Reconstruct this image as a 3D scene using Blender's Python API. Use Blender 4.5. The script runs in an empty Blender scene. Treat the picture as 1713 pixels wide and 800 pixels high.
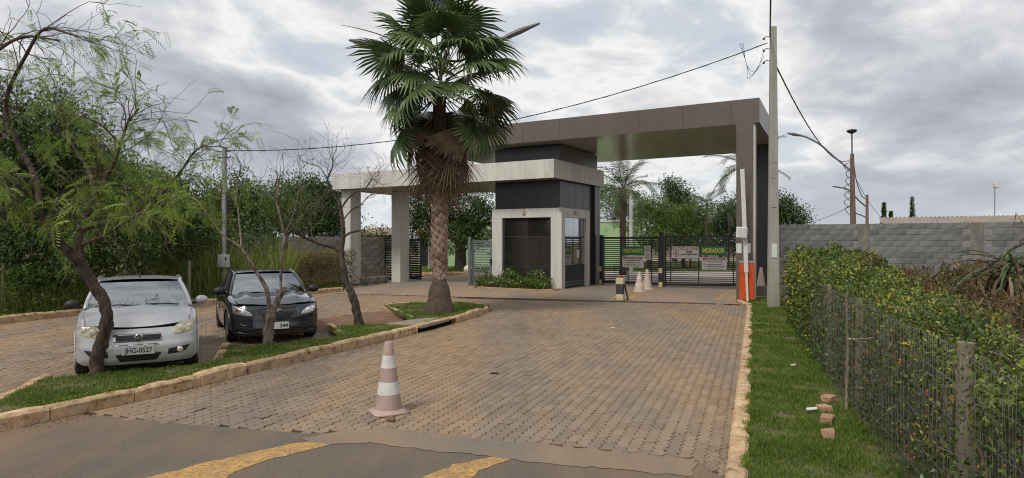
import bpy, bmesh, math, random
import numpy as np
from mathutils import Vector, Matrix
from mathutils import noise as mnoise
from mathutils.bvhtree import BVHTree

random.seed(7)
RNG = np.random.default_rng(7)
R = math.radians
S = bpy.context.scene
COL = S.collection

# ------------------------------------------------------------------ camera
H = 1.95                      # eye height
FPX = 1100.0                  # focal length in photograph pixels (1713 wide)
cam_d = bpy.data.cameras.new("camera")
cam = bpy.data.objects.new("camera", cam_d)
COL.objects.link(cam)
cam.location = (0, 0, H)
cam.rotation_euler = (R(90), 0, 0)
cam_d.sensor_width = 36
cam_d.lens = FPX / 1713 * 36
cam_d.shift_y = 5 / 1713
cam_d.clip_start = 0.05
cam_d.clip_end = 3000
S.camera = cam

# ------------------------------------------------------------------ sky
SUN_EL, SUN_AZ = 52, 215      # degrees; azimuth clockwise from +Y: behind the viewer, to the left
world = bpy.data.worlds.new("World")
S.world = world
world.use_nodes = True
wn, wl = world.node_tree.nodes, world.node_tree.links
wn.clear()
def wnode(t, **kw):
    n = wn.new(t)
    for k, v in kw.items(): setattr(n, k, v)
    return n
w_out = wnode('ShaderNodeOutputWorld')
w_bg = wnode('ShaderNodeBackground'); w_bg.inputs['Strength'].default_value = 0.1
wl.new(w_bg.outputs[0], w_out.inputs[0])
w_sky = wnode('ShaderNodeTexSky', sky_type='NISHITA', sun_disc=False)
w_sky.sun_elevation = R(SUN_EL); w_sky.sun_rotation = R(SUN_AZ)
w_sky.air_density = 1.0; w_sky.dust_density = 1.5
w_tc = wnode('ShaderNodeTexCoord')
w_sep = wnode('ShaderNodeSeparateXYZ'); wl.new(w_tc.outputs['Generated'], w_sep.inputs[0])
def wmath(op, a, b=None, c=None):
    n = wnode('ShaderNodeMath', operation=op)
    for i, x in enumerate((a, b, c)):
        if x is None: continue
        if isinstance(x, (int, float)): n.inputs[i].default_value = x
        else: wl.new(x, n.inputs[i])
    return n.outputs[0]
zz = wmath('MAXIMUM', w_sep.outputs[2], 0.0)
den = wmath('ADD', zz, 0.30)
cx = wmath('DIVIDE', w_sep.outputs[0], den)
cy = wmath('DIVIDE', w_sep.outputs[1], den)
w_comb = wnode('ShaderNodeCombineXYZ')
wl.new(cx, w_comb.inputs[0]); wl.new(cy, w_comb.inputs[1])
wl.new(wmath('MULTIPLY', zz, 1.4), w_comb.inputs[2])
def wnoise(scale, detail, rough, dist, off, lac=2.0):
    m = wnode('ShaderNodeMapping'); m.inputs['Location'].default_value = off
    wl.new(w_comb.outputs[0], m.inputs[0])
    n = wnode('ShaderNodeTexNoise'); n.inputs['Scale'].default_value = scale
    n.inputs['Detail'].default_value = detail; n.inputs['Roughness'].default_value = rough
    n.inputs['Distortion'].default_value = dist; n.inputs['Lacunarity'].default_value = lac
    wl.new(m.outputs[0], n.inputs['Vector'])
    return n.outputs[0]
OFFS = (0.0, 0.5, 0.0)
nA = wnoise(1.05, 9, 0.55, 0.25, OFFS)
nB = wnoise(3.6, 10, 0.58, 0.6, (7.3, 2.2, 1.4))
nmix = wmath('ADD', wmath('MULTIPLY', nA, 0.78), wmath('MULTIPLY', nB, 0.22))
ramp = wnode('ShaderNodeValToRGB'); wl.new(nmix, ramp.inputs[0])
el = ramp.color_ramp.elements
stops = [(0.36, (3.5, 3.8, 4.2)), (0.425, (4.1, 4.3, 4.55)), (0.465, (5.7, 5.7, 5.65)), (0.50, (4.6, 4.66, 4.77)), (0.55, (3.3, 3.45, 3.78)), (0.63, (2.35, 2.5, 2.85))]
while len(el) < len(stops): el.new(0.5)
for e, (p, c) in zip(el, stops):
    e.position = p; e.color = tuple(x / 10 for x in c) + (1,)
w_mul = wnode('ShaderNodeVectorMath', operation='SCALE'); w_mul.inputs['Scale'].default_value = 10.0
wl.new(ramp.outputs[0], w_mul.inputs[0])
w_cov = wnode('ShaderNodeValToRGB'); wl.new(nmix, w_cov.inputs[0])
w_cov.color_ramp.elements[0].position = 0.33; w_cov.color_ramp.elements[0].color = (0.65,) * 3 + (1,)
w_cov.color_ramp.elements[1].position = 0.44; w_cov.color_ramp.elements[1].color = (1, 1, 1, 1)
w_m1 = wnode('ShaderNodeMix', data_type='RGBA')
wl.new(w_cov.outputs[0], w_m1.inputs[0]); wl.new(w_sky.outputs[0], w_m1.inputs[6]); wl.new(w_mul.outputs[0], w_m1.inputs[7])
# distant air at the horizon
hz = wnode('ShaderNodeMapRange'); wl.new(w_sep.outputs[2], hz.inputs[0])
hz.inputs[1].default_value = 0.0; hz.inputs[2].default_value = 0.13; hz.inputs[3].default_value = 0.62; hz.inputs[4].default_value = 0.0
w_m2 = wnode('ShaderNodeMix', data_type='RGBA')
wl.new(hz.outputs[0], w_m2.inputs[0]); wl.new(w_m1.outputs[2], w_m2.inputs[6]); w_m2.inputs[7].default_value = (4.2, 4.45, 4.75, 1)
wl.new(w_m2.outputs[2], w_bg.inputs[0])

# ------------------------------------------------------------------ sun behind cloud
sun_d = bpy.data.lights.new("sun", 'SUN'); sun_d.energy = 1.5; sun_d.angle = R(12); sun_d.color = (1, 0.95, 0.87)
sun = bpy.data.objects.new("sun", sun_d); COL.objects.link(sun)
_d = Vector((math.sin(R(SUN_AZ)) * math.cos(R(SUN_EL)), math.cos(R(SUN_AZ)) * math.cos(R(SUN_EL)), math.sin(R(SUN_EL))))
sun.rotation_euler = _d.to_track_quat('Z', 'Y').to_euler()
sun.location = _d * 50

S.view_settings.view_transform = 'Standard'
S.view_settings.look = 'None'
S.view_settings.exposure = 0.68
S.view_settings.gamma = 1
S.render.engine = 'CYCLES'
S.cycles.filter_width = 1.1
S.cycles.max_bounces = 6
S.cycles.transparent_max_bounces = 8

# ------------------------------------------------------------------ measuring helpers
def G(px, py, z=0.0):
    """a point of the level z seen at this place of the photograph, in metres"""
    y = FPX * (H - z) / (py - 405.0)
    return Vector(((px - 856.5) * y / FPX, y, z))
def P(px, py, Y):
    return Vector(((px - 856.5) * Y / FPX, Y, H + (405.0 - py) * Y / FPX))
def lerp(a, b, t): return a + (b - a) * t
def sstep(a, b, x):
    t = min(1, max(0, (x - a) / (b - a))); return t * t * (3 - 2 * t)

# ------------------------------------------------------------------ materials
MATS = {}
def mat(name, c, c2=None, scale=6.0, detail=5, rough=0.7, metal=0.0, spec=0.5, bump=0.0, bscale=40.0, rnd=0.0, dirt=None, attr=None, trans=0.0, coat=0.0, contrast=(0.35, 0.65), stretch=None, alpha=None, emit=0.0, aniso_dirt=None):
    """principled material: two colours mixed by noise, an optional dirt layer, per-object variation and fine relief"""
    m = bpy.data.materials.new(name); m.use_nodes = True
    nt = m.node_tree; N, L = nt.nodes, nt.links
    b = N['Principled BSDF']
    tc = N.new('ShaderNodeTexCoord')
    vec = tc.outputs['Object']
    if stretch:
        mp = N.new('ShaderNodeMapping'); mp.inputs['Scale'].default_value = stretch
        L.new(vec, mp.inputs[0]); vec = mp.outputs[0]
    def noise(sc, det=detail, v=None, ro=0.6):
        n = N.new('ShaderNodeTexNoise'); n.inputs['Scale'].default_value = sc; n.inputs['Detail'].default_value = det; n.inputs['Roughness'].default_value = ro
        L.new(v or vec, n.inputs['Vector']); return n.outputs[0]
    def rng(x, lo, hi, a=0.0, bb=1.0):
        n = N.new('ShaderNodeMapRange'); L.new(x, n.inputs[0])
        for i, v in enumerate((lo, hi, a, bb)): n.inputs[i + 1].default_value = v
        return n.outputs[0]
    def mix(f, a, bb, mode='MIX'):
        n = N.new('ShaderNodeMix'); n.data_type = 'RGBA'; n.blend_type = mode
        for i, x in ((0, f), (6, a), (7, bb)):
            if isinstance(x, (int, float)): n.inputs[i].default_value = x
            elif isinstance(x, tuple): n.inputs[i].default_value = x + (1,) if len(x) == 3 else x
            else: L.new(x, n.inputs[i])
        return n.outputs[2]
    col = None
    if attr:
        at = N.new('ShaderNodeAttribute'); at.attribute_name = attr
        col = mix(at.outputs['Fac'], c, c2)
    elif c2:
        col = mix(rng(noise(scale), *contrast), c, c2)
    if dirt:
        for (dc, dscale, lo, hi, amt) in dirt:
            base = col if col is not None else c
            col = mix(rng(noise(dscale, 7), lo, hi, 0.0, amt), base, dc)
    if rnd:
        oi = N.new('ShaderNodeObjectInfo')
        v = rng(oi.outputs['Random'], 0, 1, 1 - rnd, 1 + rnd)
        base = col if col is not None else c
        n = N.new('ShaderNodeVectorMath'); n.operation = 'SCALE'
        if isinstance(base, tuple): n.inputs[0].default_value = base
        else: L.new(base, n.inputs[0])
        L.new(v, n.inputs['Scale']); col = n.outputs[0]
    if col is None: b.inputs['Base Color'].default_value = c + (1,)
    else: L.new(col, b.inputs['Base Color'])
    b.inputs['Roughness'].default_value = rough
    b.inputs['Metallic'].default_value = metal
    b.inputs['Specular IOR Level'].default_value = spec
    b.inputs['Coat Weight'].default_value = coat
    b.inputs['Coat Roughness'].default_value = 0.06
    if bump:
        bn = N.new('ShaderNodeBump'); bn.inputs['Strength'].default_value = bump; bn.inputs['Distance'].default_value = 0.02
        L.new(noise(bscale, 6), bn.inputs['Height']); L.new(bn.outputs[0], b.inputs['Normal'])
    if trans:
        tr = N.new('ShaderNodeBsdfTranslucent')
        if col is None: tr.inputs[0].default_value = c + (1,)
        else: L.new(col, tr.inputs[0])
        ms = N.new('ShaderNodeMixShader'); ms.inputs[0].default_value = trans
        L.new(b.outputs[0], ms.inputs[1]); L.new(tr.outputs[0], ms.inputs[2]); L.new(ms.outputs[0], N['Material Output'].inputs[0])
    MATS[name] = m
    return m

# ------------------------------------------------------------------ object helpers
def wm(o):
    m = o.matrix_basis.copy()
    if o.parent: m = wm(o.parent) @ o.matrix_parent_inverse @ m
    return m
def tag(o, label=None, cat=None, group=None, kind=None):
    if label: o['label'] = label
    if cat: o['category'] = cat
    if group: o['group'] = group
    if kind: o['kind'] = kind
    return o
def link(name, me, material=None, parent=None, local=False, smooth=False):
    o = bpy.data.objects.new(name, me); COL.objects.link(o)
    if material is not None and me is not None and not me.materials: me.materials.append(material)
    if smooth and me is not None:
        me.polygons.foreach_set('use_smooth', [True] * len(me.polygons))
    if parent:
        o.parent = parent
        if not local: o.matrix_parent_inverse = wm(parent).inverted()
    return o
def empty(name, loc=(0, 0, 0), rz=0.0, label=None, cat=None, group=None, parent=None):
    o = bpy.data.objects.new(name, None); COL.objects.link(o)
    o.empty_display_size = 0.2
    o.location = loc; o.rotation_euler = (0, 0, rz)
    if parent: o.parent = parent
    return tag(o, label, cat, group)
def copy_tree(o, parent=None):
    c = o.copy(); COL.objects.link(c); c.parent = parent
    for ch in list(o.children): copy_tree(ch, c)
    return c

class MB:
    """collects shapes for one mesh"""
    def __init__(self): self.v = []; self.f = []
    def add(self, vs, fs):
        n = len(self.v); self.v += [tuple(x) for x in vs]; self.f += [tuple(i + n for i in f) for f in fs]; return self
    def box(self, x0, x1, y0, y1, z0, z1, M=None):
        vs = [Vector((x, y, z)) for z in (z0, z1) for y in (y0, y1) for x in (x0, x1)]
        if M is not None: vs = [M @ v for v in vs]
        return self.add(vs, [(0, 2, 3, 1), (4, 5, 7, 6), (0, 1, 5, 4), (2, 6, 7, 3), (0, 4, 6, 2), (1, 3, 7, 5)])
    def bbox(self, x0, x1, y0, y1, z0, z1, b=0.01, M=None):
        """box with chamfered edges"""
        bm = bmesh.new()
        bmesh.ops.create_cube(bm, size=1)
        for v in bm.verts:
            v.co = Vector((lerp(x0, x1, v.co.x + .5), lerp(y0, y1, v.co.y + .5), lerp(z0, z1, v.co.z + .5)))
        bmesh.ops.bevel(bm, geom=bm.edges[:], offset=b, segments=1, affect='EDGES')
        bm.verts.index_update()
        vs = [(M @ v.co) if M is not None else v.co.copy() for v in bm.verts]
        fs = [tuple(v.index for v in f.verts) for f in bm.faces]
        bm.free()
        return self.add(vs, fs)
    def prism(self, poly, z0, z1, M=None):
        n = len(poly)
        a = sum(poly[i][0] * poly[(i + 1) % n][1] - poly[(i + 1) % n][0] * poly[i][1] for i in range(n))
        if a < 0: poly = list(reversed(poly))
        vs = [Vector((p[0], p[1], z0)) for p in poly] + [Vector((p[0], p[1], z1)) for p in poly]
        if M is not None: vs = [M @ v for v in vs]
        return self.add(vs, [tuple(reversed(range(n))), tuple(range(n, 2 * n))] + [(i, (i + 1) % n, n + (i + 1) % n, n + i) for i in range(n)])
    def tube(self, pts, rad, n=8, cap=True, gn=0.0, gf=9.0):
        pts = [Vector(p) for p in pts]
        if not hasattr(rad, '__len__'): rad = [rad] * len(pts)
        t = (pts[1] - pts[0]).normalized()
        u = t.orthogonal().normalized()
        vs, fs = [], []
        for i, p in enumerate(pts):
            if i == 0: d = pts[1] - pts[0]
            elif i == len(pts) - 1: d = pts[-1] - pts[-2]
            else: d = (pts[i + 1] - pts[i]).normalized() + (pts[i] - pts[i - 1]).normalized()
            if d.length < 1e-9: d = t
            d.normalize()
            u = (u - d * u.dot(d))
            if u.length < 1e-6: u = d.orthogonal()
            u.normalize(); w = d.cross(u)
            for k in range(n):
                a = 2 * math.pi * k / n
                rr = rad[i]
                if gn:
                    q_ = p + (u * math.cos(a) + w * math.sin(a)) * rad[i]
                    rr *= 1 + gn * (mnoise.noise(Vector((q_.x * gf, q_.y * gf, q_.z * gf * .45))) + .6 * mnoise.noise(q_ * gf * 2.6))
                vs.append(p + (u * math.cos(a) + w * math.sin(a)) * rr)
        for i in range(len(pts) - 1):
            for k in range(n):
                fs.append((i * n + k, i * n + (k + 1) % n, (i + 1) * n + (k + 1) % n, (i + 1) * n + k))
        if cap:
            fs.append(tuple(reversed(range(n)))); m = (len(pts) - 1) * n; fs.append(tuple(range(m, m + n)))
        return self.add(vs, fs)
    def lathe(self, prof, n=16, M=None, closed=False):
        vs, fs = [], []
        for (r, z) in prof:
            for k in range(n):
                a = 2 * math.pi * k / n
                v = Vector((r * math.cos(a), r * math.sin(a), z)); vs.append(M @ v if M is not None else v)
        for i in range(len(prof) - 1):
            for k in range(n):
                fs.append((i * n + k, i * n + (k + 1) % n, (i + 1) * n + (k + 1) % n, (i + 1) * n + k))
        if closed:
            fs.append(tuple(reversed(range(n)))); m = (len(prof) - 1) * n; fs.append(tuple(range(m, m + n)))
        return self.add(vs, fs)
    def grid(self, fn, nu, nv):
        vs = [fn(i / nu, j / nv) for j in range(nv + 1) for i in range(nu + 1)]
        return self.add(vs, [(j * (nu + 1) + i, j * (nu + 1) + i + 1, (j + 1) * (nu + 1) + i + 1, (j + 1) * (nu + 1) + i) for j in range(nv) for i in range(nu)])
    def sphere(self, c, r, n=10, sx=1, sy=1, sz=1):
        c = Vector(c); prof = [(math.sin(math.pi * i / (n // 2)) * r, -math.cos(math.pi * i / (n // 2)) * r) for i in range(n // 2 + 1)]
        prof[0] = (1e-4, -r); prof[-1] = (1e-4, r)
        return self.lathe(prof, n, Matrix.Translation(c) @ Matrix.Diagonal((sx, sy, sz, 1)))
    def mesh(self, name='mesh'):
        me = bpy.data.meshes.new(name); me.from_pydata(self.v, [], self.f); me.update(); return me
    def build(self, name, material, parent=None, local=False, smooth=False):
        return link(name, self.mesh(name), material, parent, local, smooth)

def np_mesh(name, V, F, rnd=None):
    me = bpy.data.meshes.new(name)
    V = np.ascontiguousarray(V, dtype=np.float32); F = np.ascontiguousarray(F, dtype=np.int32)
    me.vertices.add(len(V)); me.vertices.foreach_set('co', V.ravel())
    me.loops.add(F.size); me.loops.foreach_set('vertex_index', F.ravel())
    me.polygons.add(len(F)); me.polygons.foreach_set('loop_start', np.arange(0, F.size, F.shape[1], dtype=np.int32))
    me.update(calc_edges=True)
    if rnd is not None:
        a = me.attributes.new('rnd', 'FLOAT', 'POINT'); a.data.foreach_set('value', np.ascontiguousarray(rnd, dtype=np.float32))
    return me
def unit(a): return a / np.maximum(np.linalg.norm(a, axis=-1, keepdims=True), 1e-9)
def leaf_mesh(name, pos, dirs, nrm, length, width, rnd, fold=0.0):
    """one pointed leaf (four corners) at each position"""
    n = len(pos)
    d = unit(dirs); side = unit(np.cross(d, nrm)); up = np.cross(side, d)
    L = np.broadcast_to(np.asarray(length, float), (n,))[:, None]; W = np.broadcast_to(np.asarray(width, float), (n,))[:, None]
    a = pos; b = pos + d * L * 0.45 + side * W * 0.5 + up * W * fold; c = pos + d * L; e = pos + d * L * 0.45 - side * W * 0.5 + up * W * fold
    V = np.stack([a, b, c, e], 1).reshape(-1, 3)
    F = np.arange(4 * n).reshape(n, 4)
    return np_mesh(name, V, F, np.repeat(rnd, 4))
def blades(name, pos, height, width, lean, rnd):
    """grass blades: a bent triangle pair each"""
    n = len(pos)
    a = RNG.uniform(0, 2 * np.pi, n); t = RNG.uniform(0.1, 1, n) * lean
    d = np.stack([np.cos(a), np.sin(a), np.zeros(n)], 1); s = np.stack([-np.sin(a), np.cos(a), np.zeros(n)], 1)
    b2 = RNG.uniform(0, 2 * np.pi, n); s = np.stack([np.cos(b2), np.sin(b2), np.zeros(n)], 1)
    hgt = np.broadcast_to(np.asarray(height, float), (n,))[:, None]; w = np.broadcast_to(np.asarray(width, float), (n,))[:, None]
    up = np.array([[0, 0, 1.0]])
    v0 = pos - s * w * .5; v1 = pos + s * w * .5
    m = pos + up * hgt * .55 + d * hgt * t[:, None] * .35
    v2 = m + s * w * .4; v3 = m - s * w * .4
    v4 = pos + up * hgt * (1 - .35 * t[:, None]) + d * hgt * t[:, None]
    V = np.stack([v0, v1, v2, v3, v4], 1).reshape(-1, 3)
    i = np.arange(n) * 5
    T = np.concatenate([np.stack([i, i + 1, i + 2], 1), np.stack([i, i + 2, i + 3], 1), np.stack([i + 3, i + 2, i + 4], 1)])
    return np_mesh(name, V, T, np.repeat(rnd, 5))
def inside(poly, x, y):
    poly = np.array([(p[0], p[1]) for p in poly]); r = np.zeros(x.shape, bool)
    j = len(poly) - 1
    for i in range(len(poly)):
        xi, yi = poly[i]; xj, yj = poly[j]
        c = ((yi > y) != (yj > y)) & (x < (xj - xi) * (y - yi) / (yj - yi + 1e-12) + xi)
        r ^= c; j = i
    return r
def scatter(poly, density):
    """random points inside a polygon, more of them close to the viewer"""
    xs = [p[0] for p in poly]; ys = [p[1] for p in poly]
    n = int((max(xs) - min(xs)) * (max(ys) - min(ys)) * density)
    x = RNG.uniform(min(xs), max(xs), n); y = RNG.uniform(min(ys), max(ys), n)
    k = inside(poly, x, y); return x[k], y[k]
def text_mesh(s, size, bold=0.0, align='CENTER', extrude=0.001, spacing=1.0, width=None):
    cu = bpy.data.curves.new('lettering', 'FONT'); cu.body = s; cu.size = size; cu.offset = bold; cu.align_x = align; cu.align_y = 'CENTER'; cu.extrude = extrude; cu.space_character = spacing
    o = bpy.data.objects.new('lettering', cu); COL.objects.link(o)
    bpy.context.view_layer.update()
    me = bpy.data.meshes.new_from_object(o.evaluated_get(bpy.context.evaluated_depsgraph_get()))
    bpy.data.objects.remove(o); bpy.data.curves.remove(cu)
    me.materials.clear()
    if width:
        n = len(me.vertices); co = np.zeros(n * 3); me.vertices.foreach_get('co', co); co = co.reshape(-1, 3)
        if n:
            w = co[:, 0].max() - co[:, 0].min(); co[:, 0] = (co[:, 0] - (co[:, 0].max() + co[:, 0].min()) / 2) * width / w
            me.vertices.foreach_set('co', co.ravel())
    return me
def frame(o, right, up):
    """matrix with X = right, Y = up, Z = towards the viewer of a flat sign"""
    r = Vector(right).normalized(); u = Vector(up).normalized(); n = r.cross(u).normalized(); u = n.cross(r)
    return Matrix(((r.x, u.x, n.x, o[0]), (r.y, u.y, n.y, o[1]), (r.z, u.z, n.z, o[2]), (0, 0, 0, 1)))
# ================================================================== SETTING: ground, paving, kerbs, grass
m_earth = mat('earth', (0.16, 0.10, 0.055), (0.10, 0.11, 0.045), scale=1.2, rough=0.95, bump=0.4, bscale=12)
m_joint = mat('joint_sand', (0.035, 0.027, 0.02), (0.09, 0.058, 0.036), scale=3, rough=0.95)
m_grass_soil = mat('grass_soil', (0.07, 0.085, 0.026), (0.15, 0.115, 0.06), scale=5, rough=0.95, bump=0.5, bscale=60)
m_soil = mat('red_soil', (0.23, 0.12, 0.065), (0.13, 0.075, 0.05), scale=4, rough=0.95, bump=0.6, bscale=25)
m_concrete = mat('concrete', (0.30, 0.255, 0.20), (0.20, 0.168, 0.13), scale=5, rough=0.85, bump=0.25, bscale=60, dirt=[((0.36, 0.23, 0.12), 1.4, 0.45, 0.7, 0.8)])

def world_ground_mat(name, base, dark, dust, dust_amt, paver=False, rot=R(20.3)):
    """paving: grey base with trodden red dust lying in streaks along the carriageway; per-stone variation"""
    m = bpy.data.materials.new(name); m.use_nodes = True
    N, L = m.node_tree.nodes, m.node_tree.links
    b = N['Principled BSDF']; geo = N.new('ShaderNodeNewGeometry')
    def mapping(rot, sc, loc=(0, 0, 0)):
        mp = N.new('ShaderNodeMapping'); mp.inputs['Rotation'].default_value = (0, 0, rot); mp.inputs['Scale'].default_value = sc; mp.inputs['Location'].default_value = loc
        L.new(geo.outputs['Position'], mp.inputs[0]); return mp.outputs[0]
    def noise(v, sc, det=6, ro=0.6):
        n = N.new('ShaderNodeTexNoise'); n.inputs['Scale'].default_value = sc; n.inputs['Detail'].default_value = det; n.inputs['Roughness'].default_value = ro
        L.new(v, n.inputs['Vector']); return n.outputs[0]
    def rng(x, lo, hi, a=0.0, c=1.0):
        n = N.new('ShaderNodeMapRange'); L.new(x, n.inputs[0])
        for i, v in enumerate((lo, hi, a, c)): n.inputs[i + 1].default_value = v
        return n.outputs[0]
    def mix(f, a, c, mode='MIX'):
        n = N.new('ShaderNodeMix'); n.data_type = 'RGBA'; n.blend_type = mode
        for i, x in ((0, f), (6, a), (7, c)):
            if isinstance(x, (int, float)): n.inputs[i].default_value = x
            elif isinstance(x, tuple): n.inputs[i].default_value = x + (1,)
            else: L.new(x, n.inputs[i])
        return n.outputs[2]
    streak = noise(mapping(rot, (1.0, 0.10, 1.0)), 0.5, 5)
    blot = noise(mapping(0, (1, 1, 1)), 1.3, 8)
    fine = noise(mapping(0, (1, 1, 1)), 45, 6, 0.7)
    col = mix(rng(fine, 0.3, 0.7), base, dark)
    n = N.new('ShaderNodeMath'); n.operation = 'MULTIPLY_ADD'; L.new(blot, n.inputs[0]); n.inputs[1].default_value = 0.32; L.new(streak, n.inputs[2])
    col = mix(rng(n.outputs[0], 0.56, 0.84, 0.0, dust_amt), col, dust)
    wet = noise(mapping(rot, (1.0, 0.3, 1.0), (4, 2, 0)), 0.5, 6)
    col = mix(rng(wet, 0.55, 0.75, 0.0, 0.5), col, tuple(x * 0.55 for x in dark))
    if paver:
        at = N.new('ShaderNodeAttribute'); at.attribute_name = 'rnd'; oi = N.new('ShaderNodeObjectInfo')
        ad = N.new('ShaderNodeMath'); ad.operation = 'ADD'; L.new(at.outputs['Fac'], ad.inputs[0]); L.new(oi.outputs['Random'], ad.inputs[1])
        fr = N.new('ShaderNodeMath'); fr.operation = 'FRACT'; L.new(ad.outputs[0], fr.inputs[0])
        sc = N.new('ShaderNodeVectorMath'); sc.operation = 'SCALE'; L.new(col, sc.inputs[0]); L.new(rng(fr.outputs[0], 0, 1, 0.86, 1.13), sc.inputs['Scale']); col = sc.outputs[0]
    if not paver:
        grit = noise(mapping(0, (1, 1, 1), (2, 5, 0)), 130, 3, 0.7)
        col = mix(rng(grit, 0.54, 0.64, 0.0, 0.6), col, tuple(x * .45 for x in dark))
        col = mix(rng(grit, 0.42, 0.34, 0.0, 0.45), col, tuple(min(1, x * 1.7) for x in base))
    L.new(col, b.inputs['Base Color'])
    L.new(rng(fine, 0.2, 0.8, 0.62, 0.9), b.inputs['Roughness'])
    b.inputs['Specular IOR Level'].default_value = 0.35
    bn = N.new('ShaderNodeBump'); bn.inputs['Strength'].default_value = 0.35; bn.inputs['Distance'].default_value = 0.008
    L.new(fine, bn.inputs['Height']); L.new(bn.outputs[0], b.inputs['Normal'])
    return m
m_paver = world_ground_mat('paver', (0.245, 0.198, 0.148), (0.178, 0.143, 0.108), (0.355, 0.218, 0.11), 0.72, True)
m_asphalt = world_ground_mat('asphalt', (0.155, 0.128, 0.10), (0.085, 0.072, 0.06), (0.29, 0.18, 0.095), 0.7, rot=R(-58))
m_drive = world_ground_mat('driveway_concrete', (0.25, 0.215, 0.175), (0.19, 0.165, 0.14), (0.40, 0.235, 0.115), 0.85)
m_worn = world_ground_mat('worn_concrete', (0.22, 0.185, 0.142), (0.145, 0.12, 0.093), (0.33, 0.215, 0.12), 0.8, rot=R(-70))
m_kerb = mat('kerb_whitewash', (0.60, 0.44, 0.27), (0.40, 0.235, 0.12), scale=7, rough=0.9, bump=0.5, bscale=35, rnd=0.14,
             dirt=[((0.13, 0.075, 0.045), 9, 0.54, 0.68, 0.85), ((0.66, 0.56, 0.42), 14, 0.58, 0.7, 0.7)])
m_paint_y = mat('yellow_road_paint', (0.54, 0.31, 0.09), (0.40, 0.225, 0.075), scale=9, rough=0.8, bump=0.3, bscale=50, dirt=[((0.13, 0.105, 0.08), 30, 0.5, 0.62, 0.85), ((.19, .135, .085), 3.5, .46, .72, .5)])
m_dark = mat('dark_void', (0.012, 0.012, 0.012), rough=0.9)

def sheet(name, pts, z, material, parent=None, kind=None):
    b = MB(); b.add([(p[0], p[1], z) for p in pts], [tuple(range(len(pts)))])
    o = b.build(name, material, parent)
    bm = bmesh.new(); bm.from_mesh(o.data); bmesh.ops.recalc_face_normals(bm, faces=bm.faces[:])
    if bm.faces[0].normal.z < 0: bmesh.ops.reverse_faces(bm, faces=bm.faces[:])
    bmesh.ops.triangulate(bm, faces=bm.faces[:])
    bm.to_mesh(o.data); bm.free()
    if kind: o['kind'] = kind
    return o

# one sheet out to the horizon
b = MB(); b.grid(lambda u, v: (lerp(-1500, 1500, u), lerp(-300, 2500, v), -0.06), 6, 6)
tag(b.build('ground', m_earth), 'red earth ground reaching to the horizon', kind='structure')

LEFT_KERB = [Vector((-13.1, 6.9, 0)), G(-420, 598), G(-150, 562), G(0, 542.5), G(145, 526.5), G(260, 517), G(370, 509), G(490, 495), G(574, 488)]
DRAIN = [G(562, 491), G(860, 501), G(1194, 508.4), G(1262, 510)]
MED_FRONT = [G(-330, 796), G(-120, 750), G(0, 722), G(180, 683), G(300, 655), G(420, 624.5), G(560, 591), G(690, 560), G(760, 541.5), G(806, 527)]
MED_TIP = [G(820, 521), G(818, 516.5), G(802, 513.5), G(770, 512), G(700, 511.5), G(656, 513), G(641, 516.5)]
MED_BACK = [G(688, 538, .12), G(668, 541, .12), G(600, 543.5, .12), G(548, 546, .12), G(568, 563.5, .12), G(470, 574, .12), G(372, 578, .12), G(358, 606, .12), G(240, 618, .12), G(72, 632, .12), G(0, 668, .12), G(-90, 708, .12), G(-330, 782, .12)]
MEDIAN = MED_FRONT + MED_TIP + MED_BACK
R_KERB = [Vector((0.35, 1.6, 0)), G(1215, 800), G(1250, 516)]
NEAR = [G(1192, 790), G(1165, 770), G(900, 745), G(680, 727), G(600, 722), G(520, 726), G(330, 712), G(175, 696), G(60, 690)]

# ---- carriageway of interlocking pavers
ROAD = [Vector((-5.9, 5.55, 0)), Vector((-13.0, 6.5, 0))] + LEFT_KERB + [DRAIN[0], DRAIN[1], DRAIN[2], G(1256, 512.5), G(1255, 516), G(1222, 800)] + NEAR
road = sheet('road', ROAD + [G(-60, 735)], -0.014, m_joint); tag(road, 'block paved carriageway leading up to the gates', kind='structure')
yaw = math.atan2(0.37, 1.0)
dr = Vector((math.sin(yaw), math.cos(yaw), 0)); rt = Vector((math.cos(yaw), -math.sin(yaw), 0))
PL, PW, AMP, GAP = 0.24, 0.12, 0.016, 0.0052
def zig(t):        # zigzag side, period PL/2
    t = (t % (PL / 2)) / (PL / 2)
    return AMP * (1 - abs(2 * t - 1)) if True else 0
outline = []
ys = [0.0, .125, .25, .375, .5, .625, .75, .875, 1.0]
zz_ = [0, .0, 1, 1, 0, 0, 1, 1, 0]
zz_ = [0, 0.15, 0.85, 0.85, 0.15, -0.0, 0.85, 0.85, 0.0]
off = [AMP * (2 * (0.5 - 0.5 * math.cos(4 * math.pi * t)) - 1) for t in ys]
right = [(PW - GAP + off[i], GAP + ys[i] * (PL - 2 * GAP)) for i in range(9)]
left = [(GAP + off[i], GAP + ys[i] * (PL - 2 * GAP)) for i in range(9)]
outline = left[:1] + right + list(reversed(left[1:]))
outline = [(x - PW / 2, y - PL / 2) for x, y in outline]
n_o = len(outline)
oc = np.array(outline)
inner = oc * np.array([0.945, 0.97])
pv = np.concatenate([np.c_[oc, np.full(n_o, -0.013)], np.c_[oc, np.full(n_o, -0.004)], np.c_[inner, np.zeros(n_o)]])
quads = [(i, (i + 1) % n_o, n_o + (i + 1) % n_o, n_o + i) for i in range(n_o)] + [(n_o + i, n_o + (i + 1) % n_o, 2 * n_o + (i + 1) % n_o, 2 * n_o + i) for i in range(n_o)]
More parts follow.
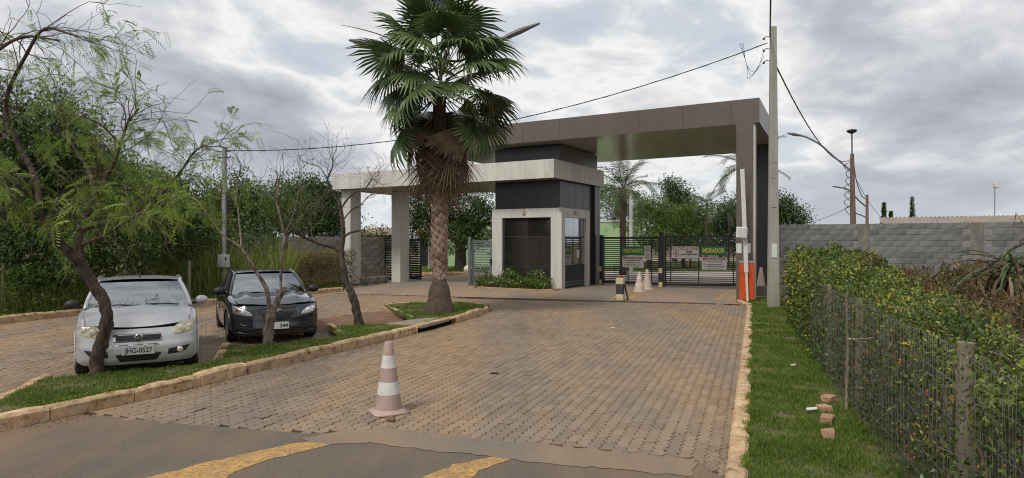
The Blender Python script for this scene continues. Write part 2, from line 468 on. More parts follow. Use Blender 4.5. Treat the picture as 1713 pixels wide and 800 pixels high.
# top as four sided strips between the two wavy sides: vertices 0,1 are the front corners, then right side up, then left side down
tops = []
rr_ = [2 * n_o + 1 + i for i in range(9)]; ll_ = [2 * n_o + 0] + [2 * n_o + n_o - 1 - i for i in range(8)]
for i in range(8): tops.append((ll_[i], rr_[i], rr_[i + 1], ll_[i + 1]))
pf = np.array(quads + tops)
us = np.arange(-30, 30) ; vs_ = np.arange(0, 130)
cu_, cv_ = np.meshgrid(np.arange(-170, 60), np.arange(-20, 115), indexing='ij')
uu = cu_ * PW; vv = cv_ * PL + (cu_ % 2) * PL / 2 + 3.0
cxs = uu * rt.x + vv * dr.x; cys = uu * rt.y + vv * dr.y
cxs = cxs.ravel(); cys = cys.ravel()
keep = inside(ROAD + [G(-60, 735)], cxs, cys) & ~inside(MEDIAN, cxs, cys)
cxs, cys = cxs[keep], cys[keep]
in_front = np.abs(cxs / np.maximum(cys, .1)) < 0.80
order = np.argsort(np.where(in_front, cys, cys + 100))
cxs, cys = cxs[order], cys[order]
dz = RNG.normal(0, 0.0028, len(cxs)); ra = RNG.normal(0, 0.012, len(cxs)); rn = RNG.uniform(0, 1, len(cxs))
one = MB(); one.v = [tuple(x) for x in pv]; one.f = [tuple(int(k) for k in q) for q in pf]
paver_me = one.mesh('paver'); paver_me.materials.append(m_paver)
a_ = paver_me.attributes.new('rnd', 'FLOAT', 'POINT')
NP = 290
for i in range(NP):
    o = bpy.data.objects.new('paver', paver_me); COL.objects.link(o)
    o.parent = road; o.location = (cxs[i], cys[i], dz[i]); o.rotation_euler = (RNG.normal(0, .012), RNG.normal(0, .012), -yaw + ra[i])
ang = -yaw + ra[NP:]
ca, sa = np.cos(ang)[:, None], np.sin(ang)[:, None]
X = pv[None, :, 0] * ca - pv[None, :, 1] * sa + cxs[NP:, None]; Y = pv[None, :, 0] * sa + pv[None, :, 1] * ca + cys[NP:, None]; Z = pv[None, :, 2] + dz[NP:, None]
V = np.stack([X, Y, Z], 2).reshape(-1, 3); nP = len(cxs) - NP
F = (pf[None] + (np.arange(nP) * len(pv))[:, None, None]).reshape(-1, 4)
link('pavers', np_mesh('pavers', V, F, np.repeat(rn[NP:], len(pv))), m_paver, road)['kind'] = 'stuff'

# ---- asphalt cross street in front, its worn paint and the concrete strip where the paving begins
street = sheet('street', [(-60, 0.5), (-60, 6.4), (-13.2, 6.6)] + [G(-330, 800)] + MED_FRONT[1:3] + [G(60, 709)] + [NEAR[-1]] + list(reversed(NEAR[:-1])) + [G(1215, 800), (1.2, 3.9), (0.1, 0.5)], 0.002, m_asphalt)
tag(street, 'asphalt street crossing in front of the paved entrance', kind='structure')
def ragged(pts, a):
    out = []
    for i in range(len(pts)):
        p, q = pts[i], pts[(i + 1) % len(pts)]; n = max(1, int((q - p).length / .07))
        for k in range(n): out.append(p.lerp(q, k / n) + Vector((random.uniform(-a, a), random.uniform(-a, a), 0)))
    return out
def strip(px_pts, z): return [G(x, y, z) for x, y in px_pts]
sheet('painted_line', ragged(strip([(150, 830), (240, 801), (330, 777), (420, 757), (500, 740), (555, 734), (570, 738), (525, 751), (450, 769), (395, 789), (330, 830)], .006), .014), 0.006, m_paint_y, street)
sheet('painted_line', ragged(strip([(600, 850), (700, 801), (760, 777), (830, 763), (865, 764), (805, 786), (765, 815), (720, 850)], .006), .014), 0.006, m_paint_y, street)
sheet('concrete_strip', ragged(strip([(500, 735), (560, 722), (640, 716), (700, 722), (800, 733), (900, 743), (1040, 756), (1168, 768), (1160, 797), (1020, 784), (900, 772), (760, 757), (690, 749), (620, 741), (555, 742)], .009), .03), 0.007, m_worn, street)

# ---- driveway behind the drain, rising a hand's breadth to the gatehouse
dd = (DRAIN[2] - DRAIN[0]).normalized(); dn = Vector((-dd.y, dd.x, 0))
def zd(x, y):
    t = (Vector((x, y, 0)) - DRAIN[0]).dot(dn)
    return 0.003 + 0.10 * sstep(0.05, 2.2, t) * sstep(-6, -0.5, x)
b = MB()
def fdrive(u, v):
    s = lerp(-1.4, 14.6, u); t = (lerp(0, 3, v / .3) if v < .3 else lerp(3, 60, ((v - .3) / .7) ** 1.5))
    if t > 6: s = lerp(-1.4 - (t - 6) * .1, 14.6 + (t - 6) * .5, u)
    q = DRAIN[0] + dd * s + dn * t
    return (q.x, q.y, zd(q.x, q.y))
b.grid(fdrive, 30, 40)
drive = b.build('driveway', m_drive, smooth=True); tag(drive, 'dusty concrete driveway running under the gatehouse', kind='structure')
def on_drive(px_pts, lift=.004):
    pts = []
    for x, y in px_pts:
        q = G(x, y, .06); q = G(x, y, zd(q.x, q.y)); q.z = zd(q.x, q.y) + lift; pts.append(q)
    return pts
def ribbon(name, px_pts, w, material, parent, lift=.004):
    pts = on_drive(px_pts, lift)
    fine = []
    for i in range(len(pts) - 1):
        for k in range(6): fine.append(pts[i].lerp(pts[i + 1], k / 6))
    fine.append(pts[-1])
    vs = []
    for i, p in enumerate(fine):
        d = (fine[min(i + 1, len(fine) - 1)] - fine[max(i - 1, 0)]); d.z = 0; d.normalize(); s = Vector((-d.y, d.x, 0)) * w / 2
        for q in (p - s, p + s): vs.append((q.x, q.y, zd(q.x, q.y) + lift))
    b = MB(); b.add(vs, [(2 * i, 2 * i + 1, 2 * i + 3, 2 * i + 2) for i in range(len(fine) - 1)])
    return b.build(name, material, parent)
ribbon('painted_line', [(905, 499), (920, 494), (932, 489.5), (950, 485.5)], .12, m_paint_y, drive)
ribbon('painted_line', [(1022, 503), (1028, 498), (1036, 493)], .12, m_paint_y, drive)
ribbon('painted_line', [(1047, 504.5), (1060, 494), (1080, 486), (1112, 480.5)], .14, m_paint_y, drive)
ribbon('painted_line', [(1197, 504), (1205, 497), (1218, 490), (1232, 485)], .13, m_paint_y, drive)
ribbon('painted_line', [(1218, 505), (1228, 498.5), (1236, 494)], .12, m_paint_y, drive)
# drain channel with its grating
m_iron = mat('rusty_iron', (0.05, 0.042, 0.036), (0.11, 0.07, 0.05), scale=20, rough=0.8, bump=.2)
b = MB(); q0 = G(858, 501); q1 = G(1200, 508.6); L_ = (q1 - q0).length; dq = (q1 - q0).normalized()
Md = Matrix.Translation(q0 - dq * 2.0) @ Matrix.Rotation(math.atan2(dq.y, dq.x), 4, 'Z')
nb = int((L_ + 2.0) / 0.07)
for i in range(nb): b.box(i * .07, i * .07 + .035, -.13, .13, -.03, .012, Md)
b.box(-.02, nb * .07, -.15, -.131, -.03, .014, Md); b.box(-.02, nb * .07, .131, .15, -.03, .014, Md)
grate = empty('drain_grate', q0, label='long iron drain grating across the foot of the gate driveway', cat='drain grate')
b.build('grating', m_iron, grate)
MB().box(-.02, nb * .07, -.128, .128, -.012, -.006, Md).build('channel', m_dark, grate)

# ---- kerbs: every stone its own piece
kerb_no = [0]
def stone_mesh(p, q, w, h, z0, side, j=0.0):
    d = (q - p); d.z = 0; L = d.length; d.normalize(); n = Vector((-d.y, d.x, 0)) * side
    nseg = max(2, int(L / 0.16)); vs = []; fs = []
    sec = [(0.0, z0), (-0.004, h - .035), (.022, h - .004), (.05, h), (w - .03, h), (w, h - .015), (w, z0)]
    for i in range(nseg + 1):
        t = i / nseg; e = 0.012 if i in (0, nseg) else 0.0
        for (a, z) in sec:
            jj = random.uniform(-j, j)
            v = p + d * (L * t) + n * (a + jj * .6); vs.append((v.x, v.y, z - (e if z > h * .6 else 0) + jj))
    m = len(sec)
    for i in range(nseg):
        for k in range(m - 1): fs.append((i * m + k, (i + 1) * m + k, (i + 1) * m + k + 1, i * m + k + 1))
    fs.append(tuple(range(m))); fs.append(tuple(reversed(range(nseg * m, nseg * m + m))))
    if side < 0: fs = [tuple(reversed(f)) for f in fs]
    me = bpy.data.meshes.new('kerb_stone'); me.from_pydata(vs, [], fs); me.update(); return me
def kerb(parent, pts, length, w, h, side, j=.006, z0=-.03, gap=.012, opening=None):
    pts = [Vector((p[0], p[1], 0)) for p in pts]
    seg = [0]
    for i in range(len(pts) - 1): seg.append(seg[-1] + (pts[i + 1] - pts[i]).length)
    def at(s):
        s = min(max(s, 0), seg[-1])
        for i in range(len(pts) - 1):
            if s <= seg[i + 1] + 1e-9: return pts[i].lerp(pts[i + 1], (s - seg[i]) / max(1e-6, seg[i + 1] - seg[i]))
        return pts[-1]
    n = max(1, round(seg[-1] / length)); s = 0
    cuts = [seg[-1] * i / n + (random.uniform(-.09, .09) * length if 0 < i < n else 0) for i in range(n + 1)]
    for i in range(n):
        p, q = at(cuts[i] + gap / 2), at(cuts[i + 1] - gap / 2)
        jn = random.uniform(-.012, .012)
        zz0 = z0
        if opening and opening[0] < (p + q).lerp(Vector(), .5).y < opening[1]: zz0 = h - .06
        link('kerb_stone', stone_mesh(p, q, w, h + jn, zz0, side, j), m_kerb, parent)
k1 = empty('kerb', G(300, 655)); tag(k1, 'worn whitewashed kerb along the grass island', kind='structure')
kerb(k1, MED_FRONT, 0.95, .15, .17, 1, opening=(G(0, 558).y, G(0, 540).y))
kerb(k1, [MED_FRONT[-1]] + MED_TIP, 0.6, .13, .12, 1)
kerb(k1, [G(641, 516.5), G(688, 539)], 0.8, .13, .12, 1)
kerb(k1, [G(546, 549), G(568, 568)], 0.8, .13, .12, 1)
kerb(k1, [G(370, 584), G(356, 612)], 0.9, .15, .12, 1)
kerb(k1, [G(70, 640), G(0, 676), G(-90, 716)], 0.9, .14, .12, 1)
k2 = empty('kerb', G(370, 509)); tag(k2, 'kerb along the far verge behind the parked cars', kind='structure')
kerb(k2, LEFT_KERB, 1.0, .15, .18, 1)
k3 = empty('kerb', G(1250, 516)); tag(k3, 'painted kerb between paving and the grass strip', kind='structure')
kerb(k3, R_KERB, 0.62, .17, .10, -1, j=.0015)
kerb(k3, [G(1250, 514), G(1232, 507)], 0.5, .15, .11, -1, j=.004)

# ---- grass island, verge, grass strip
m_blade = mat('grass_blade', (0.062, 0.118, 0.012), (0.22, 0.285, 0.05), attr='rnd', rough=0.6, trans=0.25, spec=0.2)
m_blade_dry = mat('dry_grass_blade', (0.17, 0.135, 0.06), (0.36, 0.30, 0.15), attr='rnd', rough=.8, trans=.2, spec=.1)
def lawn(poly, z, label, dens_near, dens_far, hh=.05, name='lawn', bumps=.02, wd=.006):
    o = sheet(name, poly, z, m_grass_soil); tag(o, label, kind='structure')
    x, y = scatter(poly, dens_near)
    keep = RNG.uniform(0, 1, len(x)) < np.clip((6.5 / np.maximum(y, 1)) ** 1.5, dens_far / dens_near, 1)
    keep &= np.abs(x / np.maximum(y, .5)) < 0.84
    x, y = x[keep], y[keep]
    pos = np.stack([x, y, np.full(len(x), z - .005)], 1)
    s = np.clip((y / 6.5), .8, 2.2)
    nz_ = np.array([mnoise.noise(Vector((a * 1.6, c * 1.6, 0))) + .6 * mnoise.noise(Vector((a * 5, c * 5, 3))) for a, c in zip(x[::1], y[::1])])
    kp = RNG.uniform(0, 1, len(x)) > np.clip((nz_ - .16) * 2.2, 0, .9)
    x, y, nz_, pos, s = x[kp], y[kp], nz_[kp], pos[kp], s[kp]
    tone = np.clip(.38 + .35 * nz_ + RNG.normal(0, .24, len(x)), 0, 1)
    dryk = RNG.uniform(0, 1, len(x)) < np.clip(.05 + .35 * (nz_ - .05), .02, .4)
    if dryk.sum() and hh < .08:
        gd = link('dry_grass', blades('dry_grass', pos[dryk], RNG.uniform(.4, 1.1, dryk.sum()) * hh, (wd * s)[dryk], 1.6, RNG.uniform(0, 1, dryk.sum())), m_blade_dry, o); gd['kind'] = 'stuff'
    g = link('grass', blades('grass', pos, RNG.uniform(.5, 1.25, len(x)) * hh * (1 - .5 * nz_), wd * s, 1.1, tone), m_blade, o); g['kind'] = 'stuff'
    return o
lawn(MEDIAN, .105, 'mown grass island beside the paved carriageway', 5200, 1300)
FENCE = [Vector((1.95, 1.8, 0)), Vector((2.73, 4.1, 0)), Vector((3.82, 7.4, 0)), Vector((4.50, 9.46, 0)), Vector((5.15, 11.3, 0)), Vector((6.25, 14.3, 0)), Vector((7.95, 18.6, 0))]
strip_poly = [(R_KERB[0].x + .16, R_KERB[0].y), R_KERB[1] + Vector((.15, 0, 0)), R_KERB[2] + Vector((.15, 0, 0)), G(1240, 508.5), G(1262, 503), G(1300, 503)] + [v + Vector((.25, 0, 0)) for v in reversed(FENCE)]
lawn(strip_poly, .062, 'narrow mown grass strip between kerb and wire fence', 6000, 1300, .055)
verge_poly = LEFT_KERB[1:] + [G(574, 484), Vector((-8, 33, 0)), Vector((-14, 31, 0)), Vector((-30, 36, 0)), Vector((-45, 30, 0)), Vector((-45, 6.6, 0))]
lawn([LEFT_KERB[0]] + verge_poly, .10, 'grassy verge behind the far kerb', 160, 160, .12, name='verge', wd=.012)
# bare soil of the empty parking bay
sheet('soil_patch', [G(560, 556), G(600, 551), G(660, 547), G(686, 541), G(665, 530), G(643, 521), G(600, 524), G(540, 533), G(500, 548), G(535, 556)], .007, m_soil, road)
# concrete cover of the storm drain let into the island kerb
cover = MB().prism([G(646, 541, .15), G(700, 533, .15), G(748, 530, .15), G(752, 533, .15), G(706, 545, .15)], .09, .15).build('drain_cover', m_concrete)
tag(cover, 'flat concrete storm drain cover let into the grass island', 'drain cover')

# grit, dead leaves and washed-out soil gathered along the foot of the kerbs and in worn joints
m_litter_leaf = mat('leaf_litter', (0.055, 0.035, 0.022), (0.26, 0.16, 0.085), attr='rnd', rough=.9, spec=.1)
DP = []
def along(pts, n, off0, off1, side):
    for _ in range(n):
        i = random.randrange(len(pts) - 1); t = random.random(); p_ = pts[i].lerp(pts[i + 1], t); d_ = (pts[i + 1] - pts[i]); d_.z = 0; d_.normalize(); n_ = Vector((-d_.y, d_.x, 0)) * side
        if mnoise.noise(p_ * 1.3) > -.12: DP.append(tuple(p_ - n_ * (off0 + (off1 - off0) * random.random() ** 2.5) + Vector((0, 0, .004))))
along(MED_FRONT[1:], 2600, -.01, .35, 1); along(R_KERB[1:], 1500, .0, .7, -1); along(LEFT_KERB, 700, .0, .5, -1)
DP = np.array(DP); nD = len(DP)
o = link('leaf_litter', leaf_mesh('leaf_litter', DP, RNG.normal(size=(nD, 3)) * np.array([1, 1, .12]), np.array([0, 0, 1.0]) + RNG.normal(0, .2, (nD, 3)), RNG.uniform(.008, .035, nD), RNG.uniform(.006, .022, nD), np.clip(RNG.normal(.35, .3, nD), 0, 1)), m_litter_leaf, road); o['kind'] = 'stuff'

# grass creeping over the kerb tops
SPL = []
def spill(pts, n, side, w, z):
    for _ in range(n):
        i = random.randrange(len(pts) - 1); p_ = pts[i].lerp(pts[i + 1], random.random()); d_ = (pts[i + 1] - pts[i]); d_.z = 0; d_.normalize(); n_ = Vector((-d_.y, d_.x, 0)) * side
        if mnoise.noise(p_ * 2.2) > -.05: SPL.append(tuple(p_ + n_ * (w - abs(random.gauss(0, .035))) + Vector((0, 0, z))))
spill([Vector((v.x, v.y, 0)) for v in R_KERB[1:]], 5200, -1, .18, .085); spill([Vector((v.x, v.y, 0)) for v in MED_FRONT[1:]], 6500, 1, .16, .15)
SPL = np.array(SPL)
o = link('creeping_grass', blades('creeping_grass', SPL, RNG.uniform(.03, .075, len(SPL)), .008, 1.5, np.clip(RNG.normal(.5, .25, len(SPL)), 0, 1)), m_blade, k1); o['kind'] = 'stuff'
# ================================================================== GATEHOUSE
m_white = mat('white_cladding', (0.60, 0.585, 0.535), (0.53, 0.515, 0.47), scale=2.5, rough=0.42, spec=0.4, rnd=.03, stretch=(1, 1, .18), dirt=[((0.33, 0.29, 0.235), 3.0, 0.5, 0.78, 0.55), ((.26, .23, .19), 9, .58, .75, .35)])
m_white_in = mat('white_backing', (0.30, 0.29, 0.27), rough=0.7)
m_brown = mat('brown_cladding', (0.125, 0.098, 0.082), (0.108, 0.085, 0.072), scale=2, rough=0.32, spec=0.55, rnd=.04)
m_brown_in = mat('brown_backing', (0.03, 0.025, 0.022), rough=0.7)
m_black_clad = mat('black_cladding', (0.022, 0.023, 0.026), (0.035, 0.036, 0.039), scale=3, rough=0.3, spec=0.55, rnd=.1)
m_soffit_b = mat('glossy_soffit', (0.40, 0.37, 0.335), (0.34, 0.31, 0.28), scale=3, rough=0.16, spec=0.6, bump=.05, bscale=3)
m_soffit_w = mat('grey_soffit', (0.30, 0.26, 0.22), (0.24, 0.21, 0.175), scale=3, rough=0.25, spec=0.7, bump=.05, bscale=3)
m_tint = mat('tinted_glass', (0.012, 0.011, 0.010), rough=0.03, spec=1.0, coat=1.0)
m_tint.node_tree.nodes['Principled BSDF'].inputs['IOR'].default_value = 2.7
m_mirror = mat('mirror_glass', (0.42, 0.44, 0.46), rough=0.03, metal=0.9)
m_alu = mat('brushed_aluminium', (0.55, 0.55, 0.55), rough=0.35, metal=0.8)
m_steel_dark = mat('black_gate_steel', (0.014, 0.016, 0.019), (0.03, 0.031, 0.033), scale=6, rough=0.45)
m_steel_grey = mat('grey_gate_steel', (0.15, 0.165, 0.18), (0.12, 0.13, 0.145), scale=6, rough=0.42)
m_cream = mat('cream_plaster', (0.6, 0.52, 0.38), rough=.7)

C0 = G(939.4, 484.4, .1)
e1 = Vector((-1895, 1100, 0)).normalized(); e2 = Vector((1100, 1895, 0)).normalized()
ML = Matrix.Translation((C0.x, C0.y, 0)) @ Matrix.Rotation(math.atan2(-e1.y, -e1.x), 4, 'Z')   # x to the right along the front, y to the back
def LW(x, y, z=0): return ML @ Vector((x, y, z))
gh = empty('gatehouse', (C0.x, C0.y, .1), label='entrance gatehouse with black booth, white canopy and tall brown portal beam', cat='gatehouse')
def panels_x(mb_parent, x0, x1, n, y, t, z0, z1, material, gap=.006, name='panel', cuts=None):
    """a row of cladding sheets facing the front, each one a piece; y is the face, t the thickness"""
    cs = cuts or [lerp(x0, x1, i / n) for i in range(n + 1)]
    for i in range(len(cs) - 1):
        MB().box(cs[i] + gap, cs[i + 1] - gap, y, y + t, z0, z1, ML).build(name, material, mb_parent)
def panels_y(mb_parent, y0, y1, n, x, t, z0, z1, material, gap=.006, name='panel', cuts=None):
    cs = cuts or [lerp(y0, y1, i / n) for i in range(n + 1)]
    for i in range(len(cs) - 1):
        MB().box(x - t, x, cs[i] + gap, cs[i + 1] - gap, z0, z1, ML).build(name, material, mb_parent)
BW, BD, BZ = 3.19, 2.74, 3.29
# dark tower
core = MB().box(-3.085, -.135, .115, 3.85, .02, 5.78, ML).build('tower', m_brown_in, gh)
panels_x(core, -3.1, -.12, 3, .10, .014, BZ - .02, 4.36, m_black_clad, cuts=[-3.1, -2.25, -1.05, -.12])
panels_x(core, -3.1, -.12, 3, .10, .014, 5.1, 5.76, m_black_clad, cuts=[-3.1, -2.25, -1.05, -.12])
panels_y(core, .1, 3.85, 5, -.12, .014, BZ - .02, 4.36, m_black_clad)
panels_y(core, .1, 3.85, 5, -.12, .014, 5.1, 5.76, m_black_clad)
panels_y(core, BD + .02, 3.85, 2, -.12, .014, .1, BZ - .03, m_black_clad)
for x in (-3.0, -1.62, -.22): MB().sphere(LW(x, .095, 3.62), .022, 8).build('rivet', m_alu, core)
for y in (.35, 1.0, 1.75, 2.4): MB().sphere(LW(-.115, y, 3.62), .022, 8).build('rivet', m_alu, core)

MB().box(-.115, -.02, 3.86, 3.95, .05, 4.37, ML).build('corner_trim', m_white, gh)
MB().box(-.13, .0, 3.3, 3.84, .04, 4.37, ML).build('rear_pilaster', m_black_clad, gh)
MB().box(.001, .012, 3.48, 3.52, .05, 4.37, ML).build('pilaster_trim', m_alu, gh)
# white portal round the booth
portal = MB().box(-BW + .02, -.02, .27, BD - .02, BZ - .30, BZ - .02, ML).build('booth_portal', m_white_in, gh)
zh = 2.93
panels_x(portal, 0, 0, 0, 0, .25, zh, BZ, m_white, .003, cuts=[-BW, -2.6, -.62, 0])
MB().box(-BW, -2.72, .001, .25, .06, zh - .004, ML).build('jamb', m_white, portal)
MB().box(-.47, 0, .001, .32, .06, zh - .004, ML).build('jamb', m_white, portal)
MB().box(-.24, 0, BD - .33, BD, .06, zh - .004, ML).build('jamb', m_white, portal)
panels_y(portal, 0, 0, 0, 0, .24, zh, BZ, m_white, .003, cuts=[.252, 2.3, BD])
MB().box(-BW, -BW + .2, .252, BD, .06, BZ, ML).build('jamb', m_white, portal)
# front glazing, six dark panes
fw = MB().box(-2.72, -.47, .13, .15, .06, zh, ML).build('front_window', m_steel_dark, gh)
xs_ = [-2.715, -1.60, -.475]; zs_ = [.12, .96, 2.18, zh - .005]
for i in range(2):
    for k in range(3):
        MB().box(xs_[i] + .012, xs_[i + 1] - .012, .115, .128, zs_[k] + .012, zs_[k + 1] - .012, ML).build('pane', m_tint, fw)
# side glazing
sw = MB().box(-.14, -.125, .33, BD - .34, .06, zh, ML).build('side_window', m_steel_dark, gh)
for (y0, y1, z0, z1, mm) in ((.34, 1.36, 2.17, zh - .01, m_mirror), (1.38, 2.38, 2.17, zh - .01, m_mirror), (.34, 1.36, 1.02, 2.13, m_mirror), (1.38, 2.38, 1.02, 2.13, m_tint)):
    MB().box(-.118, -.106, y0, y1, z0, z1, ML).build('pane', mm, sw)
for k in range(7): MB().box(-.12, -.09, .36, 2.38, .2 + k * .115, .245 + k * .115, ML).build('slat', m_steel_grey if k < 2 else m_steel_dark, sw)
MB().box(-.13, -.08, .34, 2.39, .99, 1.03, ML).build('sill', m_steel_dark, sw)
MB().box(-.103, -.1, 1.62, 1.9, 1.3, 1.62, ML).build('paper_notice', m_white, sw)
# wall lamps and a small camera
lm = MB().bbox(-1.73, -1.61, -.07, -.002, BZ - .23, BZ - .07, .01, ML); lm.box(-1.7, -1.64, -.05, -.002, BZ - .05, BZ - .01, ML); lm.build('wall_lamp', mat('lamp_beige', (.42, .33, .2), rough=.5), gh)
MB().bbox(.002, .07, 1.22, 1.36, BZ - .25, BZ - .08, .01, ML).build('wall_lamp', MATS['lamp_beige'], gh)
b = MB(); b.sphere(LW(-.06, -.05, BZ - .03), .05, 10); b.sphere(LW(.05, .04, BZ - .03), .05, 10); b.build('camera_dome', m_alu, gh)
# white canopy
CX0, CX1, CY0, CY1, CZ0, CZ1 = -11.35, .12, -.918, 4.03, 4.38, 5.09
can = MB().box(CX0 + .02, CX1 - .02, CY0 + .02, CY1 - .02, CZ0 + .03, CZ1 - .01, ML).build('canopy', m_white_in, gh)
panels_x(can, 0, 0, 0, CY0, .018, CZ0, CZ1, m_white, .003, name='fascia_panel', cuts=[CX0, -9.6, -8.0, -6.4, -4.8, -3.25, -1.75, -.28, CX1])
panels_y(can, CY0 + .02, CY1, 5, CX1, .018, CZ0, CZ1, m_white, .003, name='fascia_panel')
MB().box(CX0, CX0 + .018, CY0 + .02, CY1, CZ0, CZ1, ML).build('fascia_panel', m_white, can)
MB().box(CX0 + .02, CX1 - .02, CY1 - .018, CY1, CZ0, CZ1, ML).build('fascia_panel', m_white, can)
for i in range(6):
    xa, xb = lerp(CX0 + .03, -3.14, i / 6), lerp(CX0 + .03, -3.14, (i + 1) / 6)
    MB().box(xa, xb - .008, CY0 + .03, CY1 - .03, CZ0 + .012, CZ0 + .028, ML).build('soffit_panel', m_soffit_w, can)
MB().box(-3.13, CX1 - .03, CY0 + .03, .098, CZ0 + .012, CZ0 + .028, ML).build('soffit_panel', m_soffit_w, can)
def pillar(x0, x1, y0, y1, z0, z1, m, trim=None):
    MB().bbox(x0, x1, y0, y1, z0, z1, .012, ML).build('pillar', m, gh)
pillar(-11.08, -10.52, -.6, .1, -.02, CZ0 + .011, m_white)
pillar(-9.95, -9.40, 1.6, 2.3, -.02, CZ0 + .011, m_white)

# brown portal beam
F_R = P(1270.3, 163.5, 21.08); F_R.z = 0
B_R = P(1302, 222, 27.8); B_R.z = 0
BL_ = 13.4
F_L = F_R + e1 * BL_; B_L = B_R + e1 * BL_
BZ0, BZ1 = 5.79, 6.58
cen = (F_R + B_R + F_L + B_L) / 4
def inset(p, d=.02): return p + (cen - p).normalized() * d * 2
beam = MB().prism([inset(F_R), inset(B_R), inset(B_L), inset(F_L)], BZ0 + .04, BZ1 - .01).build('portal_beam', m_brown_in, gh)
def facade(p, q, z0, z1, cuts, t, material, parent, name):
    d = (q - p).normalized(); n = Vector((d.y, -d.x, 0)); L = (q - p).length
    Mx = frame(p, d, (0, 0, 1))
    for i in range(len(cuts) - 1):
        MB().box(cuts[i] * L + .004, cuts[i + 1] * L - .004, z0, z1, -t, 0, Mx).build(name, material, parent)
facade(F_L, F_R, BZ0, BZ1, [0, .11, .23, .35, .47, .585, .70, .815, .935, 1], .018, m_brown, beam, 'fascia_panel')
facade(F_R, B_R, BZ0, BZ1, [0, .25, .5, .75, 1], .018, m_brown, beam, 'fascia_panel')
facade(B_L, F_L, BZ0, BZ1, [0, .5, 1], .018, m_brown, beam, 'fascia_panel')
for i in range(9):
    p0, p1 = F_L.lerp(F_R, i / 9), F_L.lerp(F_R, (i + 1) / 9); q0, q1 = B_L.lerp(B_R, i / 9), B_L.lerp(B_R, (i + 1) / 9)
    MB().prism([p0.lerp(q0, .006), p1.lerp(q1, .006), q1.lerp(p1, .006), q0.lerp(p0, .006)], BZ0 + .02, BZ0 + .036).build('soffit_panel', m_soffit_b, beam)
# its legs
pf0 = P(1231.5, 405, 21.43); pf0.z = 0
MP = Matrix.Translation(pf0) @ Matrix.Rotation(math.atan2(-e1.y, -e1.x), 4, 'Z')
MB().bbox(0, .52, .001, .36, -.02, BZ0 + .019, .008, MP).build('pillar', m_brown, gh)
MB().box(.521, .56, .06, .36, -.02, BZ0 + .018, MP).build('pillar_lit_side', m_white, gh)  # white strip puts the light reflecting off the pillar's right side into colour
pr0 = P(1262.5, 405, 26.2); pr0.z = 0
MQ = Matrix.Translation(pr0) @ Matrix.Rotation(math.atan2(-e1.y, -e1.x), 4, 'Z')
MB().bbox(0, .72, 0, .5, -.02, BZ0 + .019, .008, MQ).build('pillar', m_black_clad, gh)

# ================================================================== GATES
def gate(name, label, p0, p1, z0, z1, nslat, material, slat_h, group=None, mull=(.5,), fw_=.06, slat_mat=None):
    d = (p1 - p0); d.z = 0; L = d.length; Mx = Matrix.Translation((p0.x, p0.y, 0)) @ Matrix.Rotation(math.atan2(d.y, d.x), 4, 'Z')
    g = empty(name, (p0.x, p0.y, z0), label=label, cat='gate', group=group)
    b = MB(); b.box(0, fw_, -.03, .03, z0, z1, Mx); b.box(L - fw_, L, -.03, .03, z0, z1, Mx); b.box(fw_, L - fw_, -.029, .029, z1 - .05, z1, Mx); b.box(fw_, L - fw_, -.029, .029, z0, z0 + .09, Mx)
    b.build('gate_frame', material, g)
    for t in mull: MB().box(t * L - .02, t * L + .02, .006, .028, z0 + .09, z1 - .05, Mx).build('mullion', material, g)
    for i in range(nslat):
        zc = lerp(z0 + .12, z1 - .07, i / (nslat - 1))
        MB().box(fw_, L - fw_, -.022, .004, zc - slat_h / 2, zc + slat_h / 2, Mx).build('slat', slat_mat or material, g)
    return Mx, L, g
V0, V1, M0, M1 = G(1009, 475.5, .1), G(1104, 479.7, .1), G(1112, 480, .1), G(1240, 481.7, .1)
MV, LV, gV = gate('sliding_gate', 'black slatted gate carrying the VISITANTE sign beside the booth', V0, V1, .16, 2.17, 22, m_steel_dark, .036, 'black slatted vehicle gates', (.33, .45, .86))
MM, LM, gM = gate('sliding_gate', 'wide black slatted gate carrying the MORADOR sign by the brown pillar', M0, M1, .16, 2.22, 24, m_steel_dark, .036, 'black slatted vehicle gates', (.08, .45, .9))
m_refl = mat('cream_reflector', (.62, .52, .25), (.5, .4, .2), scale=15, rough=.6)
def gate_post(p, label, w=.16, top=2.2, sgn=-1):
    o = empty('gate_post', (p.x, p.y, .1), label=label, cat='post', group='black gate posts')
    Mx = Matrix.Translation((p.x, p.y, 0)) @ Matrix.Rotation(R(-30), 4, 'Z')
    MB().bbox(-w / 2, w / 2, -.08, .08, .05, top, .008, Mx).build('post', m_steel_dark, o)
    for z in (.12, .68): MB().box(-w / 2 - .006, w / 2 - .05, -.086, -.02, z, z + .2, Mx).build('reflector', m_refl, o)
gate_post(G(1006, 475.7, .1) + Vector((0, -.1, 0)), 'black post between the booth and the visitor gate', .15, 2.25)
gate_post(G(1106, 480.5, .1) + Vector((0, -.1, 0)), 'black post between the two vehicle gates', .2, 2.36)
# grey pedestrian leaf left of the booth
gp0, gp1 = LW(-BW - 1.13, .22), LW(-BW - .02, .05)
_, _, gP = gate('pedestrian_gate', 'grey louvred pedestrian gate between the palm and the booth', gp0, gp1, .12, 2.02, 17, m_steel_grey, .055, None, (), .1)
o = empty('gate_post', (gp0.x, gp0.y, .0), label='slim grey post at the free end of the pedestrian gate', cat='post')
MB().lathe([(.075, 0), (.075, 2.12), (.05, 2.16), (.001, 2.17)], 12, Matrix.Translation((gp0.x - .1, gp0.y - .08, .0))).build('post', m_steel_grey, o)
MB().bbox(-.02, .06, -.1, -.03, 1.05, 1.25, .01, Matrix.Translation((gp1.x - .08, gp1.y, 0))).build('lock_box', m_steel_dark, o)
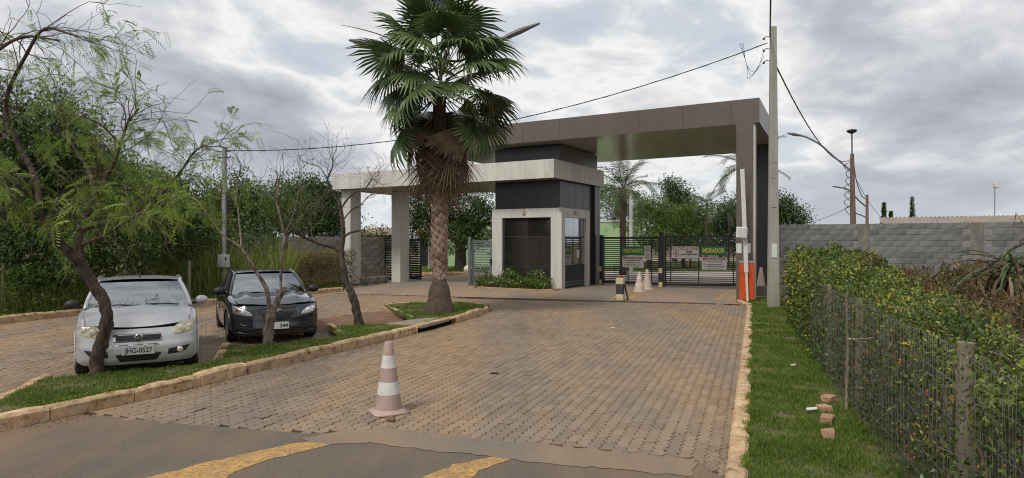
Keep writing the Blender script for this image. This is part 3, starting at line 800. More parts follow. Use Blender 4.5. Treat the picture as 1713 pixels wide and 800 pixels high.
# far louvred leaves by the white pillars
gate('swing_gate', 'narrow black louvred gate leaf between block wall and white pillar', P(644, 405, 33.2), P(657.5, 405, 32.6), .05, 2.2, 17, m_steel_dark, .085, 'far louvred gate leaves', ())
gate('swing_gate', 'open black louvred gate leaf right of the far white pillar', P(684, 405, 33.0), P(705, 405, 32.6), .08, 2.1, 17, m_steel_dark, .075, 'far louvred gate leaves', ())

# ================================================================== SIGNS ON THE GATES
m_sgreen = mat('sign_green', (0.035, 0.20, 0.095), (.032, .18, .085), scale=4, rough=.4)
m_syellow = mat('sign_yellow', (0.80, 0.70, 0.10), rough=.5)
m_swhite = mat('sign_white', (0.74, 0.73, 0.68), (.66, .65, .60), scale=6, rough=.5)
m_sred = mat('sign_red', (0.42, 0.04, 0.03), rough=.5)
m_sblack = mat('sign_black', (0.02, 0.02, 0.02), rough=.5)
def on_gate(Mx, px, py):
    """place on a gate's front plane seen at this spot"""
    o = Vector((0, 0, H)); d = Vector(((px - 856.5) / FPX, 1, (405 - py) / FPX))
    inv = Mx.inverted(); a = inv @ o; v = inv.to_3x3() @ d
    t = (-.06 - a.y) / v.y; q = a + v * t; return q.x, q.z
def sign(label, Mx, px0, py0, px1, py1, material, name='sign'):
    x0, z1 = on_gate(Mx, px0, py0); x1, z0 = on_gate(Mx, px1, py1)
    w, h = x1 - x0, z1 - z0
    fr = Mx @ Matrix.Translation(((x0 + x1) / 2, -.06, (z0 + z1) / 2)) @ Matrix.Rotation(R(90), 4, 'X')
    o = MB().bbox(-w / 2, w / 2, -h / 2, h / 2, -.008, 0, .002, fr).build(name, material); tag(o, label, 'sign', 'signs fixed to the gates')
    return o, fr, w, h
def letter(s, parent, fr, x, y, size, material, bold=0.0, width=None, z=.002, spacing=1.0, name='lettering'):
    me = text_mesh(s, size, bold, width=width, spacing=spacing); me.transform(fr @ Matrix.Translation((x, y, z))); return link(name, me, material, parent)
def bar(parent, fr, x0, x1, y0, y1, material, z=.0015, name='printed_band'):
    return MB().box(x0, x1, y0, y1, .0006, z, fr).build(name, material, parent)
def ring(parent, fr, x, y, r, w, material, slash=True, name='printed_ring'):
    b = MB()
    b.add([fr @ Vector((x + rr * math.cos(a), y + rr * math.sin(a), .003)) for rr in (r - w, r) for a in [2 * math.pi * k / 28 for k in range(28)]], [(k, (k + 1) % 28, 28 + (k + 1) % 28, 28 + k) for k in range(28)])
    if slash:
        M2 = fr @ Matrix.Translation((x, y, 0)) @ Matrix.Rotation(R(-45), 4, 'Z'); b.box(-r + w, r - w, -w / 2, w / 2, .0025, .0035, M2)
    return b.build(name, material, parent)
s1, f1, w, h = sign('green VISITANTE sign on the gate beside the booth', MV, 1039.8, 412.3, 1077.2, 427.8, m_sgreen)
letter('VISITANTE', s1, f1, 0, 0, h * .62, m_syellow, .004, w * .9)
s2, f2, w, h = sign('green MORADOR sign near the orange barrier', MM, 1173, 411.6, 1214.5, 427.8, m_sgreen)
letter('MORADOR', s2, f2, 0, 0, h * .66, m_syellow, .008, w * .88)
s3, f3, w, h = sign('white PROIBIDO SOM AUTOMOTIVO sign with crossed-out loudspeaker', MM, 1124, 412.6, 1168.8, 432.4, m_swhite)
bar(s3, f3, -w * .46, w * .46, h * .18, h * .45, m_sred); letter('PROIBIDO', s3, f3, 0, h * .315, h * .26, m_swhite, .006, w * .84)
letter('SOM', s3, f3, w * .15, h * .04, h * .2, m_sblack, .006, w * .22); letter('AUTOMOTIVO', s3, f3, w * .15, -h * .18, h * .2, m_sblack, .006, w * .62)
bar(s3, f3, 0, w * .28, -h * .4, -h * .37, m_sblack)
ring(s3, f3, -w * .33, -h * .13, h * .24, h * .05, m_sred)
b = MB(); b.add([f3 @ Vector((-w * .33 + a * h, -h * .13 + c * h, .0022)) for a, c in ((-.12, -.05), (-.04, -.05), (.05, -.13), (.05, .13), (-.04, .05), (-.12, .05))], [(0, 1, 4, 5), (1, 2, 3, 4)]); b.build('loudspeaker_mark', m_sblack, s3)
for lab, Mx, box in (('white vehicle access notice under the VISITANTE sign', MV, (1041, 429, 1076.6, 448)), ('white vehicle access notice under the MORADOR sign', MM, (1173.7, 430.8, 1215.5, 451.3))):
    s, f, w, h = sign(lab, Mx, *box, m_swhite)
    bar(s, f, -w * .45, w * .45, h * .27, h * .44, m_sred); letter('ACESSO DE VEÍCULOS', s, f, 0, h * .355, h * .12, m_swhite, .002, w * .74)
    for k, (yy, x1) in enumerate(((.13, .34), (-.08, .33), (-.27, .43))):
        bar(s, f, -w * .3, w * x1, h * (yy - .018), h * (yy + .03), m_sblack)
        ring(s, f, -w * .38, h * yy, h * .07, h * .018, m_sred, slash=False)
    bar(s, f, -w * .3, w * .3, -h * .42, -h * .40, m_sblack)
s5, f5, w, h = sign('narrow white speed limit plate right of the VISITANTE sign', MV, 1078, 411.6, 1088.2, 434.6, m_swhite)
ring(s5, f5, 0, h * .22, w * .42, w * .07, m_sblack, slash=False); letter('20', s5, f5, 0, h * .22, h * .2, m_sblack, .004)
for yy in (-.12, -.24, -.36): bar(s5, f5, -w * .36, w * .36, h * (yy - .015), h * (yy + .03), m_sblack)
# papers taped on the brown pillar
m_paper = mat('taped_paper', (.5, .55, .5), (.62, .64, .6), scale=18, rough=.6)
for x0, x1, lab in ((0.0, .17, 'sheet of paper taped on the brown pillar left of the barrier arm'), (.33, .45, 'sheet of paper taped on the brown pillar right of the barrier arm')):
    o = MB().box(x0 + .005, x1, -.006, -.001, 1.59, 1.90, MP).build('paper_notice', m_paper); tag(o, lab, 'notice', 'papers on the pillar')

# ================================================================== BARRIER, BOLLARD, CONES
m_orange = mat('orange_cabinet', (0.62, 0.09, 0.02), (.55, .075, .018), scale=4, rough=.4)
m_arm = mat('white_barrier_paint', (.66, .66, .64), (.58, .57, .54), scale=8, rough=.4)
m_grey_pl = mat('grey_metal', (.3, .31, .32), (.25, .26, .27), scale=10, rough=.45)
bq = G(1250.5, 502.5, .1)
bar_t = empty('barrier', (bq.x, bq.y, .1), R(-8), 'raised white barrier arm on an orange cabinet in front of the pillar', 'barrier')
MB().bbox(-.215, .215, 0, .30, 0, 1.17, .015).build('cabinet', m_orange, bar_t, True)
MB().bbox(-.22, .22, -.005, .305, 1.17, 1.25, .012).build('cabinet_lid', m_grey_pl, bar_t, True)
hub = MB().lathe([(.001, -.09), (.17, -.09), (.175, -.05), (.175, 0)], 24, Matrix.Translation((-.06, 0, .90)) @ Matrix.Rotation(R(-90), 4, 'X') @ Matrix.Scale(-1, 4, (0, 0, 1))).build('hub', m_grey_pl, bar_t, True)
bb = MB()
for k in range(6): a = k * math.pi / 3 + .3; bb.sphere((-.06 + .14 * math.cos(a), -.09, .9 + .14 * math.sin(a)), .014, 6)
bb.build('bolt', m_sblack, bar_t, True)
Ma = Matrix.Translation((-.06, -.12, .9)) @ Matrix.Rotation(R(-2.2), 4, 'Y')
MB().bbox(-.065, .065, -.025, .025, -.02, 3.25, .015, Ma).build('arm', m_arm, bar_t, True)
MB().bbox(-.035, .035, -.02, .02, -.98, -.02, .01, Ma).build('counterweight', m_arm, bar_t, True)
bx_ = empty('floodlight', (0, 0, 0)); 
Mf = Matrix.Translation(P(1240.5, 389.5, 20.6)) @ Matrix.Rotation(R(8), 4, 'Z') @ Matrix.Rotation(R(4), 4, 'Y')
bx_.location = P(1248, 392, 20.6); tag(bx_, 'white flat antenna box clamped to the barrier arm', 'antenna')
MB().bbox(-.18, .19, -.03, .03, -.18, .18, .03, Mf).build('housing', m_arm, bx_); MB().box(.15, .24, .031, .09, -.06, .12, Mf).build('bracket', m_grey_pl, bx_)

m_black_p = mat('black_post_paint', (.03, .03, .03), (.06, .055, .05), scale=12, rough=.6)
m_cream_p = mat('cream_post_paint', (.66, .58, .36), (.52, .42, .25), scale=14, rough=.6, bump=.2)
q = G(1037.5, 503, .02); bo = empty('bollard', (q.x, q.y, .02), R(-25), 'black and cream bollard with red top in front of the gates', 'bollard')
MB().bbox(-.125, .125, -.11, .11, 0, .21, .015).build('foot_band', m_cream_p, bo, True)
MB().bbox(-.115, .115, -.1, .1, .21, .54, .01).build('post', m_black_p, bo, True)
MB().bbox(-.125, .125, -.11, .11, .54, .74, .015).build('head_band', m_cream_p, bo, True)
MB().bbox(-.06, .1, -.06, .08, .74, .79, .01).build('cap', m_sred, bo, True)
b = MB(); b.tube([(.13, .1, .5), (.2, .25, 0)], .03, 6); b.build('strut', m_black_p, bo, True)

def cone_thing(loc, h, cols, label, rz=0, rb=.19, base=.24):
    t = empty('traffic_cone', loc, rz, label, 'traffic cone', 'traffic cones')
    r = lambda z: lerp(rb, .045, (z - .03) / (h - .03))
    bm_ = MB()
    # square base with rounded corners and upturned lip
    corners = [(base * math.copysign(1, cx_) * (1 if k else .72), base * math.copysign(1, cy_) * (.72 if k else 1)) for cx_, cy_, ks in ((1, -1, (0, 1)), (1, 1, (1, 0)), (-1, 1, (0, 1)), (-1, -1, (1, 0))) for k in ks]
    bm_.prism(corners, 0.004, .022); bm_.lathe([(base * .98, .022), (rb * 1.12, .034), (rb, .05)], 20)
    bm_.build('base', cols[0], t, True, True)
    zs = [.05, .05 + (h - .05) * .22, .05 + (h - .05) * .41, .05 + (h - .05) * .615, .05 + (h - .05) * .805, h]
    for k in range(5):
        pr = [(r(zs[k]) + (.002 if k % 2 else 0), zs[k]), (r(zs[k + 1]) + (.002 if k % 2 else 0), zs[k + 1])]
        if k == 4: pr += [(.04, h + .006), (.025, h - .01)]
        MB().lathe(pr, 24).build('sleeve' if k % 2 else 'body', cols[1 + k % 2], t, True, True)
    return t
m_pink = mat('faded_cone', (.385, .27, .24), (.33, .23, .205), scale=6, rough=.65, dirt=[((.3, .22, .15), 5, .5, .75, .5)])
m_pink2 = mat('faded_cone_base', (.42, .31, .27), (.36, .26, .21), scale=6, rough=.7)
m_band = mat('cone_white_band', (.62, .62, .60), (.52, .51, .48), scale=8, rough=.45, dirt=[((.3, .28, .24), 16, .6, .68, .7)])
m_dusty = mat('dusty_cone', (.52, .44, .36), (.42, .33, .25), scale=8, rough=.75, dirt=[((.36, .24, .15), 6, .5, .7, .7)])
m_dusty2 = mat('dusty_cone_band', (.60, .55, .48), (.5, .42, .36), scale=8, rough=.7)
q = G(650, 689.5); cone_thing((q.x, q.y, 0), .805, (m_pink2, m_pink, m_band), 'faded pink and white traffic cone standing alone on the paving', R(28), .155, .205)
q = G(1069.5, 489, .08); cone_thing((q.x, q.y, zd(q.x, q.y)), .74, (m_dusty, m_dusty, m_dusty2), 'dusty traffic cone nearer the bollard before the gates', .2, .2, .26)
q = G(1082.5, 485, .09); cone_thing((q.x, q.y, zd(q.x, q.y)), .78, (m_dusty, m_dusty, m_dusty), 'dusty plain traffic cone close to the visitor gate', .5, .2, .26)
# things stowed behind the pillar
m_crate = mat('dusty_crate', (.10, .11, .07), (.2, .15, .1), scale=6, rough=.8)
q = Vector((8.55, 22.9, .06))
cr = empty('crate', q, R(-20), 'dusty plastic crate stored behind the orange barrier cabinet', 'crate')
for k in range(4):
    MB().box(-.3, .3, -.21, -.18, .02 + k * .09, .085 + k * .09).build('side_slat', m_crate, cr, True); MB().box(-.3, .3, .18, .21, .02 + k * .09, .085 + k * .09).build('side_slat', m_crate, cr, True)
for s in (-1, 1): MB().box(s * .29 - .015, s * .29 + .015, -.178, .178, .02, .36).build('end_panel', m_crate, cr, True)
MB().box(-.274, .274, -.178, .178, .03, .05).build('bottom', m_crate, cr, True)
cone_thing((8.9, 23.5, .06), .98, (m_dusty, m_dusty, m_dusty), 'dusty cone kept between pillar and utility pole', .3, .2, .26)
# ================================================================== VEGETATION
m_bark = mat('grey_brown_bark', (0.026, 0.019, 0.015), (0.095, 0.07, 0.054), scale=16, rough=0.95, bump=1.0, bscale=28, stretch=(1, 1, .35))
m_bark_red = mat('reddish_bark', (0.025, 0.018, 0.014), (0.10, 0.066, 0.05), scale=16, rough=0.95, bump=1.0, bscale=26, stretch=(1, 1, .4))
m_bark_pale = mat('pale_dry_bark', (0.26, 0.205, 0.17), (0.06, 0.043, 0.034), scale=12, rough=0.95, bump=.8, bscale=30, stretch=(1, 1, .5))
m_twig = mat('twig', (0.07, 0.05, 0.038), (.13, .1, .08), scale=8, rough=.95)
m_lf_pepper = mat('pepper_leaf', (0.085, 0.155, 0.018), (0.29, 0.38, 0.06), attr='rnd', rough=.55, trans=.4, spec=.3)
m_lf_dark = mat('dark_leaf', (0.021, 0.042, 0.009), (0.105, 0.16, 0.032), attr='rnd', rough=.5, trans=.2, spec=.35)
m_lf_mid = mat('mid_leaf', (0.045, 0.088, 0.012), (0.21, 0.28, 0.05), attr='rnd', rough=.5, trans=.25, spec=.35)
m_lf_lime = mat('lime_leaf', (0.06, 0.10, 0.016), (0.30, 0.36, 0.05), attr='rnd', rough=.5, trans=.3, spec=.3)
m_lf_dry = mat('dry_leaf', (0.10, 0.07, 0.04), (0.27, 0.21, 0.09), attr='rnd', rough=.8, trans=.2, spec=.1)
m_lf_hedge = mat('hedge_leaf', (0.03, 0.06, 0.012), (0.20, 0.26, 0.055), attr='rnd', rough=.42, trans=.22, spec=.4)
m_lf_yellow = mat('young_hedge_leaf', (0.24, 0.28, 0.03), (0.58, 0.46, 0.06), attr='rnd', rough=.45, trans=.3, spec=.3)
m_reed = mat('tall_grass_blade', (0.10, 0.155, 0.03), (0.38, 0.40, 0.12), attr='rnd', rough=.7, trans=.3, spec=.15)

def spline(pts, k=5):
    pts = [Vector(p) for p in pts]; q = [pts[0] * 2 - pts[1]] + pts + [pts[-1] * 2 - pts[-2]]; out = []
    for i in range(1, len(q) - 2):
        for j in range(k):
            t = j / k; a, b, c, d = q[i - 1], q[i], q[i + 1], q[i + 2]
            out.append(0.5 * ((2 * b) + (c - a) * t + (2 * a - 5 * b + 4 * c - d) * t * t + (3 * b - a - 3 * c + d) * t ** 3))
    out.append(pts[-1]); return out
def radii(r0, r1, n, knob=0.0): return [lerp(r0, r1, i / (n - 1)) * (1 + random.uniform(-knob, knob)) for i in range(n)]
def grow(mb, p, d, L, r, lvl, tips, droop=.1, wob=.35, n=6, kids=(3, 5), shrink=.6, sides=5, spread=1.0, rmin=.004):
    """a limb with side limbs; the end points and directions of the last order go to tips"""
    pts = [Vector(p)]; d = Vector(d).normalized()
    for i in range(n):
        d = d + Vector((random.uniform(-wob, wob), random.uniform(-wob, wob), random.uniform(-wob, wob) - droop)); d.normalize()
        pts.append(pts[-1] + d * L / n)
    mb.tube(pts, radii(r, max(rmin, r * .35), len(pts)), sides, cap=False)
    if lvl == 0:
        for i in range(1, len(pts)): tips.append((pts[i], (pts[i] - pts[i - 1]).normalized()))
        return
    for k in range(random.randint(*kids)):
        i = random.randint(1, n); q = pts[i]; a = (pts[i] - pts[i - 1]).normalized()
        s = Vector((random.gauss(0, 1), random.gauss(0, 1), random.gauss(.1, 1))); s = (s - a * s.dot(a)).normalized()
        grow(mb, q, a * random.uniform(.3, .9) + s * spread, L * shrink * random.uniform(.7, 1.2), r * .55, lvl - 1, tips, droop, wob, max(3, n - 1), kids, shrink, max(3, sides - 1), spread, rmin)
def rand_unit(n):
    return unit(RNG.normal(size=(n, 3)))
def pinnate(pos, dirs, L, pairs, lw, ll, ang=60):
    """leaflets of feather leaves; returns arrays for leaf_mesh"""
    n = len(pos); d0 = unit(dirs)
    nrm = unit(rand_unit(n) + np.array([0, 0, .6])); side = unit(np.cross(d0, nrm))
    P_, D_, N_, W_, L_, Rn = [], [], [], [], [], []
    rnd = np.clip(RNG.normal(.45, .25, n), 0, 1)
    down = np.array([0, 0, -1.0])
    for k in range(pairs):
        t = (k + .5) / pairs
        c = pos + d0 * (L * t)[:, None] + down * (L * .35 * t * t)[:, None]
        dd_ = unit(d0 + down * .7 * t)
        for s in (-1, 1):
            P_.append(c); D_.append(dd_ * math.cos(R(ang)) + side * s * math.sin(R(ang)) + down * .25); N_.append(nrm); L_.append(L * ll * (1 - .5 * abs(t - .45))); W_.append(L * lw); Rn.append(np.clip(rnd + RNG.normal(0, .08, n), 0, 1))
    return np.concatenate(P_), np.concatenate(D_), np.concatenate(N_), np.concatenate(L_), np.concatenate(W_), np.concatenate(Rn)

# ---- pepper tree beside the silver car
q = G(163, 626, .1)
pep = empty('pepper_tree', q, label='feathery pepper tree with a crooked trunk in front of the silver car', cat='tree')
YB = q.y
tr = MB()
def PP(*a): return [P(x, y, Y) for x, y, Y in a]
main = spline(PP((162, 632, YB), (163, 600, YB), (172, 565, YB), (179, 535, YB), (173, 503, YB + .03), (152, 470, YB + .05), (133, 440, YB + .05)), 12)
tr.tube(main, [lerp(.088, .070, (i / (len(main) - 1))) * (1 + random.uniform(-.03, .03)) * (1.2 if i < 4 else 1) for i in range(len(main))], 20, gn=.34, gf=16)
limbs = [
    ((PP((133, 442, YB + .05), (105, 412, YB), (78, 378, YB - .1), (58, 340, YB - .2), (30, 312, YB - .4), (-25, 298, YB - .7), (-90, 300, YB - 1.0))), .075),
    ((PP((134, 442, YB + .05), (132, 410, YB + .1), (134, 388, YB + .2), (165, 376, YB + .4), (200, 372, YB + .6), (240, 352, YB + .9), (300, 335, YB + 1.2))), .075),
    ((PP((76, 372, YB), (104, 360, YB), (140, 362, YB + .1), (158, 348, YB + .1), (166, 318, YB), (190, 275, YB - .1), (205, 232, YB - .2), (214, 205, YB - .2), (232, 182, YB - .3))), .05),
    ((PP((134, 410, YB + .1), (170, 396, YB - .2), (215, 368, YB - .6), (262, 342, YB - 1.0), (300, 322, YB - 1.4))), .035),
    ((PP((66, 352, YB), (60, 300, YB + .3), (30, 240, YB + .5), (10, 170, YB + .4), (45, 90, YB + .2), (75, 48, YB), (120, 58, YB - .2))), .05),
    ((PP((20, 310, YB - .4), (-30, 230, YB - .2), (-50, 140, YB), (-10, 90, YB + .1), (40, 62, YB + .2), (100, 68, YB + .3))), .05),
    ((PP((160, 340, YB), (150, 290, YB + .6), (120, 240, YB + 1.0), (95, 180, YB + 1.2))), .04),
    ((PP((200, 240, YB - .2), (170, 210, YB - .3), (140, 195, YB - .4))), .018),
    ((PP((250, 350, YB + .9), (300, 290, YB + .8), (330, 250, YB + .7), (365, 245, YB + .6))), .025),
    ((PP((-20, 298, YB - .7), (-60, 380, YB - 1.3), (-100, 420, YB - 1.6))), .03),
]
nodes = []
for pts, r in limbs:
    s = spline(pts); tr.tube(s, radii(r * .9, r * .25, len(s), .04), 10, gn=.22, gf=12)
    for i in range(len(s) // 3, len(s), 2): nodes.append((s[i], (s[min(i + 1, len(s) - 1)] - s[i - 1]).normalized(), r * lerp(.8, .35, i / len(s))))
tr.build('trunk', m_bark_red, pep, smooth=True)
tw = MB(); tips = []
for p, d, r in nodes:
    for k in range(2):
        s = Vector((random.gauss(0, 1), random.gauss(0, 1), random.gauss(.45, .6)))
        grow(tw, p, d * .6 + s * .8, random.uniform(.55, 1.1), max(.006, r * .35), 1, tips, .09, .30, 6, (2, 4), .62, 4, .8, .0022)
tw.build('twigs', m_twig, pep)
tips = [t for t in tips if random.random() < .82]
pos = np.array([t[0] for t in tips]); dr_ = np.array([t[1] for t in tips])
rep = 2
pos = np.repeat(pos, rep, 0) + RNG.normal(0, .03, (len(pos) * rep, 3)); dr_ = np.repeat(dr_, rep, 0) * .5 + rand_unit(len(pos)) * .7 + np.array([0, 0, -.12])
# hollow places in the crown where the sky shows
g_ = np.sin(pos[:, 0] * 2.3 + 1) * np.sin(pos[:, 2] * 2.7) * np.sin(pos[:, 1] * 1.9 + 2)
hi = pos[:, 2] > 3.6
low = pos[:, 2] < 1.75 + .25 * np.sin(pos[:, 0] * 4) + .25 * (pos[:, 0] > -6.6)
keep = (g_ > -.05) & (RNG.uniform(0, 1, len(pos)) < .85) & ~low & ~(hi & (RNG.uniform(0, 1, len(pos)) < .45))
pos, dr_ = pos[keep], dr_[keep]
A = pinnate(pos, dr_, RNG.uniform(.14, .26, len(pos)), 8, .055, .34)
o = link('leaves', leaf_mesh('leaves', A[0], A[1], A[2], A[3], A[4], A[5]), m_lf_pepper, pep); o['kind'] = 'stuff'

# ---- nearly bare young trees on the island
def bare_tree(label, base, limbs, m, twn, twl, leafy=0.0, seed=1, lvl=1, tw_mat=None):
    random.seed(seed)
    t = empty('bare_tree', base, label=label, cat='tree')
    tr, tw, tips = MB(), MB(), []
    for pts, r0, r1, twigs in limbs:
        s = spline(pts, 8); tr.tube(s, radii(r0 * .82, r1 * .85, len(s), .05), 14, gn=.3, gf=13)
        for i in range(len(s)):
            if twigs and i > len(s) * .45 and random.random() < twigs * .6:
                d = (s[min(i + 1, len(s) - 1)] - s[max(0, i - 1)]).normalized()
                for k in range(twn):
                    sd = Vector((random.gauss(0, 1), random.gauss(0, .8), random.gauss(.5, .5)))
                    grow(tw, s[i], d * .5 + sd * .7, twl * random.uniform(.6, 1.3), r1 * .5, lvl, tips, -.02, .38, 6, (2, 4), .62, 4, .9, .003)
    tr.build('trunk', m, t, smooth=True); tw.build('twigs', tw_mat or m_twig, t)
    return t
q = G(450, 576, .1); Yb = q.y
bare_tree('small forked pale tree in front of the dark car', q, [
    (PP((447, 582, Yb), (449, 562, Yb), (452, 535, Yb), (455, 518, Yb)), .125, .09, 0),
    (PP((452, 528, Yb), (450, 505, Yb), (444, 480, Yb), (432, 460, Yb), (412, 428, Yb), (398, 410, Yb), (375, 395, Yb + .1), (350, 362, Yb + .2), (325, 330, Yb + .3)), .055, .010, .35),
    (PP((456, 522, Yb), (466, 500, Yb), (473, 488, Yb), (474, 480, Yb)), .07, .065, 0),
    (PP((470, 485, Yb), (470, 450, Yb), (473, 415, Yb), (476, 395, Yb), (468, 360, Yb), (462, 335, Yb), (466, 310, Yb), (462, 285, Yb)), .03, .012, .4),
    (PP((404, 415, Yb), (402, 390, Yb + .2), (399, 360, Yb + .3), (395, 320, Yb + .4), (402, 280, Yb + .4), (395, 258, Yb + .4)), .022, .007, .3),
    (PP((468, 350, Yb), (448, 320, Yb), (430, 300, Yb + .1), (420, 285, Yb + .1)), .012, .005, .5),
    (PP((476, 395, Yb), (490, 360, Yb), (500, 320, Yb + .1), (505, 285, Yb + .1)), .011, .005, .4),
], m_bark_pale, 1, .55, seed=3)
q = G(602, 545, .1); Yb = q.y
bare_tree('leaning dark tree with tangled bare twigs beside the palm', q, [
    (PP((604, 552, Yb), (601, 540, Yb), (594, 510, Yb), (588, 490, Yb), (578, 470, Yb), (574, 445, Yb), (571, 420, Yb), (574, 395, Yb), (573, 370, Yb), (568, 340, Yb)), .125, .045, 0),
    (PP((571, 422, Yb), (558, 414, Yb), (535, 408, Yb - .1), (515, 400, Yb - .2), (500, 390, Yb - .3), (490, 375, Yb - .3)), .06, .02, .4),
    (PP((521, 402, Yb - .2), (521, 380, Yb - .1), (520, 350, Yb)), .022, .009, .5),
    (PP((574, 398, Yb), (585, 390, Yb), (600, 386, Yb + .1), (607, 386, Yb + .1)), .04, .016, 0),
    (PP((569, 345, Yb), (556, 320, Yb), (548, 300, Yb), (556, 280, Yb), (556, 262, Yb)), .036, .010, .9),
    (PP((570, 350, Yb), (580, 335, Yb), (596, 320, Yb), (608, 320, Yb), (622, 300, Yb), (632, 305, Yb)), .03, .008, .6),
    (PP((572, 370, Yb), (590, 350, Yb), (602, 345, Yb), (615, 330, Yb), (625, 325, Yb)), .022, .008, .5),
    (PP((556, 320, Yb), (540, 330, Yb - .1), (530, 350, Yb - .2)), .016, .006, .9),
    (PP((548, 300, Yb), (535, 280, Yb), (520, 275, Yb)), .014, .006, .8),
], m_bark, 2, .55, seed=5)

# ---- fan palm on the tip of the island
random.seed(11)
m_pt = mat('palm_bark', (0.12, 0.085, 0.062), (0.06, 0.04, 0.03), scale=10, rough=.95, bump=1.0, bscale=24)
m_boot = mat('palm_leaf_base', (0.34, 0.245, 0.185), (0.17, 0.11, 0.08), scale=9, rough=.95, bump=.6, bscale=30, rnd=.35)
m_frond = mat('fan_frond', (0.042, 0.078, 0.022), (0.12, 0.165, 0.05), scale=2.2, rough=.45, trans=.18, spec=.4, rnd=.35)
m_dead = mat('dead_frond', (0.25, 0.18, 0.12), (0.10, 0.068, 0.046), scale=3, rough=.9, trans=.12, spec=.1, rnd=.5)
q = G(735, 523, .1); palm = empty('fan_palm', q, label='tall fan palm with a skirt of dead fronds on the island tip', cat='palm tree')
PX, PY = q.x, q.y
pr = []
zs_ = np.linspace(0, 5.7, 40)
def trr(z): return .172 + .13 * math.exp(-(z / .25) ** 2) + .125 * (1 - sstep(.55, .95, z)) + .008 * math.sin(z * 9)
MB().lathe([(trr(z) * random.uniform(.97, 1.03), z + .05) for z in zs_], 20, Matrix.Translation((PX, PY, 0))).build('trunk', m_pt, palm, smooth=True)
bm_ = MB(); bm_.add([(-.055, 0, 0), (.055, 0, 0), (.085, .028, .10), (0, .06, .17), (-.085, .028, .10), (0, .045, .07), (0, -.01, .08)], [(0, 1, 5), (1, 2, 5), (2, 3, 5), (3, 4, 5), (4, 0, 5), (0, 6, 1), (1, 6, 2), (2, 6, 3), (3, 6, 4), (4, 6, 0)])
boot_me = bm_.mesh('leaf_base'); boot_me.materials.append(m_boot)
for i in range(170):
    z = .92 + i * .0165; a = i * 2.399 + random.uniform(-.08, .08)
    o = bpy.data.objects.new('leaf_base', boot_me); COL.objects.link(o); o.parent = palm
    o.location = (trr(z) * .95 * math.sin(a), -trr(z) * .95 * math.cos(a), z - .1); o.rotation_euler = (random.uniform(.02, .22) if z > 1.1 else .5, random.uniform(-.15, .15), a + math.pi)
    o.scale = (random.uniform(1.0, 1.35), random.uniform(1.3, 1.8), random.uniform(.95, 1.2))
def fan(seed, petiole, Rb, nseg, sweep, droop, bend, ragged=.08, fray=.45, wf=.30):
    """petiole along +Y, pleated blade at its end, tips split and hanging"""
    rs = random.Random(seed); b = MB()
    b.tube([(0, 0, 0), (0, petiole * .5, .03), (0, petiole, 0)], [.02, .014, .009], 5)
    cb = Vector((0, petiole, 0)); vs = []
    def pt(a, r, pl=0.0, extra=0.0):
        x, y = math.sin(a) * r, math.cos(a) * r
        z = pl - droop * (r / Rb) ** 2 * .5 * Rb - extra
        y2 = y * math.cos(bend) + z * math.sin(bend); z2 = -y * math.sin(bend) + z * math.cos(bend) - abs(x) * .18
        return cb + Vector((x, y2, z2))
    for i in range(nseg):
        a0 = lerp(-sweep, sweep, i / nseg); a1 = lerp(-sweep, sweep, (i + 1) / nseg); am = (a0 + a1) / 2
        Ri = Rb * (.72 + .28 * math.cos(am * .8)) * (1 + rs.uniform(-ragged, ragged)); rf = Ri * (1 - fray)
        hang = rs.uniform(.03, .16) * (1 + 2.0 * droop)
        c = pt(am, .02); l = pt(a0, rf, -.012); m = pt(am, rf * 1.02, .022); r_ = pt(a1, rf, -.012)
        w = (a1 - a0) * wf
        l2 = pt(am - w, rf + (Ri - rf) * .55, 0, hang * .3); r2 = pt(am + w, rf + (Ri - rf) * .55, 0, hang * .3); tip = pt(am + rs.uniform(-.06, .06), Ri, 0, hang)
        b.add([c, l, m, r_, l2, r2, tip], [(0, 1, 2), (0, 2, 3), (1, 4, 2), (2, 4, 5), (2, 5, 3), (4, 6, 5)])
    return b.mesh('frond')
greens = [fan(s, random.uniform(.95, 1.15), random.uniform(.86, 1.0), 34, R(128), dp, bd, .1, .5) for s, dp, bd in ((1, .3, .2), (2, .45, .4), (3, .2, .1), (4, .5, .55), (5, .35, .3))]
for me in greens: me.materials.append(m_frond)
deads = [fan(s, .75, random.uniform(.9, 1.15), 20, R(random.uniform(40, 70)), .6, .25, .35, .85, .16) for s in (8, 9, 10, 11, 12)]
for me in deads: me.materials.append(m_dead)
def place_fan(me, name, z, az, elv, sc=1.0, roll=0.0, r0=.16):
    o = bpy.data.objects.new(name, me); COL.objects.link(o); o.parent = palm
    d = Vector((math.sin(az) * math.cos(elv), -math.cos(az) * math.cos(elv), math.sin(elv)))   # azimuth 0 points at the viewer
    out = Vector((math.sin(az), -math.cos(az), 0))
    up = Vector((0, 0, 1)) if abs(elv) < 1.2 else -out * math.copysign(1, elv)
    x = d.cross(up).normalized(); zx = x.cross(d).normalized()
    rot = Matrix((x, d, zx)).transposed().to_4x4() @ Matrix.Rotation(roll, 4, 'Y')
    o.matrix_basis = Matrix.Translation(out * r0 + Vector((0, 0, z - .1))) @ rot @ Matrix.Scale(sc, 4)
    return o
n = 48
for i in range(n):
    t = i / (n - 1); az = i * 2.399 + random.uniform(-.2, .2)
    elv = lerp(R(82), R(-36), t ** .8) + random.uniform(-.15, .15)
    fz = abs((az + math.pi) % (2 * math.pi) - math.pi)
    if t > .86 and fz < R(50): continue
    if t > .6 and fz > R(60): elv -= .25
    place_fan(greens[i % 5], 'frond', lerp(6.62, 5.6, t), az, elv, random.uniform(.88, 1.2), random.uniform(-.5, .5))
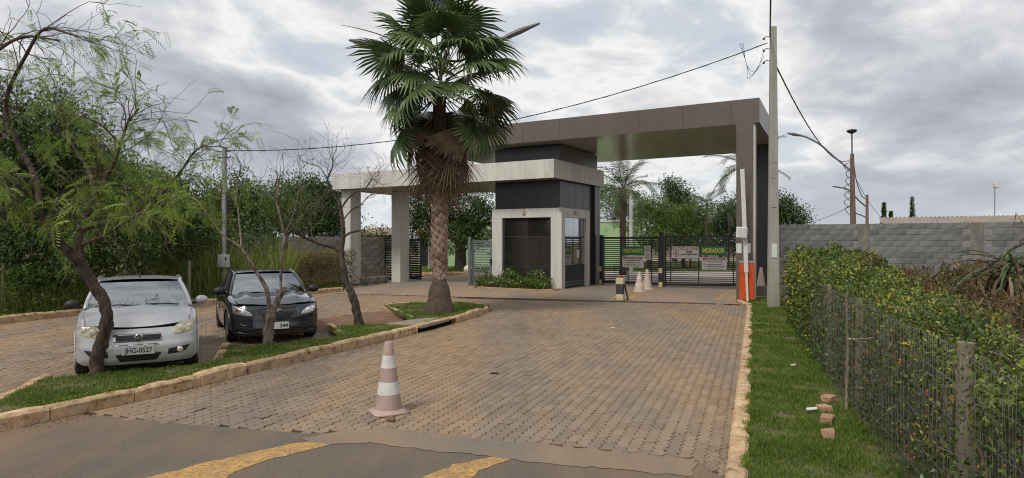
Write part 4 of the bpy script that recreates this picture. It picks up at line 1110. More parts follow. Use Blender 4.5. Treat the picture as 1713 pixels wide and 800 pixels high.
for i in range(52):
    az = i * 2.399 + .5; place_fan(deads[i % 5], 'dead_frond', random.uniform(4.5, 5.35), az, R(random.uniform(-86, -46)), random.uniform(.7, 1.15), random.uniform(-.4, .4), .24)
for az, z in ((R(-50), 5.16), (R(30), 5.08)):
    place_fan(fan_me := fan(20 + int(z * 10), .25, .84, 30, R(70), .1, -.05, .08, .3), 'dead_frond', z, az, R(-80), 1.06, 0, .86); fan_me.materials.append(m_dead)
m_stalk = mat('dry_flower_stalk', (.34, .23, .14), (.2, .13, .08), scale=6, rough=.9)
for az, el_, z, L in ((R(-75), R(22), 6.4, 1.35), (R(-60), R(15), 6.2, 1.0), (R(80), R(28), 6.3, 1.9), (R(70), R(5), 6.1, 1.5), (R(-100), R(30), 6.5, 1.3), (R(20), R(40), 6.4, 1.0)):
    b = MB(); p = Vector((PX, PY, z)); d = Vector((math.sin(az) * math.cos(el_), -math.cos(az) * math.cos(el_), math.sin(el_))); pts = [p]
    for k in range(9): d = (d + Vector((0, 0, -.06))).normalized(); pts.append(pts[-1] + d * L / 9)
    b.tube(pts, radii(.02, .006, len(pts)), 5)
    for k in range(26):
        i = random.randint(4, 9); st = pts[i]; L2 = random.uniform(.25, .75); e = Vector((random.uniform(-.12, .12), random.uniform(-.12, .12), 0))
        b.tube([st, st + e * .6 + Vector((0, 0, -L2 * .35)), st + e + Vector((0, 0, -L2))], [.006, .007, .004], 3, False)
    b.build('flower_stalk', m_stalk, palm)

# ---- feather palms seen through the gateway
def feather(seed, L, arch, pairs, ll):
    rs = random.Random(seed); b = MB(); pts = [Vector((0, 0, 0))]; a = .0
    n = 14
    for i in range(n):
        a = arch * ((i + 1) / n) ** 1.3; pts.append(pts[-1] + Vector((0, math.cos(a), -math.sin(a))) * L / n)
    b.tube(pts, radii(.025, .006, n + 1), 4)
    for i in range(pairs):
        t = .14 + .86 * i / pairs; f = t * n; k = min(n - 1, int(f)); p = pts[k].lerp(pts[k + 1], f - k); d = (pts[k + 1] - pts[k]).normalized()
        l_ = ll * (1 - .65 * abs(t - .4)) * rs.uniform(.85, 1.1)
        for s in (-1, 1):
            e = (d * .55 + Vector((s * .75, 0, rs.uniform(-.1, .25)))).normalized(); w = d * .022
            m_ = p + e * l_ * .5; q = p + e * l_ + Vector((0, 0, -l_ * rs.uniform(.25, .5)))
            b.add([p - w * .5, p + w * .5, m_ + w, m_ - w, q], [(0, 1, 2, 3), (3, 2, 4)])
    return b.mesh('frond')
m_feather = mat('feather_frond', (.035, .065, .018), (.085, .115, .03), scale=2, rough=.5, trans=.25, rnd=.3)
fe = [feather(s, 2.9, ar, 34, .62) for s, ar in ((1, 1.6), (2, 1.1), (3, 2.0), (4, .8))]
for me in fe: me.materials.append(m_feather)
def feather_palm(label, base, h, r, nf, sc, e0=78, e1=-35, seed=1, wood=None, lean=0):
    random.seed(seed); t = empty('feather_palm', base, label=label, cat='palm tree')
    pts = [Vector(base) + Vector((lean * (i / 8) ** 2, 0, h * i / 8)) for i in range(9)]
    MB().tube(pts, [r * (1.25 if i == 0 else 1) * (1.3 if i > 5 and r > .15 else 1) * lerp(1, .85, i / 8) for i in range(9)], 10).build('trunk', wood or m_pt, t, smooth=True)
    for i in range(nf):
        u = i / (nf - 1); az = i * 2.399 + random.uniform(-.25, .25); el_ = R(lerp(e0, e1, u)) + random.uniform(-.1, .1)
        o = bpy.data.objects.new('frond', fe[i % 4]); COL.objects.link(o); o.parent = t
        d = Vector((math.sin(az) * math.cos(el_), -math.cos(az) * math.cos(el_), math.sin(el_))); x = d.cross(Vector((0, 0, 1))).normalized(); z_ = x.cross(d)
        o.matrix_basis = Matrix.Translation((lean, 0, h - .05)) @ Matrix((x, d, z_)).transposed().to_4x4() @ Matrix.Scale(sc * random.uniform(.85, 1.1), 4)
    return t
Yq = 37.0; q = P(1042, 405, Yq); feather_palm('feathery queen palm behind the VISITANTE gate', (q.x, q.y, .05), 4.9, .2, 19, 1.0, 80, -12, 4)
Yq = 34.0; q = P(1246, 405, Yq); feather_palm('tall slim palm arching over behind the brown pillar', (q.x, q.y, .05), 5.9, .11, 16, .8, 80, -20, 6)
for (px, Yq, hh, sc, lab) in ((1155, 47, 3.7, .62, 'slim young palm behind the PROIBIDO sign'), (1182, 44, 4.4, .62, 'slim young palm behind the MORADOR sign'), (1219, 46, 4.0, .6, 'slim young palm close behind the brown pillar')):
    q = P(px, 405, Yq); feather_palm(lab, (q.x, q.y, .05), hh, .07, 14, sc, 80, -10, px)

# ---- broadleaf trees of the background
def crown_points(lobes, seed):
    rs = np.random.default_rng(seed); P_, T_, C_ = [], [], []
    for (c, r, ncl, per, sp) in lobes:
        u = unit(rs.normal(size=(ncl, 3))); rad = rs.uniform(.25, 1, ncl) ** .45
        rad *= 1 + .22 * np.sin(u[:, 0] * 5 + seed) * np.sin(u[:, 2] * 6 + seed)
        cc = np.array(c) + u * rad[:, None] * np.array(r)
        tone = np.clip(rs.normal(.33, .2, ncl), 0, 1)
        pos = np.repeat(cc, per, 0) + rs.normal(0, sp, (ncl * per, 3)) * np.array([1, 1, .75])
        P_.append(pos); T_.append(np.clip(np.repeat(tone, per) + rs.normal(0, .12, ncl * per), 0, 1)); C_.append(np.repeat(cc, per, 0))
    return np.concatenate(P_), np.concatenate(T_), np.concatenate(C_)
def broad_tree(label, px, Yd, base_px, lobes_px, m, leaf=.16, seed=1, dens=1.0, trunk=.16, bark=None, name='broadleaf_tree', cat='tree', asp=.42, per=26, sp=None, droop=.35, trunk_top=None):
    q = P(px, 405, Yd); zb = zd(q.x, q.y) if -6 < q.x < 14 and q.y > 24 else .05
    base = Vector((q.x, q.y, zb)); t = empty(name, base, label=label, cat=cat)
    lobes = []
    for (cx_, cy_, rx, ry, dy) in lobes_px:
        Yl = Yd + dy; c = P(cx_, cy_, Yl); rw, rh = rx * Yl / FPX, ry * Yl / FPX
        ncl = int(dens * 26 * (rw * rh) / (leaf * leaf * 16)) + 12
        lobes.append((tuple(c), (rw, rw * .85, rh), ncl, per, sp or leaf * 1.5))
    pos, tone, cc = crown_points(lobes, seed)
    k = pos[:, 2] > .1; pos, tone, cc = pos[k], tone[k], cc[k]
    n = len(pos); rs = np.random.default_rng(seed + 9)
    d = unit(rs.normal(size=(n, 3)) + unit(pos - cc) * .7 + np.array([0, 0, -droop])); nr = unit(rs.normal(size=(n, 3)) * .8 + np.array([0, 0, 1.0]))
    o = link('crown', leaf_mesh('crown', pos, d, nr, leaf * rs.uniform(.7, 1.35, n), leaf * asp * rs.uniform(.8, 1.2, n), tone), m, t); o['kind'] = 'stuff'
    random.seed(seed); b = MB()
    fork = base + Vector((0, 0, max(.5, (min(l[0][2] - l[1][2] for l in lobes) - zb) * .9 if trunk_top is None else trunk_top)))
    b.tube(spline([base - Vector((0, 0, .1)), base.lerp(fork, .5) + Vector((random.uniform(-.1, .1), 0, 0)), fork], 4), radii(trunk * 1.2, trunk * .85, 9, .05), 9)
    for l in lobes:
        c = Vector(l[0]); b.tube(spline([fork - Vector((0, 0, .1)), fork.lerp(c, .5) + Vector((random.uniform(-.2, .2), random.uniform(-.2, .2), -.1)), c], 3), radii(trunk * .6, trunk * .18, 7), 6)
        for k in range(5):
            e = c + Vector((random.uniform(-1, 1) * l[1][0], random.uniform(-1, 1) * l[1][1], random.uniform(-.6, 1) * l[1][2])) * .75
            b.tube([fork.lerp(c, .6), (fork.lerp(c, .6) + e) / 2 + Vector((0, 0, .1)), e], [trunk * .3, trunk * .18, trunk * .06], 5, False)
    b.build('trunk', bark or m_bark, t, smooth=True)
    return t
broad_tree('big dark tree filling the upper left behind the pepper tree', 40, 18.5, 0, [(20, 290, 120, 130, 0), (130, 330, 75, 110, .5), (-60, 330, 110, 150, 1), (95, 235, 75, 75, 0), (60, 420, 120, 60, -.5), (190, 400, 60, 60, 0)], m_lf_dark, .13, 21, 1.7, .22, asp=.35)
broad_tree('dark tree behind the roof of the silver car', 235, 22, 0, [(215, 350, 70, 75, 0), (285, 375, 60, 60, 0), (180, 300, 45, 50, .5)], m_lf_dark, .14, 22, 1.6, .15)
broad_tree('yellowish bushy tree left of the slim grey pole', 320, 25, 0, [(318, 380, 48, 50, 0), (350, 400, 40, 45, 0), (290, 330, 35, 40, 1)], m_lf_mid, .14, 23, 1.5, .12)
broad_tree('round dark mango tree behind the slim grey pole', 405, 36, 0, [(395, 340, 55, 48, 0), (425, 365, 42, 48, 0), (365, 365, 42, 48, 0), (400, 390, 60, 30, -1)], m_lf_dark, .19, 24, 1.5, .2)
broad_tree('round dark mango tree behind the left end of the canopy', 520, 41, 0, [(515, 340, 52, 48, 0), (550, 350, 42, 46, 0), (480, 345, 42, 44, 0), (530, 378, 60, 25, 0)], m_lf_dark, .19, 25, 1.5, .2)
broad_tree('drooping pale green tree between the two mango trees', 478, 28, 0, [(475, 330, 35, 32, 0), (500, 345, 34, 35, 0), (455, 350, 28, 38, 0)], m_lf_mid, .22, 26, .75, .09, asp=.10, droop=1.3, sp=.3)
broad_tree('purplish dry shrub in front of the left block wall', 432, 25, 0, [(430, 420, 35, 32, 0), (395, 435, 28, 26, 0)], m_lf_dark, .12, 27, .6, .06, asp=.3)
broad_tree('light green shrub standing at the left block wall', 470, 26.5, 0, [(470, 440, 38, 26, 0), (440, 455, 30, 18, 0)], m_lf_mid, .16, 28, .8, .05, asp=.18, droop=.9)
broad_tree('dark spreading tree with stout trunk seen beyond the palm', 770, 42, 0, [(730, 355, 40, 38, 0), (780, 350, 45, 40, 0), (815, 375, 30, 42, 0), (755, 395, 55, 28, 0), (695, 350, 22, 45, 0)], m_lf_dark, .17, 29, 1.15, .36, trunk_top=1.9)
broad_tree('glossy green tree right of the queen palm behind the gate', 1085, 44, 0, [(1080, 370, 34, 28, 0), (1105, 355, 30, 26, 0), (1060, 345, 30, 30, 12), (1020, 340, 30, 36, 13), (1098, 398, 28, 22, -1)], m_lf_mid, .17, 30, 1.1, .15)
broad_tree('tall dark pointed tree rising over the gate', 1130, 58, 0, [(1125, 312, 14, 16, 0), (1133, 325, 20, 16, 0), (1138, 340, 24, 20, 0), (1130, 355, 32, 27, 0), (1135, 380, 40, 30, 0)], m_lf_dark, .22, 31, 1.4, .2)
broad_tree('green tree with yellow tips behind the PROIBIDO sign', 1145, 46, 0, [(1140, 372, 30, 26, 0), (1168, 365, 28, 28, 0), (1120, 388, 26, 24, -1), (1160, 402, 34, 24, -1)], m_lf_mid, .17, 32, 1.1, .14)
broad_tree('dark green tree just left of the brown pillar', 1205, 48, 0, [(1195, 372, 32, 28, 0), (1222, 365, 26, 32, 0), (1240, 360, 22, 38, 0), (1205, 402, 36, 26, -1)], m_lf_dark, .17, 33, 1.1, .14)
broad_tree('lone dark tree behind the grey wall beside the utility pole', 1322, 47, 0, [(1308, 345, 20, 24, 0), (1325, 358, 25, 20, 0), (1300, 365, 20, 20, 0), (1340, 370, 15, 12, 0)], m_lf_dark, .17, 34, 1.1, .16)
broad_tree('grey green tree far off behind the blue tent', 600, 60, 0, [(600, 400, 30, 18, 0), (640, 400, 25, 22, 2), (700, 400, 25, 30, 3)], m_lf_dark, .25, 35, 1.0, .16)

# ---- hedge of dry bushes, tall grass and low growth on the verge
def bush_row(name, label, cat, boxes, m, leaf, n, seed, asp=.4, m2=None, frac=0.0):
    rs = np.random.default_rng(seed); t = None; Pn = []
    for (p0, p1, w, h0, h1) in boxes:
        k = int(n * (Vector(p1) - Vector(p0)).length); u = rs.uniform(0, 1, k)[:, None]; c = np.array(p0) * (1 - u) + np.array(p1) * u
        d = np.array(p1) - np.array(p0); d = d / np.linalg.norm(d); s = np.array([-d[1], d[0], 0])
        hh = h0 + (h1 - h0) * (.8 + .2 * np.sin(u[:, 0] * 23 + seed)); vv = rs.uniform(0, 1, k) ** .7; ss = rs.uniform(-1, 1, k); ss = np.sign(ss) * np.abs(ss) ** .6
        Pn.append(c + s * (ss * w / 2)[:, None] + np.array([0, 0, 1]) * (vv * hh)[:, None] + rs.normal(0, .04, (k, 3)))
    pos = np.concatenate(Pn); n_ = len(pos); base = pos.mean(0); base[2] = .05
    t = empty(name, base, label=label, cat=cat)
    d = unit(rs.normal(size=(n_, 3)) + np.array([0, 0, .5])); nr = unit(rs.normal(size=(n_, 3)) + np.array([0, 0, .6])); tone = np.clip(rs.normal(.4, .25, n_) + .25 * np.sin(pos[:, 0] * 3) * np.sin(pos[:, 2] * 5), 0, 1)
    sel = rs.uniform(0, 1, n_) < frac
    for (kk, mm, nm) in ((~sel, m, 'foliage'), (sel, m2, 'young_foliage')):
        if kk.sum() == 0: continue
        o = link(nm, leaf_mesh(nm, pos[kk], d[kk], nr[kk], leaf * rs.uniform(.6, 1.3, kk.sum()), leaf * asp, tone[kk]), mm, t); o['kind'] = 'stuff'
    return t, pos
hp = [P(482, 405, 25.2), P(575, 405, 29.0)]
bush_row('dry_hedge', 'clipped brownish yellow hedge beside the left white pillar', 'hedge', [((hp[0].x, hp[0].y, .05), (hp[1].x, hp[1].y, .05), 1.3, 1.35, 1.55)], m_lf_dry, .10, 2600, 41, .35, m_lf_lime, .12)
bq_ = [P(-60, 405, 16.5), P(150, 405, 18.5)]
bush_row('leafy_bush', 'low dark green bushes behind the far kerb at the left edge', 'bush', [((bq_[0].x, bq_[0].y, .1), (bq_[1].x, bq_[1].y, .1), 2.0, .9, 1.35)], m_lf_mid, .15, 1500, 42, .14)
bq_ = [P(160, 405, 20.0), P(300, 405, 22.0)]
bush_row('leafy_bush', 'scrubby bushes right behind the silver car roof', 'bush', [((bq_[0].x, bq_[0].y, .1), (bq_[1].x, bq_[1].y, .1), 2.0, 1.3, 1.9)], m_lf_mid, .14, 1500, 43, .16)
bq_ = [P(60, 405, 22.0), P(470, 405, 27.0)]
bush_row('leafy_bush', 'tangled dark scrub along the back of the verge', 'bush', [((bq_[0].x, bq_[0].y, .1), (bq_[1].x, bq_[1].y, .1), 1.6, 1.6, 2.4)], m_lf_dark, .15, 1300, 44, .3)
def reeds(name, label, poly, dens, h0, h1, w, m=None, z=.08):
    x, y = scatter(poly, dens); pos = np.stack([x, y, np.full(len(x), z)], 1)
    hh = RNG.uniform(h0, h1, len(x)) * (1 + .25 * np.sin(x * 1.3) * np.sin(y * 1.7 + x))
    o = link(name, blades(name, pos, hh, w, .55, np.clip(RNG.normal(.45, .28, len(x)), 0, 1)), m or m_reed); tag(o, label, cat='grass', kind='stuff'); return o
reeds('tall_grass', 'tall yellow green grass behind the kerb between the two cars', [P(262, 405, 21.2), P(490, 405, 23.8), P(485, 405, 26.5), P(255, 405, 25)], 260, .9, 2.1, .024)
reeds('tall_grass', 'tall green grass on the verge behind the silver car', [P(-80, 405, 15.6), P(262, 405, 20.6), P(250, 405, 23), P(-60, 405, 19)], 190, .4, 1.15, .022)
# ================================================================== PARKED CARS
m_silver = mat('silver_car_paint', (0.52, 0.525, 0.535), (0.47, 0.475, 0.485), scale=3, rough=.34, metal=.3, coat=.8, dirt=[((.30, .25, .19), 3.0, .52, .78, .45)])
m_black_car = mat('graphite_car_paint', (0.016, 0.021, 0.026), (0.02, 0.025, 0.03), scale=3, rough=.22, metal=.3, coat=1.0, dirt=[((.12, .09, .065), 2.2, .58, .85, .25)])
def glass(name, tint, refl):
    m = bpy.data.materials.new(name); m.use_nodes = True; N, L = m.node_tree.nodes, m.node_tree.links
    N.remove(N['Principled BSDF'])
    tr_ = N.new('ShaderNodeBsdfTransparent'); tr_.inputs[0].default_value = tint + (1,)
    gl = N.new('ShaderNodeBsdfGlossy'); gl.inputs['Roughness'].default_value = .03; gl.inputs[0].default_value = (.9, .95, 1, 1)
    fr = N.new('ShaderNodeFresnel'); fr.inputs[0].default_value = refl
    mx = N.new('ShaderNodeMixShader'); L.new(fr.outputs[0], mx.inputs[0]); L.new(tr_.outputs[0], mx.inputs[1]); L.new(gl.outputs[0], mx.inputs[2]); L.new(mx.outputs[0], N['Material Output'].inputs[0])
    return m
m_screen = glass('windscreen_glass', (.66, .72, .70), 4.0)
m_sidegl = glass('side_glass', (.36, .40, .39), 2.2)
m_tyre = mat('tyre_rubber', (0.018, 0.017, 0.016), (.04, .034, .028), scale=9, rough=.9)
m_rim = mat('wheel_rim', (.28, .28, .29), rough=.35, metal=.8)
m_plast = mat('black_plastic', (.014, .014, .015), rough=.55)
m_lens_old = mat('yellowed_lens', (.55, .48, .30), (.44, .38, .24), scale=10, rough=.18, spec=.8, coat=.6)
m_lens_in = mat('lens_reflector', (.66, .62, .48), rough=.2, metal=.4, coat=.6)
m_lens_new = mat('clear_lens', (.52, .54, .55), (.30, .31, .32), scale=14, rough=.1, metal=.5, coat=1.0)
m_lens_bulb = mat('lens_bulb', (.8, .82, .84), rough=.1, metal=.6, coat=1.0)
m_chrome = mat('chrome', (.62, .62, .62), rough=.15, metal=1.0)
m_plate = mat('number_plate_grey', (.42, .42, .41), (.36, .355, .34), scale=9, rough=.5)
m_plate_w = mat('number_plate_light', (.60, .60, .58), rough=.5)
m_amber = mat('amber_lens', (.35, .12, .02), rough=.2)
m_under = mat('car_underside', (.01, .01, .01), rough=.9)
m_seat = mat('seat_cloth', (.07, .07, .072), rough=.9)

def interp(xs, ys, x): return float(np.interp(x, xs, ys))
def make_car(name, label, loc, yaw, c):
    """x across, y towards the rear, nose at y = 0; panels are separate surfaces meeting at their joints"""
    t = empty(name, loc, yaw, label, 'car')
    W, paint = c['W'], c['paint']
    wy, wx = zip(*c['plan'])           # half width along the car
    by, bz = zip(*c['belt'])           # bonnet edge / belt line height along the car
    hw = lambda y: W * interp(wy, wx, y)
    belt = lambda y: interp(by, bz, y)
    rows = c['rows']                   # body side section: (fraction of half width, height or None for belt offset)
    def side_pt(s, y, v):
        k = v * (len(rows) - 1); i = min(int(k), len(rows) - 2); f = k - i
        def rp(r): return hw(y) * r[0], (r[1] if r[2] == 0 else belt(y) + r[1])
        a, b_ = rp(rows[i]), rp(rows[i + 1]); f2 = f
        return Vector((s * lerp(a[0], b_[0], f2), y, lerp(a[1], b_[1], f2)))
    NX, NZ = c['nose_plan'], c['nose_prof']
    nosex, nosey = zip(*NX); nz, ny = zip(*NZ)
    y_side = c['y_side']; ztop = nz[-1]
    # bumper and nose
    def nose(u, v):
        a = (u * 2 - 1); xx = abs(a)
        zb_ = nz[0] + .14 * max(0, (xx - .62) / .38) ** 1.4
        z = lerp(zb_, ztop - c.get('nose_drop', .0) * xx ** 2, v) + c.get('corner_up', .0) * xx ** 3 * v
        px_ = interp([i / (len(nosex) - 1) for i in range(len(nosex))], nosex, xx); py_ = interp([i / (len(nosex) - 1) for i in range(len(nosex))], nosey, xx)
        fr = 1 - .07 * max(0, (.25 - z) / .1) * xx
        return Vector((math.copysign(px_ * fr, a), py_ + interp(nz, ny, z) * (1 - .6 * xx ** 2), z))
    nb = MB(); nb.grid(nose, 40, 22); nb.build('front_bumper', paint, t, True, True)
    # sides, with the wheel arches left open
    ax = c['axles']; rw = c['rw']; ra = rw + .055
    for s in (-1, 1):
        sb = MB(); NU, NV = 110, 24; y0, y1 = y_side, c['L']
        sb.grid(lambda u, v: side_pt(s, lerp(y0, y1, u), v), NU, NV)
        def keep(f):
            m = sum((Vector(sb.v[i]) for i in f), Vector()) / len(f)
            return all((m.y - a) ** 2 + (m.z - rw) ** 2 > ra ** 2 for a in ax)
        sb.f = [f if s > 0 else tuple(reversed(f)) for f in sb.f if keep(f)]
        sb.build('body_side', paint, t, True, True)
        for a in ax:
            ab = MB(); pts = []
            for k in range(19):
                an = R(lerp(-18, 198, k / 18)); y_, z_ = a + ra * math.cos(an), rw + ra * math.sin(an); vv = min(1, max(0, (z_ - rows[0][1]) / (belt(y_) - rows[0][1])))
                pts.append(Vector((s * (hw(y_) * .995), y_, max(.17, z_))))
            ab.tube(pts, .013, 6); ab.build('arch_lip', paint if not c.get('dark_arch') else m_plast, t, True, True)
    # bonnet
    yc = c['cowl'][0]
    def bonnet(u, v):
        a = u * 2 - 1; y = lerp(c['bonnet_y0'], yc, v); y += c['bonnet_sweep'] * abs(a) ** 2.2 * (1 - v) ** 1.5
        e = hw(max(y, y_side * .8)) * rows[-1][0] * interp([0, 1], [c.get('bonnet_front_w', .96), 1], min(1, v * 2.5))
        z = belt(y) + c['crown'] * (1 - abs(a) ** 2.4) * (0.4 + .6 * v) + c.get('ridge', 0) * math.exp(-((abs(a) - .62) / .12) ** 2) * min(1, v * 2 + .2)
        return Vector((a * e, y, z + .002))
    hb = MB(); hb.grid(bonnet, 32, 18); hood = hb.build('bonnet', paint, t, True, True)
    MB().grid(lambda u, v: (lambda y: Vector((lerp(-1, 1, u) * hw(max(y, .3)) * .955 * (1 if v > .15 else .93), y, belt(y) - .016)))(lerp(.20, .95, v) + c['bonnet_sweep'] * .75 * abs(u * 2 - 1) ** 2.2 * (1 - v)), 24, 10).build('wing_top', paint, t, True, True)
    # windscreen, roof, pillars, side glass, tail
    (y0, z0, w0), (y1, z1, w1) = c['cowl'], c['header']
    cur = c['screen_curve']
    def screen(u, v):
        a = u * 2 - 1; w = lerp(w0, w1, v)
        return Vector((a * w, lerp(y0, y1, v) + cur * abs(a) ** 2 * lerp(1, .6, v) - cur, lerp(z0, z1, v) + .03 * math.sin(math.pi * v) - .012 * abs(a) ** 2))
    MB().grid(screen, 20, 12).build('windscreen', m_screen, t, True, True)
    yr, zr = c['roof_end']
    def roof(u, v):
        a = u * 2 - 1; y = lerp(y1 - .03, yr, v); w = lerp(w1 + .05, w1 + .03, v); arch = c['roof_h'] * math.sin(math.pi * min(1, v * .8 + .12))
        return Vector((a * w, y + cur * .6 * (abs(a) ** 2 - 1) * (1 - v), lerp(z1, zr, v) + arch + .035 * (1 - abs(a) ** 2.5) - .012))
    MB().grid(roof, 20, 14).build('roof', paint, t, True, True)
    for s in (-1, 1):
        pa = [Vector((s * (w0 + .02), y0 + .03, z0 - .03))] + [Vector((s * (lerp(w0, w1, v) + .025), screen(1, v).y + .02, screen(1, v).z + .005)) for v in (.25, .5, .75, 1)]
        rail = [Vector((s * (w1 + .045), lerp(y1, yr, k / 6), roof(1, k / 6).z - .005)) for k in range(1, 7)]
        tail = [Vector((s * (w1 + .03), yr + .25, zr - .18)), Vector((s * (w0 - .02), yr + .5, belt(yr + .5) + .02))]
        MB().tube(spline(pa + rail + tail, 3), .034, 8).build('pillar', paint, t, True, True)
        gb = MB(); bot = [Vector((s * hw(y_) * rows[-1][0] * .99, y_, belt(y_) - .01)) for y_ in np.linspace(y0 + .05, yr + .45, 12)]
        top = [Vector((s * (w1 + .05), lerp(y1, yr, k / 11) if k else y1, roof(1, k / 11).z - .02)) for k in range(12)]
        top[0] = Vector((s * (w0 + .015), y0 + .25, z0 + .12)); top[1] = Vector((s * (lerp(w0, w1, .7) + .03), lerp(y0, y1, .75) + .08, lerp(z0, z1, .75)))
        gb.add(bot + top, [(i, i + 1, 13 + i, 12 + i) if s > 0 else (12 + i, 13 + i, i + 1, i) for i in range(11)]); gb.build('side_window', m_sidegl, t, True, True)
        MB().tube([Vector((s * (hw(y0 + 1.15) * rows[-1][0] + .005), y0 + 1.2, belt(y0 + 1.2))), Vector((s * (w1 + .058), y0 + 1.3, roof(1, .4).z - .02))], .03, 6).build('door_pillar', m_plast, t, True)
    rb = MB(); e_ = c['L']
    rb.add([(-w1, yr, zr), (w1, yr, zr), (w0 - .02, yr + .5, belt(yr + .5)), (-w0 + .02, yr + .5, belt(yr + .5))], [(0, 1, 2, 3)]); rb.build('rear_window', m_sidegl, t, True)
    rb = MB(); hw_ = hw(e_)
    rb.add([(-w0 + .02, yr + .5, belt(yr + .5)), (w0 - .02, yr + .5, belt(yr + .5)), (hw_ * .9, e_, belt(e_)), (-hw_ * .9, e_, belt(e_)), (-hw_ * .93, e_, .25), (hw_ * .93, e_, .25)], [(0, 1, 2, 3), (3, 2, 5, 4)]); rb.build('tail', paint, t, True)
    MB().box(-W * .8, W * .8, .25, e_ - .1, .16, .42).build('underside', m_under, t, True)
    MB().grid(lambda u, v: (lerp(-w0, w0, u) * 1.05, lerp(y0 - .06, y0 + .25, v), belt(y0) + .0 + .015 * v), 4, 2).build('cowl', m_plast, t, True)
    MB().grid(lambda u, v: (lerp(-w0, w0, u) * 1.03, lerp(y0 + .02, y0 + .5, v), belt(y0) + .0 - .03 * v + .02 * math.sin(v * 3.1)), 6, 4).build('dashboard', m_seat, t, True, True)
    for sx in (-.36, .36):
        MB().bbox(sx - .24, sx + .24, y0 + 1.0, y0 + 1.16, .42, belt(y0) + .12, .05, Matrix.Rotation(0, 4, 'X')).build('seat', m_seat, t, True)
        MB().bbox(sx - .13, sx + .13, y0 + 1.05, y0 + 1.14, belt(y0) + .13, belt(y0) + .31, .04).build('headrest', m_seat, t, True)
    MB().bbox(-.6, .6, y0 + 1.85, y0 + 2.0, .42, belt(y0) + .08, .05).build('rear_seat', m_seat, t, True)
    rg = MB()
    for k in range(16): a0_, a1_ = k * math.pi / 8, (k + 1) * math.pi / 8; rg.tube([(.36 + .18 * math.cos(a0_), y0 + .5 + .06 * math.sin(a0_), belt(y0) + .02 + .17 * math.sin(a0_)), (.36 + .18 * math.cos(a1_), y0 + .5 + .06 * math.sin(a1_), belt(y0) + .02 + .17 * math.sin(a1_))], .014, 5)
    rg.build('steering_wheel', m_plast, t, True)
    MB().bbox(-.10, .10, y1 - .12, y1 - .09, z1 - .10, z1 - .04, .01).build('rear_view_mirror', m_plast, t, True)
    for s in (-1, 1):
        for yy0 in (y0 + .12, y0 + 1.22, y0 + 2.05):
            g2 = MB(); g2.tube([side_pt(s, yy0, v) + Vector((s * .001, 0, 0)) for v in (.12, .3, .5, .66, .8, .92)], .005, 4); g2.build('door_gap', m_plast, t, True)
        for yy0 in (y0 + 1.0, y0 + 1.85): MB().bbox(s * hw(yy0) * .985 - .02, s * hw(yy0) * .985 + .02, yy0, yy0 + .17, belt(yy0) - .15, belt(yy0) - .115, .01).build('door_handle', m_plast, t, True)
    # wheels
    for a in ax:
        for s in (-1, 1):
            wt = empty('wheel', (s * (W * .985 - .10), a, rw), 0, parent=t); Mw = Matrix.Rotation(R(90), 4, 'Y')
            MB().lathe([(rw * .62, -.085), (rw * .93, -.095), (rw, -.06), (rw, .06), (rw * .93, .095), (rw * .62, .085)], 28, Mw).build('tyre', m_tyre, wt, True, True)
            MB().lathe([(.001, s * .05), (rw * .2, s * .07), (rw * .5, s * .05), (rw * .62, s * .085)], 20, Mw).build('rim', m_rim, wt, True, True)
    for a in ax: MB().box(-W * .62, W * .62, a - .3, a + .3, .2, .6).build('wheel_well', m_under, t, True)
    # project flat outlines seen from the front on to nose and bonnet
    allv, allf = [], []
    for m_ in (nb, hb): n0 = len(allv); allv += [Vector(v) for v in m_.v]; allf += [tuple(i + n0 for i in f) for f in m_.f]
    bvh = BVHTree.FromPolygons(allv, allf)
    def hit(x, z, off):
        h_ = bvh.ray_cast(Vector((x, -1, z)), Vector((0, 1, 0)))
        y = h_[0].y if h_[0] else interp([0, W], [nosey[0], y_side], abs(x))
        return Vector((x, y - off, z))
    def patch(nm, poly, material, off=.006, parent=None, nu=14, nv=8, rim=None):
        """outline given as matching lower and upper edges [(x, z)...]; lies on the bodywork"""
        lo, up = poly
        xs0, zs0 = zip(*lo); xs1, zs1 = zip(*up)
        def fn(u, v):
            k = u * (len(lo) - 1); i = min(int(k), len(lo) - 2); f = k - i
            a = (lerp(lo[i][0], lo[i + 1][0], f), lerp(lo[i][1], lo[i + 1][1], f)); b_ = (lerp(up[i][0], up[i + 1][0], f), lerp(up[i][1], up[i + 1][1], f))
            x, z = lerp(a[0], b_[0], v), lerp(a[1], b_[1], v); edge = min(u, 1 - u) * nu < .5 or min(v, 1 - v) * nv < .5
            return hit(x, z, -.004 if edge and off > .002 else off)
        b = MB(); b.grid(fn, nu, nv); return b.build(nm, material, parent or t, parent is None, True)
    return t, patch, hit, hw, belt

def mirror_pair(poly): return poly, ([(-x, z) for x, z in reversed(poly[0])], [(-x, z) for x, z in reversed(poly[1])])
def door_mirror(t, s, x, y, z, w, h, m_shell, arm=m_plast):
    mm = empty('door_mirror', (s * x, y, z), 0, parent=t)
    b = MB(); b.sphere((s * w / 2, 0, h / 2), .5, 14, w, .13, h); b.build('shell', m_shell, mm, True, True)
    MB().tube([(-s * .13, .02, h * .05), (-s * .02, .02, h * .22), (s * w * .3, .02, h * .35)], [.035, .03, .024], 8).build('stalk', arm, mm, True)
def disc(t, hitp, r, material, nm, depth=.01):
    M_ = Matrix.Translation(hitp) @ Matrix.Rotation(R(90), 4, 'X')
    return MB().lathe([(.001, depth * 1.4), (r * .6, depth * 1.2), (r * .93, depth), (r, 0)], 20, M_).build(nm, material, t, True, True)

